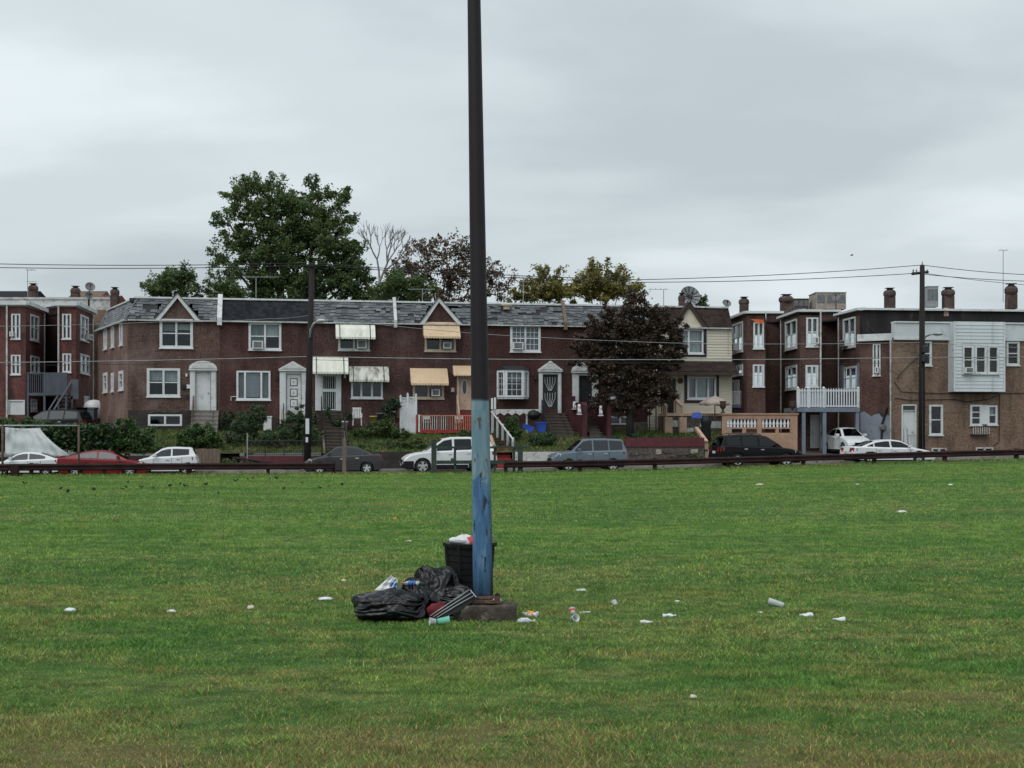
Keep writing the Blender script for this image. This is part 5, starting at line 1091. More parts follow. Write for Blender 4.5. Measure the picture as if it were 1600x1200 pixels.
    MB().lathe(fr.w(fr.s(1379), -.02, fr.z(1379, 668)), [(.2, 0), (.2, .12), (.13, .2)], 10, (0, -1, 0)).build('electric_meter', 'plastic_grey', Tw)
    ac_unit(fr, 1368.5, 573.5, 1374.5, 583, 'air conditioner in the tall narrow window of the low brick wing')
    # tarred upper wall behind
    Tt = thing('row_house', 'long tar black parapet wall with white coping behind the tan building', 'house', (28, 86, 0), 0)
    fb = facade(Tt, pt(1343.5, 86), pt(1720, 88), 4, 10.2, 'tar_wall', cornice='white', ch=.02); MB().zprism([pt(1343.5, 86), pt(1720, 88), pt(1720, 96), pt(1343.5, 96)], 10.1, 10.2).build('flat_roof', 'tar', Tt)
    MB().fbox(fb, fb.s(1474.5), fb.s(1482), -.03, -.001, fb.z(1478, 494), fb.z(1478, 481)).build('wood_patch', 'tan', Tt)
    # tan commercial building
    Tb = thing('tan_brick_building', 'tan brown brick building with white siding bay and white fascia at right', 'building', (27, 76, .9), 0)
    A, B = pt(1394, 73.2), pt(1725, 75.0); wins = [(1436, 534, 1455, 570.5), (1572.5, 534.5, 1592, 570), (1452, 633, 1472.5, 679), (1456, 700.5, 1478, 706), (1525, 699.5, 1551, 705), (1516, 633, 1533, 664), (1543, 634, 1557.5, 663), (1640, 534, 1660, 570), (1640, 634, 1660, 670)]
    fr = Frame.through(A, B); L = math.dist(A, B); rects = [fr.rect(w) for w in wins]; drr = fr.rect((1409, 632.5, 1431, 702)); zt = fr.z(1450, 531)
    MB().wall(fr, 0, L, .3, zt, rects + [drr]).build('wall', 'brickT', Tb)
    for i, r in enumerate(rects):
        if i in (3, 4): window(Tb, fr, r, 2, 1, 'dull_white', .06, None, sill=False)
        else: window(Tb, fr, r, 1, 3 if i == 5 else 2, 'white', .1, [[('sheer', .4)], [(None, 0)], [(None, 0)], None, None, [(None, 0)], [('curtain', .5)], [('sheer', .4)], [(None, 0)]][i])
    a, b, c, e = fr.rect((1533.5, 633, 1542.5, 663)); MB().fbox(fr, a, b, -.05, .0, c, e).build('window_panel', 'white', Tb)
    a, b, c, e = drr; tr = c + (e - c) * .88
    dr = MB().fbox(fr, a + .05, b - .05, .03, .09, c, tr - .03).build('door', 'white', Tb); MB().lathe(fr.w(b - .2, .03, c + 1.0), [(.04, 0), (.03, .06)], 8, (0, -1, 0)).build('handle', 'galv', dr); MB().quad(fr.w(a, .04, tr), fr.w(b, .04, tr), fr.w(b, .04, e), fr.w(a, .04, e)).build('transom', 'car_glass_clear', Tb)
    MB().fbox(fr, a - .02, a + .05, -.05, .05, c, e).fbox(fr, b - .05, b + .02, -.05, .05, c, e).fbox(fr, a + .05, b - .05, -.05, .05, tr - .03, tr).fbox(fr, a + .05, b - .05, -.05, .05, e - .05, e + .02).build('door_case', 'white', Tb)
    # fascia panels
    zf = fr.z(1450, 505); edges = [1396, 1439, 1491, 1569, 1600, 1650, 1725]
    for p0, p1 in zip(edges[:-1], edges[1:]): MB().fbox(fr, fr.s(p0) + .006, fr.s(p1) - .006, -.12, .3, zt - .02, zf).build('fascia_panel', 'white_siding', Tb)
    MB().fbox(fr, fr.s(1396), L, -.2, .35, zf, zf + .08).build('coping', 'white', Tb); MB().fbox(fr, fr.s(1396), fr.s(1491), -.16, -.121, zt - .02, zt + .12).build('lower_trim', 'white', Tb)
    MB().zprism([A, B, pt(1725, 84), pt(1394, 84)], zt, zt + .1).build('flat_roof', 'tar', Tb); MB().quad((*pt(1394, 83.9), .3), (*pt(1725, 83.9), .3), (*pt(1725, 83.9), zt), (*pt(1394, 83.9), zt)).quad((*A, .3), (*pt(1394, 84), .3), (*pt(1394, 84), zt), (*A, zt)).build('rear_wall', 'brickT', Tb)
    # white siding bay with three windows
    d = -.7; a, b = fr.s(1490.5, d), fr.s(1569.5, d); zb = fr.z(1530, 612, d); ztb = fr.z(1530, 503, d)
    hol = [fr.rect(r, d) for r in ((1504, 541.5, 1520, 583), (1523.5, 541.5, 1540, 583), (1543.5, 541.5, 1559.5, 583))]
    bay = MB().wall(fr, a, b, zb, ztb, hol, d=d, depth=.1).quad(fr.w(a, d, zb), fr.w(a, 0, zb), fr.w(a, 0, ztb), fr.w(a, d, ztb)).quad(fr.w(b, 0, zb), fr.w(b, d, zb), fr.w(b, d, ztb), fr.w(b, 0, ztb)).quad(fr.w(a, d, zb), fr.w(b, d, zb), fr.w(b, 0, zb), fr.w(a, 0, zb)).quad(fr.w(a, d, ztb), fr.w(b, d, ztb), fr.w(b, .2, ztb), fr.w(a, .2, ztb)).build('bay', 'white_siding', Tb)
    n = 20; th = (ztb - zb) / n; cache = {}
    for i in range(n):
        z = zb + th * i; segs = [(a, b)]
        if z + th > hol[0][2] - .1 and z < hol[0][3] + .1: segs = [(a, hol[0][0] - .05), (hol[2][1] + .05, b)]
        for x0, x1 in segs:
            k = round(x1 - x0, 3)
            if k not in cache: cache[k] = MB().prism(ZERO, -(x1 - x0) / 2, (x1 - x0) / 2, [(-.001, 0), (-.035, .004), (-.008, th + .012), (-.001, th + .012)]).mesh('siding_board', M['white_siding'])
            piece('siding_board', cache[k], bay, fr.w((x0 + x1) / 2, d, z), fr.th)
    for i, r in enumerate(hol): window(Tb, fr, r, 1, 2, 'white', .08, [(None, 0)], d=d - .02)
    for s in (a - .03, b - .07): MB().fbox(fr, s, s + .1, d - .045, d - .036, zb, ztb).build('corner_trim', 'white', Tb)
    ac_unit(fr, 1505, 574, 1518, 583.5, 'air conditioner in the left window of the white siding bay', d=d - .06)
    # window guard box
    a, b, c, e = fr.rect((1515.5, 666, 1542, 680)); gb = MB().fbox(fr, a, b, -.35, -.02, c, c + .06).fbox(fr, a, b, -.36, -.32, e - .05, e).fbox(fr, a, a + .04, -.36, -.02, e - .05, e).fbox(fr, b - .04, b, -.36, -.02, e - .05, e).build('window_guard', 'iron', Tb)
    me = bar_mesh('guard_bar', .03, .03, e - c - .06, 'dull_white')
    for i in range(8): piece('guard_bar', me, gb, fr.w(a + .04 + (b - a - .08) * i / 7, -.34, c + .06), fr.th)
    # cables clipped along the wall
    for k, pts in enumerate(([(1397, 596), (1408, 612), (1440, 614), (1490, 615), (1560, 614.5), (1620, 614)], [(1398, 622), (1420, 625), (1490, 624), (1512, 628), (1545, 624), (1563, 616)], [(1562, 617), (1561, 690), (1552, 697)], [(1400, 592), (1415, 575), (1440, 552)])):
        MB().tube([fr.w(fr.s(x, -.05), -.05, fr.z(x, y, -.05)) for x, y in pts], .022, 5).build('cable', 'dark', Tb)
    # door rail
    a = fr.s(1412, -1.1); b = fr.s(1432, -1.1); z = .75
    Rl = thing('stair_rail', 'low grey metal rail in front of the white door of the tan building', 'railing', fr.w((a + b) / 2, -1.1, z), fr.th)
    MB().tube([fr.w(a, -1.1, z), fr.w(a, -1.1, z + 1.45), fr.w(a + .2, -1.1, z + 1.5), fr.w(a + .25, -1.1, z)], .03, 6).build('hoop', 'galv', Rl)
    MB().tube([fr.w(a + .25, -1.1, z + 1.1), fr.w(b, -1.1, z + 1.1)], .02, 5).build('top_rail', 'galv', Rl)
    for i in range(6): s = a + .3 + (b - a - .3) * i / 5; MB().tube([fr.w(s, -1.1, z), fr.w(s, -1.1, z + 1.1)], .014, 5).build('baluster', 'galv', Rl)
right_block()

def rooftops():
    chimney(1060, 458, 1070, 480, 80, 'slim brick chimney beside the big mesh dish', None)
    chimney(1155, 464, 1170, 484, 86, 'dark chimney above the stepped brick block, right of the grey dish'); chimney(1218, 460, 1239, 481, 85, 'broad brown chimney left of the grey rooftop unit')
    chimney(1381.5, 450, 1399, 473, 91, 'brown round chimney with cap left of the right utility pole'); chimney(1472, 449, 1491, 472, 91, 'dark squat chimney right of the right utility pole'); chimney(1571, 443, 1589, 472, 92, 'tall brown chimney beside the tall aerial')
    dish(1077, 464, 16, 82, 'large black mesh satellite dish above the cream house gable', 'sheer', .25, .35, 9.5, ribs=12)
    dish(1135, 475, 7, 80, 'grey satellite dish at the right end of the cream house roof', 'plastic_grey', .2, .6, 9.0); dish(1306, 464, 7, 84, 'small grey dish in front of the rooftop unit', 'plastic_grey', -.3, .4, 9.0)
    def box(px0, y0, px1, y1, Y, name, label, cat, dep=1.2, material='galv'):
        fr = Frame((0, Y), 0); a, b, c, e = fr.rect((px0, y0, px1, y1)); T = thing(name, label, cat, fr.w((a + b) / 2, 0, c), 0)
        MB().fbox(fr, a, b, 0, dep, c - .25, e).build('housing', material, T); MB().fbox(fr, a - .04, b + .04, -.04, dep + .04, e, e + .05).build('lid', material, T)
        for i in range(3): x = a + (b - a) * (i + .5) / 3; MB().fbox(fr, x - (b - a) * .13, x + (b - a) * .13, -.03, -.001, c + (e - c) * .2, c + (e - c) * .85).build('grille', 'plastic_grey', T)
    box(1275, 457.5, 1322, 477, 86, 'rooftop_unit', 'large grey rooftop unit above the stepped brick block', 'rooftop unit', 2.0, 'stone_pale')
    box(1240, 467.5, 1264, 481, 87, 'rooftop_hatch', 'low dark roof hatch left of the large rooftop unit', 'roof hatch', 1.2, 'stone')
    box(1449, 448, 1466, 474, 91, 'rooftop_duct', 'upright grey metal duct behind the right utility pole', 'duct', .7)
    def aerial(px, ytop, ybot, Y, label, arms, wires=False):
        x, y, zt = P3(px, ytop, Y); zb = P3(px, ybot, Y)[2]; T = thing('tv_aerial', label, 'aerial', (x, y, zb), 0, 'roof aerials')
        MB().tube([(x, y, zb), (x, y, zt)], .025, 5).build('mast', 'galv', T)
        for dz, l0, l1, n in arms:
            MB().tube([(x + l0, y, zt - dz), (x + l1, y, zt - dz)], .016, 4).build('boom', 'galv', T)
            for i in range(n): q = x + l0 + (l1 - l0) * (i + .5) / max(1, n); MB().tube([(q - .05, y - .45, zt - dz + .02), (q + .05, y + .45, zt - dz + .02)], .012, 4).build('element', 'galv', T)
    aerial(43, 421, 468, 96, 'bent aerial on the left brick block', [(.05, -.1, .6, 2), (.9, -.1, .7, 0)]); aerial(400, 433, 472, 78, 'long flat aerial over the charcoal roof', [(.0, -.7, 1.4, 8)]); aerial(660, 452, 474, 79, 'aerial above the house with the tan awnings', [(.0, -.9, .8, 6)])
    aerial(817.5, 433, 475, 80, 'aerial in front of the yellowing trees', [(.0, -.55, .5, 5), (.3, -.4, .4, 3)]); aerial(1037, 452, 478, 82, 'small aerial left of the slim chimney', [(.0, -1.0, .3, 4)]); aerial(1567.5, 391, 472, 92, 'tall thin aerial beside the tall chimney', [(.0, -.35, .35, 2)])
    for px, py, lb in ((675, 471, 'small white roof vent on the maroon terrace'), (925, 472, 'small white roof vent near the plum tree top')):
        s, z = R.hit(px, py, 3); tag(MB().lathe(R.w(s, 3, 9.5), [(.1, 0), (.1, .25), (.2, .28), (.16, .4), (.05, .45)], 10).build('roof_vent', 'plastic_white', smooth=True), lb, 'roof vent')
    tag(MB().lathe(R.w(R.s(793), .3, R.z(793, 483)), [(.2, 0), (.22, .2), (.3, .22), (.3, .3), (.1, .34)], 10).build('roof_vent', 'tan_trim'), 'tan metal roof vent on the ragged slates right of the light pole', 'roof vent')
rooftops()

def frontage():
    """retaining walls, balcony, carport, balustrade wall"""
    def wall(px0, px1, ytop, material, label, d0=D_WALL, th=.25, name='retaining_wall', cap=None, ybot=None):
        a, b = R.s(px0, d0), R.s(px1, d0); z1 = R.z((px0 + px1) / 2, ytop, d0); z0 = (zs(a) - .1) if ybot is None else R.z((px0 + px1) / 2, ybot, d0)
        T = thing(name, label, 'wall', R.w((a + b) / 2, d0, z0), R.th, 'garden walls along the sidewalk')
        MB().fbox(R, a, b, d0, d0 + th, z0, z1).build('wall', material, T)
        if cap: MB().fbox(R, a - .01, b + .01, d0 - .05, d0 + th + .05, z1 + .001, z1 + .09).build('coping', cap, T)
        return T, a, b, z0, z1
    wall(60, 300, 712, 'dark_wall', 'low dark wall below the hedge at left')
    T, a, b, z0, z1 = wall(303, 344, 702, 'wood', 'weathered timber retaining wall behind the white hatchback')
    for i in range(7): x = a + (b - a) * (i + .5) / 7; MB().fbox(R, x - (b - a) / 15, x + (b - a) / 15, D_WALL - .04, D_WALL - .002, z0, z1 + .02 * (i % 3)).build('plank', 'wood', T)
    wall(376, 500, 713, 'maroon', 'low red brick wall under the iron fence'); wall(542, 640, 706, 'dark_wall', 'damp dark wall between the grey sedan and the white car')
    wall(641, 768, 706, 'dark_wall', 'dark wall behind the white parked car'); wall(802, 935, 706, 'dull_white', 'white painted garden wall left of the blue grey car')
    T, a, b, z0, z1 = wall(936, 1100, 698, 'stone', 'rubble wall with pale blocks and maroon band right of the blue grey car')
    rg = random.Random(4); x = a + .1; zc = R.z(1020, 684, D_WALL)
    MB().fbox(R, R.s(978, D_WALL), b, D_WALL - .06, D_WALL + .3, z1 + .001, zc).build('maroon_band', 'maroon', T)
    while x < b - .5:
        w = rg.uniform(.3, .55); hh = rg.uniform(.18, .35); z = z1 - .06 - hh - rg.uniform(0, .12); MB().dprism(R, D_WALL - .05, D_WALL - .001, [(x, z + .03), (x + w * .3, z), (x + w, z + .04), (x + w * .96, z + hh), (x + .04, z + hh * .95)]).build('stone', 'stone_pale' if rg.random() < .6 else 'stone', T); x += w + rg.uniform(.05, .5)
    # iron fence above the red wall
    d = D_WALL + .12; sa, sb = R.s(385, d), R.s(502, d); z1 = R.z(440, 689, d); z0 = R.z(440, 713, d)
    Fc = thing('iron_fence', 'thin black iron fence on the low red wall below the yew bushes', 'fence', R.w((sa + sb) / 2, d, z0), R.th)
    MB().tube([R.w(sa, d, z1), R.w(sb, d, z1)], .022, 5).build('top_rail', 'iron', Fc); MB().tube([R.w(sa, d, z0 + .1), R.w(sb, d, z0 + .1)], .018, 5).build('bottom_rail', 'iron', Fc)
    for i in range(41):
        s = sa + (sb - sa) * i / 40; post = i % 10 == 0; MB().tube([R.w(s, d, z0), R.w(s, d, z1 + (.1 if post else 0))], .03 if post else .009, 5).build('post' if post else 'picket', 'iron', Fc)
    tag(MB().tube([R.w(R.s(386.5, d - .1), d - .1, z0 - .3), R.w(R.s(386.5, d - .1), d - .1, R.z(386, 677, d))], .035, 8).build('gate_post', 'galv', rz=0), 'pale steel gate post left of the iron fence', 'post')
    # red steps and striped stair rail right of the light pole
    st = stair('front_steps', 'red painted steps at the kerb just right of the light pole', R.s(757, D_WALL), R.s(800, D_WALL), D_WALL + 1.2, D_WALL - .3, 1.15, .05, 6, 'red_paint')
    rail = thing('stair_rail', 'green and white slatted stair rail sloping down beside the light pole', 'railing', R.w(R.s(785, -4), -4, 1.2), R.th); n = 9
    for i in range(n):
        k = i / (n - 1); px = 769 + 32 * k; d = -2.4 - 3.6 * k; s, z = R.hit(px, 645 + 42 * k, d); zb = R.z(px, 686 + 27 * k, d); MB().fbox(R, s - .05, s + .05, d - .04, d + .04, zb, z).build('slat', 'green_rail' if i % 2 else 'dull_white', rail)
        s2 = s + .13; MB().fbox(R, s2 - .06, s2 + .06, d - .2, d - .12, zb, z - .05).build('slat', 'dull_white' if i % 2 else 'green_rail', rail)
    MB().tube([R.w(R.s(768, -2.4), -2.4, R.z(768, 643, -2.4)), R.w(R.s(802, -6), -6, R.z(802, 687, -6))], .05, 5).build('handrail', 'dull_white', rail)
    stair('front_steps', 'dark brick garden steps behind the slatted stair rail', R.s(772, -4), R.s(800, -4), -2.0, -5.6, 1.95, 1.15, 6, 'brickC')
    # sloping tan board by the red steps
    p, q = P3(767, 681, 69.5), P3(772, 697, 68.2); tag(MB().tube([p, q], .09, 4).build('wooden_board', 'tan'), 'short tan sloping board just right of the light pole', 'board')
    # tan stair rail right of the maroon band
    d = -6.6; T = thing('stair_rail', 'heavy tan stair rail sloping to a post left of the black car', 'railing', R.w(R.s(1103, d), d, .4), R.th)
    s, z = R.hit(1103, 689, d); MB().fbox(R, s - .1, s + .1, d - .1, d + .1, .2, z).build('post', 'tan', T)
    s2, z2 = R.hit(1088, 667, -4.4); MB().add([R.w(s2 - .1, -4.4, z2 - .18), R.w(s2 + .1, -4.4, z2 - .18), R.w(s2 + .1, -4.4, z2), R.w(s2 - .1, -4.4, z2), R.w(s - .1, d - .1, z - .16), R.w(s + .1, d - .1, z - .16), R.w(s + .1, d - .1, z + .02), R.w(s - .1, d - .1, z + .02)], [(0, 1, 2, 3), (7, 6, 5, 4), (0, 4, 5, 1), (1, 5, 6, 2), (2, 6, 7, 3), (3, 7, 4, 0)]).build('handrail', 'tan', T)
    # tan balustrade wall
    fr = Frame(pt(1128, 73.6), math.radians(1.5)); L = fr.s(1246); zg = lambda py: fr.z(1187, py); T = thing('balustrade_wall', 'tan stucco wall with two rows of white balusters behind the black car', 'wall', fr.w(L / 2, 0, .4), fr.th)
    z0, za, zb, zc, zd, ze = .2, zg(679), zg(670), zg(667.5), zg(654.5), zg(648)
    slots = [(fr.s(a), fr.s(b)) for a, b in ((1135, 1183), (1190, 1235))]
    hol = [(a, b, zc, zd) for a, b in slots] + [(a, b, za + .1, zb) for a, b in ((fr.s(1137), fr.s(1160)), (fr.s(1166), fr.s(1183)), (fr.s(1190), fr.s(1212)), (fr.s(1217), fr.s(1235)))]
    MB().wall(fr, 0, L, z0, ze, hol, depth=.22).quad(fr.w(L, .22, z0), fr.w(0, .22, z0), fr.w(0, .22, za), fr.w(L, .22, za)).build('wall', 'stucco', T)
    MB().fbox(fr, -.06, L + .06, -.06, .28, ze + .001, ze + .09).build('coping', 'stucco', T)
    prof = [(.07, 0), (.07, .04), (.045, .06), (.085, .16), (.09, .22), (.06, .32), (.045, .38), (.07, .44), (.07, .5)]; k = (zd - zc) / .5; me = MB().lathe((0, 0, 0), [(r, h * k) for r, h in prof], 10).mesh('baluster', M['vinyl'], smooth=True)
    for (a, b), n in zip(slots, (9, 8)):
        for i in range(n): piece('baluster', me, T, fr.w(a + (b - a) * (i + .5) / n, .11, zc))
    for px in (1130, 1239):
        s = fr.s(px); u = thing('garden_urn', ('dark urn on the left end of the tan balustrade wall', 'dark urn on the right end of the tan balustrade wall')[px > 1200], 'urn', fr.w(s, .1, ze + .09), 0, 'urns on the tan wall')
        MB().lathe(fr.w(s, .1, ze + .09), [(.14, 0), (.14, .05), (.06, .1), (.06, .2), (.17, .35), (.2, .5), (.15, .6), (.22, .68), (.18, .7)], 12).build('vase', 'brown_trim', u, True)
    # carport with white balcony
    fr = Frame(pt(1245, 74.0), math.radians(2)); L = fr.s(1343); z1, z2, z3 = fr.z(1290, 643.5), fr.z(1290, 637), fr.z(1290, 609)
    T = thing('balcony', 'white picket balcony on blue grey posts over the carport', 'balcony', fr.w(L / 2, 1.5, .7), fr.th)
    MB().fbox(fr, 0, L, -.05, 3.0, z1, z2).build('deck_floor', 'post_blue', T)
    for px in (1256, 1288.5, 1340): s = fr.s(px); MB().fbox(fr, s - .1, s + .1, 0, .2, .5, z1).build('post', 'post_blue', T)
    for px in (1246.5, 1263, 1287, 1341): s = fr.s(px); MB().fbox(fr, s - .06, s + .06, -.04, .08, z2, z3 + .1).add([fr.w(s + x * .08, .02 + y * .08, z3 + .1) for x, y in ((-1, -1), (1, -1), (1, 1), (-1, 1))] + [fr.w(s, .02, z3 + .2)], [(0, 1, 4), (1, 2, 4), (2, 3, 4), (3, 0, 4)]).build('newel', 'vinyl', T)
    MB().fbox(fr, 0, L, -.03, .05, z3 - .1, z3).fbox(fr, 0, L, -.03, .05, z2 + .05, z2 + .14).build('rail', 'white_siding', T)
    me = MB().dprism(ZERO, -.012, .012, [(-.036, 0), (.036, 0), (.036, z3 - z2 - .0), (0, z3 - z2 + .08), (-.036, z3 - z2)]).mesh('picket', M['white_siding']); nn = 23
    for i in range(nn):
        s = .15 + (L - .3) * i / (nn - 1); piece('picket', me, T, fr.w(s, -.05, z2 + .03), fr.th)
    for i in range(10): a = fr.s(1249) + (fr.s(1286) - fr.s(1249)) * i / 10; MB().fbox(fr, a, a + (fr.s(1286) - fr.s(1249)) / 10 - .01, .06, .09, z2 + .05, z3 - .02).build('board', 'white_siding', T)
    fr = Frame(pt(1140, 78.5), 0); a, b = fr.s(1143.5), fr.s(1168); z1, z2, z3 = fr.z(1155, 637), fr.z(1155, 632), fr.z(1155, 611)
    T = thing('balcony', 'small white balcony with plain balusters beside the cream house', 'balcony', fr.w((a + b) / 2, .5, z1 - .4), 0)
    MB().fbox(fr, a, b, 0, 1.6, z1, z2).build('deck_floor', 'post_blue', T); MB().fbox(fr, a, b, -.03, .05, z3 - .08, z3).build('rail', 'vinyl', T); me = bar_mesh('baluster', .06, .04, z3 - z2 - .08, 'vinyl')
    for i in range(9): piece('baluster', me, T, fr.w(a + .04 + (b - a - .08) * i / 8, .01, z2))
    for px in (1161.5, 1167): s = fr.s(px); MB().fbox(fr, s - .06, s + .06, -.05, .07, z2, z3 + .12).build('newel', 'vinyl', T)
    MB().fbox(fr, a, b, .1, 1.6, .5, z1).build('support', 'dark_wall', T)
    # patio umbrella, blue tarp, covered grill, chimenea on the porch of the cream house
    x, y, zb = P3(1117, 651, 75.5); zt = P3(1117, 619, 75.5)[2]; T = thing('patio_umbrella', 'pale patio umbrella on the porch of the cream house', 'umbrella', (x, y, zb), 0)
    MB().tube([(x, y, zb - .3), (x, y, zt)], .03, 6).build('pole', 'wood', T); r = 24 / F * 75.5; zr = P3(1117, 629, 75.5)[2]; mb = MB(); n = 16
    ring = [(x + r * math.cos(2 * math.pi * i / n), y + r * math.sin(2 * math.pi * i / n), zr - (.06 if i % 2 else 0)) for i in range(n)]; mid = [(x + .5 * r * math.cos(2 * math.pi * i / n), y + .5 * r * math.sin(2 * math.pi * i / n), zr + (zt - zr) * .65) for i in range(n)]; low = [(p[0], p[1], p[2] - .12) for p in ring]
    mb.add(ring + mid + low + [(x, y, zt + .03)], [(i, (i + 1) % n, n + (i + 1) % n, n + i) for i in range(n)] + [(n + i, n + (i + 1) % n, 3 * n) for i in range(n)] + [(2 * n + i, 2 * n + (i + 1) % n, (i + 1) % n, i) for i in range(n)]).build('canopy', mat('faded_canopy', (.34, .28, .25), .9, .15, 2), T)
    x, y, z = P3(1089, 652, 73.8); tag(MB().add([(x - .3, y, z - .05), (x + .3, y, z - .05), (x + .28, y + .5, z), (x - .28, y + .5, z), (x - .22, y + .1, z + .28), (x + .26, y + .05, z + .22), (x + .2, y + .4, z + .3), (x - .2, y + .4, z + .24)], [(0, 1, 5, 4), (1, 2, 6, 5), (2, 3, 7, 6), (3, 0, 4, 7), (4, 5, 6, 7)]).build('tarp_bundle', 'plastic_blue'), 'blue tarp bundle on the tan porch coping', 'tarp')
    x, y, z = P3(1103, 690, 72.8); T = thing('covered_grill', 'tall black covered grill before the pale porch blocks', 'grill', (x, y, z), 0); MB().lathe((x, y, z), [(.26, 0), (.3, .3), (.27, .9), (.33, 1.1), (.3, 1.3), (.12, 1.45), (.02, 1.48)], 12).build('cover', 'plastic_black', T, True); MB().fbox(ZERO, x - .2, x + .2, y - .2, y + .2, z - .1, z + .02).build('base', 'iron', T)
frontage()

def yard_things():
    # white plastic chair in the wild garden
    s, z = R.hit(558, 665, -1.8); d = -1.8; z = max(z, 2.0); T = thing('garden_chair', 'white plastic garden chair among the wild plants', 'chair', R.w(s, d, z), R.th)
    for q, e in ((-.22, -.2), (.22, -.2), (-.22, .2), (.22, .2)): MB().tube([R.w(s + q * 1.1, d + e * 1.1, z), R.w(s + q, d + e, z + .42)], .03, 5).build('leg', 'plastic_white', T)
    MB().fbox(R, s - .26, s + .26, d - .25, d + .25, z + .42, z + .46).build('seat', 'plastic_white', T)
    for q in (-.25, .25): MB().tube([R.w(s + q, d - .22, z + .46), R.w(s + q, d - .22, z + .66), R.w(s + q, d + .22, z + .68)], .03, 5).build('armrest', 'plastic_white', T)
    for i in range(5): x = s - .2 + .1 * i; MB().fbox(R, x - .035, x + .035, d + .2, d + .24, z + .48, z + .95).build('back_slat', 'plastic_white', T)
    MB().fbox(R, s - .25, s + .25, d + .195, d + .245, z + .95, z + 1.02).build('back_rail', 'plastic_white', T)
    for px, py, mt, r, h_, lb in ((584, 661, 'yellow_pot', .22, .4, 'yellow flower pot right of the white garden chair'), (611, 655, 'plastic_white', .25, .45, 'pale bucket by the wild plants left of the privacy screen'), (622, 660, 'terracotta', .2, .3, 'terracotta pot beside the privacy screen'), (596, 659, 'deck_grey', .3, .5, 'blue grey planter behind the wild plants'), (537, 672, 'plastic_white', .24, .5, 'grey bucket at the head of the garden steps')):
        s, z = R.hit(px, py, -1.9); z = max(z, 1.95); T = thing('flower_pot', lb, 'pot', R.w(s, -1.9, z), 0, 'pots in the wild garden'); MB().lathe(R.w(s, -1.9, z), [(r * .7, 0), (r, h_ * .85), (r * 1.1, h_ * .85), (r * 1.1, h_), (r * .9, h_), (r * .85, h_ * .8)], 12).build('pot', mt, T, True)
        MB().lathe(R.w(s, -1.9, z + h_ * .7), [(.01, 0), (r * .84, .01)], 12, cap=False).build('soil', 'soil', T)
    # blue bins
    s, z = R.hit(845.5, 675, -3.2); T = thing('recycling_bin', 'upright bright blue recycling bin on the lawn', 'bin', R.w(s, -3.2, z), R.th, 'blue bins on the lawn')
    p = [R.w(s + a * k, -3.2 + b * k, z + zz) for k, zz in ((.2, 0), (.25, .52)) for a, b in ((-1, -1), (1, -1), (1, 1), (-1, 1))]; MB().add(p, [(3, 2, 1, 0), (0, 1, 5, 4), (1, 2, 6, 5), (2, 3, 7, 6), (3, 0, 4, 7)]).build('body', 'plastic_blue', T); MB().fbox(R, s - .28, s + .28, -3.48, -2.92, z + .5, z + .57).build('rim', 'plastic_blue', T)
    s, z = R.hit(825, 674, -3.3); c = R.w(s, -3.3, z + .2); T = thing('recycling_bin', 'tipped over blue recycling bin left of the upright one', 'bin', R.w(s, -3.3, z), R.th, 'blue bins on the lawn')
    ax = Vector((R.u[0], R.u[1], -.45)); MB().lathe(Vector(c) - ax.normalized() * .3, [(.2, 0), (.25, .55), (.27, .55), (.27, .6), (.22, .58), (.18, .1)], 4, ax).build('body', 'plastic_blue', T); MB().lathe(Vector(c) + ax.normalized() * .2, [(.275, 0), (.285, .06)], 4, ax, cap=False).build('rim', 'plastic_blue', T)
    # black grill between the posts
    s = R.s(834, -2.0); z = R.z(834, 668, -2.0); T = thing('kettle_grill', 'black lidded grill under the white patio edge', 'grill', R.w(s, -2, z), 0); MB().lathe(R.w(s, -2, z + .5), [(.05, -.08), (.3, .0), (.38, .2), (.38, .24), (.3, .42), (.1, .5), (.02, .52)], 14).build('bowl', 'plastic_black', T, True)
    for k in range(3): t = k * 2.1; MB().tube([R.w(s + .3 * math.cos(t), -2 + .3 * math.sin(t), z - .15), R.w(s + .15 * math.cos(t), -2 + .15 * math.sin(t), z + .5)], .02, 5).build('leg', 'iron', T)
    # tarp over the coupe at far left
    fr = Frame(pt(8, 62.6), math.radians(3)); cols, rows = 26, 12; mb = MB(); outl_top = [(8, 667), (62, 668)]; 
    for i in range(cols + 1):
        u = i / cols
        for j in range(rows + 1):
            v = j / rows; px = 8 + u * 54 + u * v ** 1.25 * 50 - (1 - u) * v * 0; py = 667.5 + u * 1.0 + v * (43 + 3 * u); py += math.sin(u * math.pi) * 1.5 * (1 - v)
            dd = -.25 * v - .5 * math.sin(math.pi * v * .5) * u + .12 * noise.noise((u * 4, v * 3, 2.0)) + .05 * math.sin(u * 40 + v * 9)
            s, z = fr.hit(px, py, dd); mb.v.append(fr.w(s, dd, z))
    n = rows + 1
    for i in range(cols):
        for j in range(rows): mb.f.append((i * n + j, i * n + j + 1, (i + 1) * n + j + 1, (i + 1) * n + j))
    o = tag(mb.build('tarpaulin', mat('grey_tarpaulin', (.42, .45, .45), .55, .1, 1.5, dirt=(.30, .32, .32), dirt_amt=.4), smooth=True), 'pale grey tarpaulin hanging over the white coupe at left', 'tarpaulin')
    md = o.modifiers.new('thickness', 'SOLIDIFY'); md.thickness = .012
yard_things()

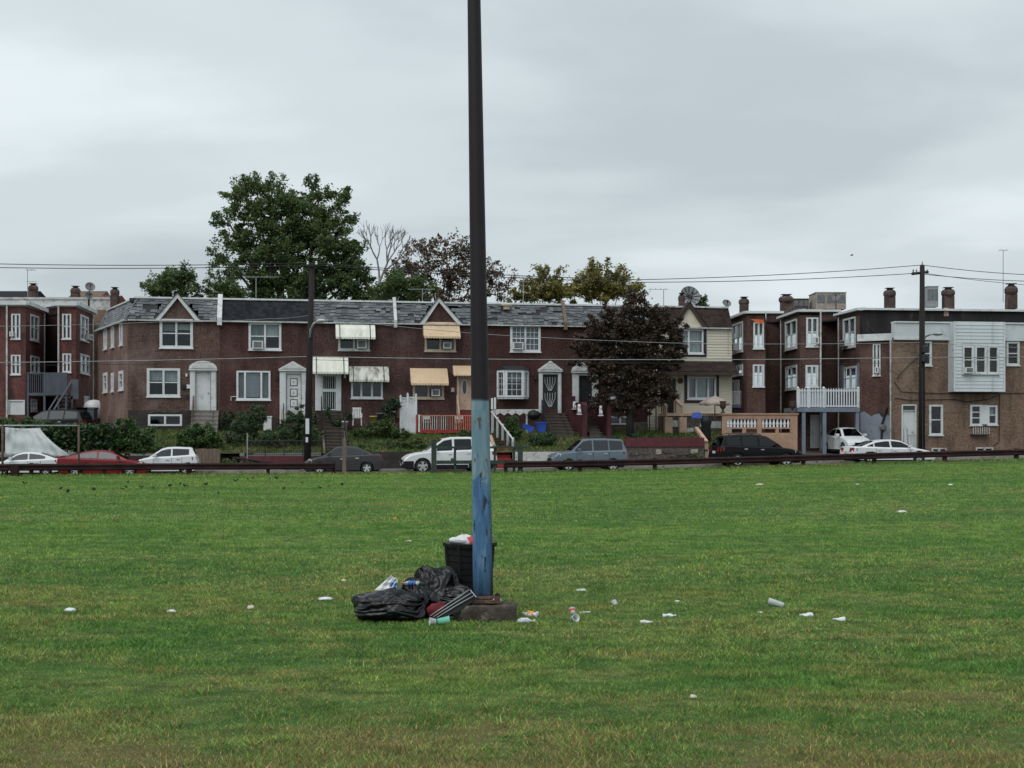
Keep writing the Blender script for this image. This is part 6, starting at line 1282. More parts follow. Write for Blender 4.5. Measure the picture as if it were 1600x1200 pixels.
# ================================================================== UTILITY POLES AND WIRES
D_POLE = -7.9
def utility_pole(px, ytop, lean, label, arm, side):
    s, zt = R.hit(px, ytop, D_POLE); b = R.w(R.s(px - lean, D_POLE), D_POLE, zs(s)); t = R.w(s, D_POLE, zt)
    T = thing('utility_pole', label, 'utility pole', b, 0, 'wooden utility poles'); MB().tube([(b[0], b[1], b[2] - .3), Vector(b).lerp(Vector(t), .5), t], [.19, .165, .13], 10).build('pole', 'pole_wood', T, True)
    return T, Vector(b), Vector(t), s
TL, bl, tl, sl_ = utility_pole(487.5, 411, 8, 'dark wooden utility pole with street lamp and white sign behind the grey sedan', None, 1)
TR, brr, tr_, sr_ = utility_pole(1441, 415, 1, 'dark wooden utility pole with crossarm and street lamp before the tan building', None, 1)
def pole_details():
    # left pole: insulators and lamp arm
    for q in (-.22, .22): MB().lathe((tl.x + q, tl.y, tl.z - .1), [(.05, 0), (.07, .06), (.04, .1), (.06, .14), (.02, .2)], 8).build('insulator', 'plastic_white', TL)
    MB().fbox(ZERO, tl.x - .3, tl.x + .3, tl.y - .2, tl.y - .13, tl.z - .2, tl.z - .1).build('crossarm', 'pole_wood', TL)
    def lamp(T, pts, mt='dull_white'):
        P_ = [P3(x, y, Y) for x, y, Y in pts]; MB().tube(P_, .05, 6).build('lamp_arm', mt, T, True)
        e = Vector(P_[-1]); dr = (Vector(P_[-1]) - Vector(P_[-2])).normalized(); dr.z = -.05
        hd = MB().lathe(e - dr * .05, [(.05, 0), (.14, .12), (.18, .35), (.14, .6), (.02, .68)], 10, dr); hd.v = [(x, y, e.z + (z - e.z) * .6) for x, y, z in hd.v]; hd.build('lamp_head', mt, T, True)
    Y = tl.y - .2
    lamp(TL, [(484, 527, Y), (485, 515, Y - .3), (490, 506, Y - .8), (497, 501.5, Y - 1.2)])
    MB().fbox(ZERO, *[v for v in (P3(478.5, 684, Y)[0], P3(484, 684, Y)[0])], Y - .22, Y - .17, P3(480, 678, Y)[2], P3(480, 654, Y)[2]).build('sign', 'white', TL); x, y, z = P3(480.5, 687, Y); MB().fbox(ZERO, x - .06, x + .06, Y - .22, Y - .17, z - .13, z + .13).build('small_sign', 'white', TL)
    # right pole
    Y = tr_.y; c = P3(1438, 427, Y); a = P3(1425, 428, Y - .5); b = P3(1450, 425, Y + .5); MB().tube([a, b], .075, 4).build('crossarm', 'pole_wood', TR)
    for x in (1427, 1432, 1444, 1449):
        p = P3(x, 426.5, Y - .5 + (x - 1425) / 25); MB().lathe(p, [(.04, 0), (.06, .05), (.03, .1), (.05, .15), (.02, .2)], 8).build('insulator', 'plastic_grey', TR)
    MB().lathe((tr_.x, tr_.y, tr_.z - .02), [(.04, 0), (.06, .05), (.03, .15), (.02, .25)], 8).build('insulator', 'plastic_grey', TR)
    lamp(TR, [(1443, 532, Y - .1), (1446, 526, Y - .3), (1452, 523, Y - .7), (1459, 522, Y - 1.0)], 'galv')
    for y0, y1 in ((540, 552), (556, 566)):
        a = P3(1445, y0, Y - .25); MB().lathe((a[0], a[1], P3(1445, y1, Y)[2]), [(.16, 0), (.19, .05), (.19, .35), (.12, .42)], 10).build('junction_box', 'iron', TR)
    x, y, z = P3(1441, 575, Y - .2); MB().tube([(x, y, z), (x, y - .1, z - 5)], .03, 5).build('conduit', 'iron', TR)
pole_details()
def wire(pts, label, r=.014, sag=0.0, material='iron', seg=16):
    P_ = []
    for i in range(len(pts) - 1):
        a, b = Vector(pts[i]), Vector(pts[i + 1])
        for k in range(seg + (1 if i == len(pts) - 2 else 0)): t = k / seg; p = a.lerp(b, t); p.z -= sag * 4 * t * (1 - t); P_.append(tuple(p))
    tag(MB().tube(P_, r, 4).build('overhead_wire', material, smooth=True), label, 'wire', 'overhead wires')
Y0 = 62.0
wire([P3(-60, 411, 60), (tl.x - .22, tl.y, tl.z + .02), P3(1000, 437, 66.5), P3(1441, 414, tr_.y), P3(1660, 431, 74)], 'topmost overhead wire running over both utility poles', .018, .12, 'iron')
wire([P3(-60, 417, 60), (tl.x + .22, tl.y, tl.z - .1), P3(1000, 441, 66.5), P3(1430, 427, tr_.y), P3(1660, 440, 74)], 'second overhead wire just below the topmost', .018, .12)
wire([P3(1446, 427, tr_.y), P3(1660, 449, 76)], 'third wire leaving the right utility pole toward the right edge', .014, .1)
wire([P3(-60, 567, 60), P3(483, 557, tl.y), P3(1000, 562, 67), P3(1441, 558, tr_.y), P3(1660, 556, 74)], 'pale thick cable crossing the brick fronts at mid height', .019, .05, 'galv')
wire([P3(-60, 571, 60.2), P3(484, 562, tl.y), P3(1000, 567, 67), P3(1441, 566, tr_.y)], 'thin dark cable just under the pale cable', .01, .08)
wire([P3(487, 495, tl.y), P3(755, 522, 69), P3(1085, 537, 70), P3(1441, 535, tr_.y), P3(1660, 545, 74)], 'cable crossing the plum tree above the pale cable', .013, .05, 'galv')
wire([P3(-60, 510, 61), P3(250, 503, 63), P3(420, 498, 64.5), P3(487, 492, tl.y)], 'thin service wire from the left across the end house eave', .01, .05, 'galv')
wire([P3(1344, 497, 77.5), P3(1400, 545, 74), P3(1441, 552, tr_.y)], 'service drop from the brick block to the right utility pole', .012, .05)
# ================================================================== CARS
M['tyre'] = mat('tyre_rubber', (0.012, 0.012, 0.013), 0.85, 0.2, 6)
M['alloy'] = mat('alloy_rim', (0.55, 0.56, 0.57), 0.35, 0.12, 6, metal=0.5)
M['well'] = mat('wheel_well', (0.008, 0.008, 0.009), 0.9, 0.1, 3)
M['head_lamp'] = mat('head_lamp_lens', (0.55, 0.57, 0.58), 0.15, 0.1, 5)
M['tail_lamp'] = mat('tail_lamp_lens', (0.20, 0.012, 0.012), 0.2, 0.15, 5)
M['amber'] = mat('amber_lens', (0.5, 0.17, 0.03), 0.25, 0.1, 5)
def paint(name, c, rough=0.28, coat=0.10, spec=0.3): return mat(name, c, rough, 0.06, 0.8, spec=spec, coat=coat, dirt=tuple(x * .8 for x in c), dirt_amt=0.25)
M['p_white'] = paint('white_car_paint', (0.60, 0.62, 0.63)); M['p_red'] = paint('red_car_paint', (0.17, 0.010, 0.015)); M['p_grey'] = paint('grey_car_paint', (0.042, 0.040, 0.045), .3, .05)
M['p_blue'] = paint('blue_grey_car_paint', (0.115, 0.15, 0.18)); M['p_black'] = paint('black_car_paint', (0.004, 0.004, 0.006), .35, 0.0, .2); M['p_navy'] = paint('dark_car_paint', (0.007, 0.008, 0.011), .35, 0.0, .2)
PROF = {
 'sedan': dict(L=4.6, H=1.46, W=1.78, wr=.32, ax=(-1.36, 1.34), sill=.20,
    low=[(-2.24, .30), (-2.30, .50), (-2.29, .72), (-2.22, .98), (-2.10, 1.03), (-1.70, 1.03), (-.6, .97), (.75, .93), (1.10, .93), (1.55, .85), (1.95, .74), (2.18, .62), (2.28, .48), (2.27, .30)],
    top=[(-1.82, 1.00), (-1.45, 1.17), (-.95, 1.37), (-.45, 1.45), (.05, 1.46), (.42, 1.40), (1.22, .92)], wins=[(-1.45, -1.12), (-1.05, -.22), (-.12, .92)], doors=(-1.02, -.17, .86), rear=(0, 2), shield=(5, 6), mirror=.78),
 'fast': dict(L=4.6, H=1.43, W=1.80, wr=.32, ax=(-1.36, 1.36), sill=.19,
    low=[(-2.24, .30), (-2.30, .52), (-2.30, .80), (-2.26, 1.02), (-2.12, 1.04), (-1.70, 1.02), (-.6, .97), (.75, .92), (1.12, .91), (1.60, .83), (2.0, .70), (2.2, .58), (2.29, .46), (2.27, .30)],
    top=[(-2.02, 1.02), (-1.45, 1.22), (-.95, 1.36), (-.40, 1.43), (.05, 1.42), (.45, 1.34), (1.28, .90)], wins=[(-1.30, -.30), (-.20, .95)], doors=(-1.05, -.25, .88), rear=(0, 2), shield=(5, 6), mirror=.80),
 'hatch': dict(L=3.9, H=1.5, W=1.70, wr=.31, ax=(-1.22, 1.26), sill=.2,
    low=[(-1.88, .30), (-1.95, .48), (-1.93, .78), (-1.86, 1.0), (-1.80, 1.06), (-1.5, 1.06), (-.6, 1.0), (.6, .95), (.95, .94), (1.40, .86), (1.72, .72), (1.88, .56), (1.95, .44), (1.93, .28)],
    top=[(-1.84, 1.05), (-1.62, 1.40), (-1.50, 1.47), (-.6, 1.50), (-.1, 1.48), (.25, 1.40), (1.05, .94)], wins=[(-1.42, -.42), (-.32, .80)], doors=(-1.0, -.37, .72), rear=(0, 1), shield=(5, 6), mirror=.62),
 'suv': dict(L=5.0, H=1.78, W=1.95, wr=.38, ax=(-1.42, 1.46), sill=.28,
    low=[(-2.42, .38), (-2.50, .55), (-2.48, .85), (-2.42, 1.12), (-2.35, 1.16), (-1.9, 1.17), (-.6, 1.13), (.75, 1.08), (1.10, 1.07), (1.75, 1.00), (2.15, .90), (2.38, .76), (2.50, .56), (2.47, .36)],
    top=[(-2.38, 1.15), (-2.14, 1.62), (-2.0, 1.71), (-1.0, 1.78), (-.1, 1.77), (.35, 1.69), (1.28, 1.08)], wins=[(-2.02, -1.22), (-1.12, -.22), (-.10, 1.0)], doors=(-1.15, -.18, .92), rear=(0, 1), shield=(5, 6), mirror=.82),
 'wagon': dict(L=4.66, H=1.73, W=1.78, wr=.34, ax=(-1.38, 1.36), sill=.26,
    low=[(-2.26, .36), (-2.33, .50), (-2.31, .85), (-2.26, 1.06), (-2.20, 1.09), (-1.9, 1.09), (-.6, 1.06), (.70, 1.03), (1.0, 1.03), (1.65, .98), (2.05, .90), (2.22, .80), (2.33, .56), (2.30, .34)],
    top=[(-2.24, 1.09), (-2.08, 1.56), (-1.98, 1.66), (-1.0, 1.70), (.0, 1.70), (.42, 1.63), (1.18, 1.03)], wins=[(-2.0, -1.20), (-1.12, -.22), (-.12, .92)], doors=(-1.15, -.17, .84), rear=(0, 1), shield=(5, 6), mirror=.74),
}
def lerp_poly(poly, x):
    for (x0, z0), (x1, z1) in zip(poly[:-1], poly[1:]):
        if x0 <= x <= x1: return z0 + (z1 - z0) * (x - x0) / max(1e-6, x1 - x0)
    return poly[0][1] if x < poly[0][0] else poly[-1][1]
def car(kind, fr, L, Hh, paintm, label, name='parked_car', glass='car_glass', rails=False, cladding=None, spoiler=False, z0=0.0, tail='tail_lamp', ww=None, seed=1):
    """fr: Frame at the middle of the car on the ground, u pointing forward"""
    p = PROF[kind]; kx = L / p['L']; kz = Hh / p['H']; ky = ww or (kx + kz) / 2; W = p['W'] * ky / 2; wr = p['wr'] * (kx + kz) / 2
    T = thing(name, label, 'car', fr.w(0, 0, z0), fr.th, 'parked cars')
    X = lambda x: x * kx
    Z = lambda z: z * kz
    low = [(X(x), Z(z)) for x, z in p['low']]; top = [(X(x), Z(z)) for x, z in p['top']]; sill = Z(p['sill']); axs = [X(a) for a in p['ax']]
    bottom = []
    for ax in reversed(axs):
        r = wr + .06; a0 = math.asin(max(-1, min(1, (sill - wr) / r)))
        for i in range(9): t = a0 + (math.pi - 2 * a0) * i / 8; bottom.append((ax + r * math.cos(t), wr + r * math.sin(t)))
    out = low + [(low[-1][0] - .06, sill + .02)] + bottom + [(low[0][0] + .06, sill + .04)]; nlow = len(low); n = len(out)
    def shell(out, yfun, nl, crown, name, ins):
        mb = MB(); m = len(out); cx = sum(x for x, _ in out) / m; cz = sum(z for _, z in out) / m; rings = []
        for yk, edge in ((-1, 1), (-1, 0), (0, 0), (1, 0), (1, 1)):
            ring = []
            for i, (x, z) in enumerate(out):
                if edge and i < nl: xx, zz = x + (cx - x) * .022, z - ins * (1 if z > cz else 0)
                else: xx, zz = x, z + (crown if yk == 0 and i < nl and z > cz else 0)
                y = yk * (yfun(z) - (0 if edge else .055)); ring.append(len(mb.v)); mb.v.append(fr.w(xx, y, z0 + zz))
            rings.append(ring)
        for A, B in zip(rings[:-1], rings[1:]):
            for i in range(m): j = (i + 1) % m; mb.f.append((A[i], A[j], B[j], B[i]))
        for ring in (rings[0], rings[-1]):
            tri = tessellate_polygon([[Vector((x, z, 0)) for x, z in out]]); mb.f += [tuple(ring[i] for i in t) for t in tri]
        return mb.build(name, paintm, T)
    body = shell(out, lambda z: W - .05 * max(0, (z - Z(.85))) - .03 * max(0, Z(.6) - z), nlow, .03, 'body', .05)
    zb = min(top[0][1], top[-1][1]); zt = max(z for _, z in top); yt = lambda z: W - .07 - .24 * ky * max(0, z - zb) / (zt - zb)
    shell(top + [(top[-1][0], top[-1][1] - .08), (top[0][0], top[0][1] - .08)], yt, len(top), .02, 'roof', .035)
    belt = lambda x: lerp_poly(low, x)
    for (a, b) in p['wins']:
        a, b = X(a), X(b); xs = [a + (b - a) * i / 8 for i in range(9)]; up = [(x, lerp_poly(top, x) - .085 * kz) for x in xs]; dn = [(x, belt(x) + .03) for x in xs]
        up2 = [(x, max(z, d[1] + .012)) for (x, z), d in zip(up, dn)]
        for sg in (-1, 1):
            mb = MB(); 
            for i in range(8): mb.quad(*[fr.w(x, sg * (yt(z) + .008), z0 + z) for x, z in (dn[i], dn[i + 1], up2[i + 1], up2[i])])
            mb.build('window', glass, T)
    for nm, (i, j) in (('rear_window', p['rear']), ('windshield', p['shield'])):
        (xa, za), (xb, zb2) = top[i], top[j]; dx, dz = xb - xa, zb2 - za; l = math.hypot(dx, dz); nx, nz = -dz / l * .014, dx / l * .014
        f = lambda t: (xa + dx * t + nx, za + dz * t + nz); mb = MB(); pts = [f(.07), f(.93)]
        if nm == 'rear_window' and j - i == 2:
            (xm, zm) = top[i + 1]; A = (xa + (xm - xa) * .15, za + (zm - za) * .15); B_ = (xm, zm); C_ = (xm + (xb - xm) * .9, zm + (zb2 - zm) * .9); pts = [(q[0] + nx, q[1] + nz + .006) for q in (A, B_, C_)]
        for q, r_ in zip(pts[:-1], pts[1:]):
            ya, yb = yt(q[1]) - .10, yt(r_[1]) - .10; mb.quad(fr.w(q[0], -ya, z0 + q[1] + .012), fr.w(q[0], 0, z0 + q[1] + .034), fr.w(r_[0], 0, z0 + r_[1] + .034), fr.w(r_[0], -yb, z0 + r_[1] + .012)); mb.quad(fr.w(q[0], 0, z0 + q[1] + .034), fr.w(q[0], ya, z0 + q[1] + .012), fr.w(r_[0], yb, z0 + r_[1] + .012), fr.w(r_[0], 0, z0 + r_[1] + .034))
        mb.build(nm, glass, T)
    for ax in axs:
        for sg in (-1, 1):
            wx = W - .02; c = fr.w(ax, sg * (wx - .2), z0 + wr); axd = Vector((fr.v[0] * sg, fr.v[1] * sg, 0)); R2 = wr
            w = MB().lathe(c, [(R2 * .62, 0), (R2 * .95, .01), (R2, .05), (R2, .16), (R2 * .94, .2), (R2 * .68, .21), (R2 * .66, .17)], 24, axd, cap=False).build('wheel', 'tyre', T, True)
            rim = MB().lathe(Vector(c) + axd * .1, [(.02, 0), (R2 * .66, .0), (R2 * .69, .1), (R2 * .66, .1), (R2 * .62, .045), (R2 * .62, .01)], 20, axd, cap=False).build('rim', 'well', w)
            mb = MB(); base = Vector(c) + axd * .19; e1 = Vector((fr.u[0], fr.u[1], 0)); e2 = Vector((0, 0, 1))
            for k in range(5):
                t = 2 * math.pi * k / 5 + .3; dr = e1 * math.cos(t) + e2 * math.sin(t); pd = e1 * -math.sin(t) + e2 * math.cos(t); a_, b_ = R2 * .13, R2 * .17
                mb.add([tuple(base + pd * a_), tuple(base - pd * a_), tuple(base + dr * R2 * .66 - pd * b_), tuple(base + dr * R2 * .66 + pd * b_)], [(0, 1, 2, 3)])
            mb.lathe(base - axd * .004, [(R2 * .2, 0), (R2 * .2, .012), (.01, .018)], 12, axd, cap=False).lathe(base - axd * .01, [(R2 * .60, 0), (R2 * .70, .012), (R2 * .62, .016)], 24, axd, cap=False); mb.build('spokes', 'alloy', w)
    xf, xr = low[-4][0], low[2][0]
    zf = lerp_poly(low, low[-4][0])
    for sg in (-1, 1):
        a, b = X(p['L'] / 2 - .52), X(p['L'] / 2 - .08); za = lerp_poly(low, a) - .03; zb_ = lerp_poly(low, b) - .02
        MB().add([fr.w(a, sg * (W + .003), z0 + za - .13 * kz), fr.w(b, sg * (W - .06), z0 + zb_ - .15 * kz), fr.w(b + .02, sg * (W - .07), z0 + zb_), fr.w(a, sg * (W + .003), z0 + za), fr.w(b + .05, sg * (W - .5), z0 + zb_ - .13 * kz), fr.w(b + .03, sg * (W - .5), z0 + zb_ + .005), fr.w(a + .1, sg * (W - .3), z0 + za + .045)], [(0, 1, 2, 3), (1, 4, 5, 2), (2, 5, 6, 3)]).build('headlight', 'head_lamp', T)
        x = low[2][0]; zt1, zt0 = low[3][1] - .02, low[3][1] - .26 * kz
        MB().add([fr.w(x + .24, sg * (W + .004), z0 + zt0 + .05), fr.w(x + .01, sg * (W - .02), z0 + zt0), fr.w(x + .06, sg * (W - .03), z0 + zt1), fr.w(x + .26, sg * (W + .004), z0 + zt1 - .02), fr.w(x - .015, sg * (W - .45), z0 + zt0), fr.w(x + .04, sg * (W - .45), z0 + zt1)], [(0, 1, 2, 3), (1, 4, 5, 2)]).build('taillight', tail, T)
        mx = X(p['mirror']); zz = belt(mx) + .1; MB().fbox(fr, mx - .07, mx + .07, min(sg * W, sg * (W + .2)), max(sg * W, sg * (W + .2)), z0 + zz - .05, z0 + zz + .08).build('mirror', paintm, T)
        for dx in p['doors']: MB().fbox(fr, X(dx) - .008, X(dx) + .008, min(sg * (W - .02), sg * (W + .003)), max(sg * (W - .02), sg * (W + .003)), z0 + sill + .1, z0 + belt(X(dx)) - .06).build('door_seam', 'well', T)
        for dx in p['doors'][:2]: MB().fbox(fr, X(dx) + .1, X(dx) + .28, min(sg * W, sg * (W + .03)), max(sg * W, sg * (W + .03)), z0 + belt(X(dx)) - .17, z0 + belt(X(dx)) - .13).build('handle', 'alloy' if cladding is None and kind != 'fast' else paintm, T)
        if rails: MB().tube([fr.w(X(-1.9), sg * (yt(zt) - .1), z0 + zt - .04), fr.w(X(-1.7), sg * (yt(zt) - .1), z0 + zt + .05), fr.w(X(-.2), sg * (yt(zt) - .1), z0 + zt + .06), fr.w(X(.1), sg * (yt(zt) - .1), z0 + zt - .02)], .022, 5).build('roof_rail', 'iron', T)
        if cladding:
            MB().fbox(fr, axs[0] + wr + .08, axs[1] - wr - .08, min(sg * (W - .1), sg * (W + .02)), max(sg * (W - .1), sg * (W + .02)), z0 + sill - .02, z0 + sill + .16).build('sill_trim', cladding, T)
    if cladding: MB().fbox(fr, axs[1] + wr + .07, low[-1][0] + .015, -W + .02, W + .015, z0 + sill, z0 + sill + .34 * kz).build('front_bumper', cladding, T); MB().fbox(fr, low[0][0] - .05, axs[0] - wr - .07, -W - .012, W + .012, z0 + sill, z0 + sill + .26 * kz).build('rear_bumper', cladding, T)
    xg = low[-2][0]; MB().fbox(fr, xg - .05, xg + .02, -W * .45, W * .45, z0 + low[-2][1] - .12, z0 + low[-2][1] + .12 * kz).build('grille', 'well', T)
    MB().fbox(fr, xg + .0, xg + .03, -.17, .17, z0 + low[-1][1] + .02, z0 + low[-1][1] + .14).build('number_plate', 'plastic_white', T); MB().fbox(fr, low[1][0] - .03, low[1][0] + .02, -.17, .17, z0 + low[2][1] - .1, z0 + low[2][1] + .03).build('number_plate', 'plastic_white', T)
    MB().fbox(fr, low[0][0] + .15, low[-1][0] - .15, -W + .12, W - .12, z0 + sill - .06, z0 + sill + .05).build('underbody', 'well', T)
    if spoiler: MB().fbox(fr, low[4][0] - .18, low[4][0] - .02, -W + .12, W - .12, z0 + low[4][1] - .01, z0 + low[4][1] + .06).build('spoiler', paintm, T)
    return T
def street_car(kind, px0, px1, yroof, face, paintm, label, d=D_CAR, **kw):
    dn = d - .88                                           # the near flank of the car
    df = d + .88; s0, s1 = max(R.s(px0, dn), R.s(px0, df)), min(R.s(px1, dn), R.s(px1, df)); sm = (s0 + s1) / 2; z0 = zs(sm) - .03; Hh = R.z((px0 + px1) / 2, yroof, d) - z0
    o = R.w(sm, d, 0)[:2]; fr = Frame(o, R.th + (0 if face > 0 else math.pi))
    return car(kind, fr, s1 - s0, Hh, M[paintm], label, z0=z0, **kw)
street_car('fast', -22, 103, 706.5, -1, 'p_white', 'white coupe half under the grey tarpaulin at the left edge', d=-9.6)
street_car('fast', 87.5, 237, 703.5, 1, 'p_red', 'dark red sedan parked behind the left guardrail', d=-11.6, spoiler=True, glass='car_glass_clear')
street_car('hatch', 207, 312, 698.5, -1, 'p_white', 'small white hatchback behind the red sedan', d=-9.7, glass='car_glass_clear')
street_car('sedan', 472, 599, 697, -1, 'p_grey', 'dark grey sedan parked behind the weathered timber post', d=-10.2, glass='car_glass_clear')
street_car('suv', 624.5, 777, 683, -1, 'p_white', 'white sport utility car partly behind the blue light pole', d=-10.2, cladding='plastic_black')
street_car('wagon', 853, 982.5, 684.5, -1, 'p_blue', 'blue grey wagon style car before the rubble wall', d=-10.2, rails=True, glass='car_glass_clear')
street_car('suv', 1107, 1256, 679, 1, 'p_black', 'black sport utility car before the tan balustrade wall', d=-10.2, rails=True)
street_car('sedan', 1311, 1464, 687, 1, 'p_white', 'long white sedan before the tan brick building', d=-10.2)
# white sedan in the carport, seen from its front quarter
c = P3(1322, 706, 74.5); car('sedan', Frame((c[0], c[1]), math.radians(-80)), 3.9, 1.45, M['p_white'], 'white sedan under the picket balcony, nose to the street', z0=.82, ww=.84)
c = P3(82, 664, 75.0); car('suv', Frame((c[0], c[1]), math.radians(172)), 4.7, 1.6, M['p_navy'], 'dark car under the slate blue deck behind the hedge', z0=1.72)
# ================================================================== TREES, BUSHES, HEDGES
def lobes_world(lobes, Y, depth):
    out = []
    for l in lobes:
        px, py, rx, ry = l[:4]; k = Y / F; dy = l[4] if len(l) > 4 else 0
        c = P3(px, py, Y + dy); out.append((Vector(c), rx * k, (rx + ry) / 2 * k * depth, ry * k))
    return out
def crown_points(L, clumps, per, cr, rg, shell=0.5, flat=0.65, spray=1.25):
    C = []; centres = []; vol = np.array([a * b * c for _, a, b, c in L]) ** .75; vol /= vol.sum()
    for (c, a, b, e), v in zip(L, vol):
        for _ in range(max(2, int(clumps * v))):
            d = rg.normal(size=3); d /= np.linalg.norm(d); r = rg.random() ** shell
            q = np.array([c.x + d[0] * a * r, c.y + d[1] * b * r, c.z + d[2] * e * r]); centres.append(q)
            R_ = cr * rg.uniform(.5, 1.25); n = int(per * 3.5 * rg.uniform(.6, 1.4)); tt = rg.random(n)[:, None]; axis = d * .75 + np.array([0, 0, .55]) + rg.normal(size=3) * .25; pts = rg.normal(size=(n, 3)) * R_ * .42 * (1.15 - .75 * tt); pts[:, 2] *= flat; C.append(q + pts + axis * tt * R_ * spray)
    return np.concatenate(C), centres
def tree(name, label, px, ybase, Y, lobes, leafm, barkm, clumps, per, leaf, cr, trunk_r=.2, seed=1, zbase=None, depth=.8, cat='tree', group=None, limbs=True, shell=.5, twigs=40, updir=.35, zflat=.65, spray=1.25):
    rg = np.random.default_rng(seed); rr = random.Random(seed); L = lobes_world(lobes, Y, depth); base = Vector(P3(px, ybase, Y))
    if zbase is not None: base.z = zbase
    T = thing(name, label, cat, tuple(base), 0, group); C, cen = crown_points(L, clumps, per, cr, rg, shell, zflat, spray)
    mb = MB(); top = max((l[0] for l in L), key=lambda v: v.z); fork = base.lerp(sum((l[0] for l in L), Vector()) / len(L), .5)
    if limbs:
        mb.tube([base, base.lerp(fork, .5) + Vector((rr.uniform(-.1, .1), 0, 0)), fork], [trunk_r, trunk_r * .85, trunk_r * .7], 8)
        for c, a, b, e in L:
            m = fork.lerp(c, .5) + Vector((rr.uniform(-.2, .2) * a, rr.uniform(-.2, .2) * b, .1 * e)); mb.tube([fork, m, c], [trunk_r * .5, trunk_r * .3, trunk_r * .14], 6, False)
        for _ in range(twigs):
            q = cen[rr.randrange(len(cen))]; q = Vector(q); c = min(L, key=lambda l: (l[0] - q).length)[0]; m = c.lerp(q, .5) + Vector((rr.uniform(-.2, .2), rr.uniform(-.2, .2), rr.uniform(-.1, .2))); mb.tube([c, m, q], [trunk_r * .13, trunk_r * .09, trunk_r * .04], 4, False)
        mb.build('trunk', barkm, T, True)
    else:
        for k in range(5): q = Vector(cen[rr.randrange(len(cen))]); mb.tube([base + Vector((rr.uniform(-.2, .2), rr.uniform(-.1, .1), -.2)), q], [.04, .015], 5, False)
        mb.build('stem', barkm, T)
    leaves('crown', C, rg.uniform(.55, 1.25, len(C)) * leaf * .46, leafm, T, seed=seed + 50, updir=updir)
    return T
tree('tree', 'tall dark green broadleaf tree rising behind the terrace', 450, 470, 100,
     [(392, 318, 40, 36), (440, 340, 62, 42), (495, 322, 48, 34), (535, 352, 26, 24), (360, 352, 30, 22), (352, 402, 24, 16), (385, 385, 50, 38), (440, 400, 70, 50), (505, 390, 58, 44), (545, 400, 24, 22), (400, 440, 60, 32), (470, 445, 76, 36), (545, 440, 44, 30), (383, 300, 14, 18), (500, 300, 16, 14), (575, 450, 26, 22), (458, 318, 24, 24), (468, 362, 44, 30), (525, 418, 50, 28), (395, 462, 46, 14), (470, 464, 60, 14), (545, 462, 40, 14), (610, 464, 24, 12)],
     'leaf_green', 'bark', 680, 38, .27, .66, .45, 21, zbase=2, depth=.7, group='trees behind the terrace', twigs=120)
tree('tree', 'small green tree behind the end house gable', 265, 470, 96, [(258, 450, 26, 20), (285, 448, 18, 22), (240, 460, 15, 12), (275, 432, 16, 12), (300, 462, 14, 10)], 'leaf_green', 'bark', 95, 28, .26, .6, .15, 22, zbase=2, group='trees behind the terrace', twigs=30)
tree('tree', 'loose green foliage between the gable and the tall tree', 345, 470, 97, [(345, 455, 18, 18), (335, 440, 9, 8), (360, 463, 16, 12)], 'leaf_green', 'bark', 50, 22, .26, .6, .12, 25, zbase=2, group='trees behind the terrace', twigs=20)
tree('tree', 'thin browning tree behind the gabled terrace house', 690, 470, 98, [(650, 420, 40, 34), (700, 412, 46, 38), (745, 425, 32, 36), (640, 448, 38, 26), (700, 450, 60, 24), (770, 448, 16, 24), (715, 388, 20, 14), (665, 385, 14, 12), (690, 466, 60, 10)], 'leaf_brown', 'bark', 240, 17, .24, .60, .25, 23, zbase=2, group='trees behind the terrace', twigs=170, shell=.42)
tree('tree', 'green undergrowth tree below the browning tree', 625, 470, 94, [(628, 452, 26, 20), (655, 460, 24, 14), (600, 460, 20, 14)], 'leaf_green', 'bark', 90, 26, .24, .55, .15, 24, zbase=2, group='trees behind the terrace', twigs=10)
tree('tree', 'sparse yellowing tree left of the plum tree top, with gaps', 850, 475, 96, [(855, 437, 26, 16), (838, 458, 36, 16), (880, 458, 30, 16), (815, 462, 18, 12), (858, 452, 22, 16)], 'leaf_yellow', 'bark', 95, 24, .26, .6, .16, 26, zbase=2, group='trees behind the terrace', twigs=50)
tree('tree', 'yellowing tree directly behind the plum tree top', 940, 475, 97, [(918, 440, 24, 20), (955, 436, 30, 17), (935, 455, 40, 18), (985, 450, 18, 14), (890, 448, 14, 10), (965, 462, 34, 14)], 'leaf_yellow', 'bark', 130, 26, .26, .6, .18, 27, zbase=2, group='trees behind the terrace', twigs=60)
tree('tree', 'few pale shoots of a tree just right of the light pole', 785, 475, 97, [(788, 452, 12, 18), (775, 425, 6, 12), (795, 440, 8, 8)], 'leaf_brown', 'bark', 26, 14, .22, .6, .1, 28, zbase=2, group='trees behind the terrace', twigs=20)
tree('tree', 'dark shrubby growth right of the big mesh dish', 1093, 485, 83, [(1090, 472, 10, 7), (1100, 475, 7, 5)], 'leaf_yew', 'bark_dark', 30, 30, .14, .25, .06, 29, zbase=8, group='trees behind the terrace', twigs=5)
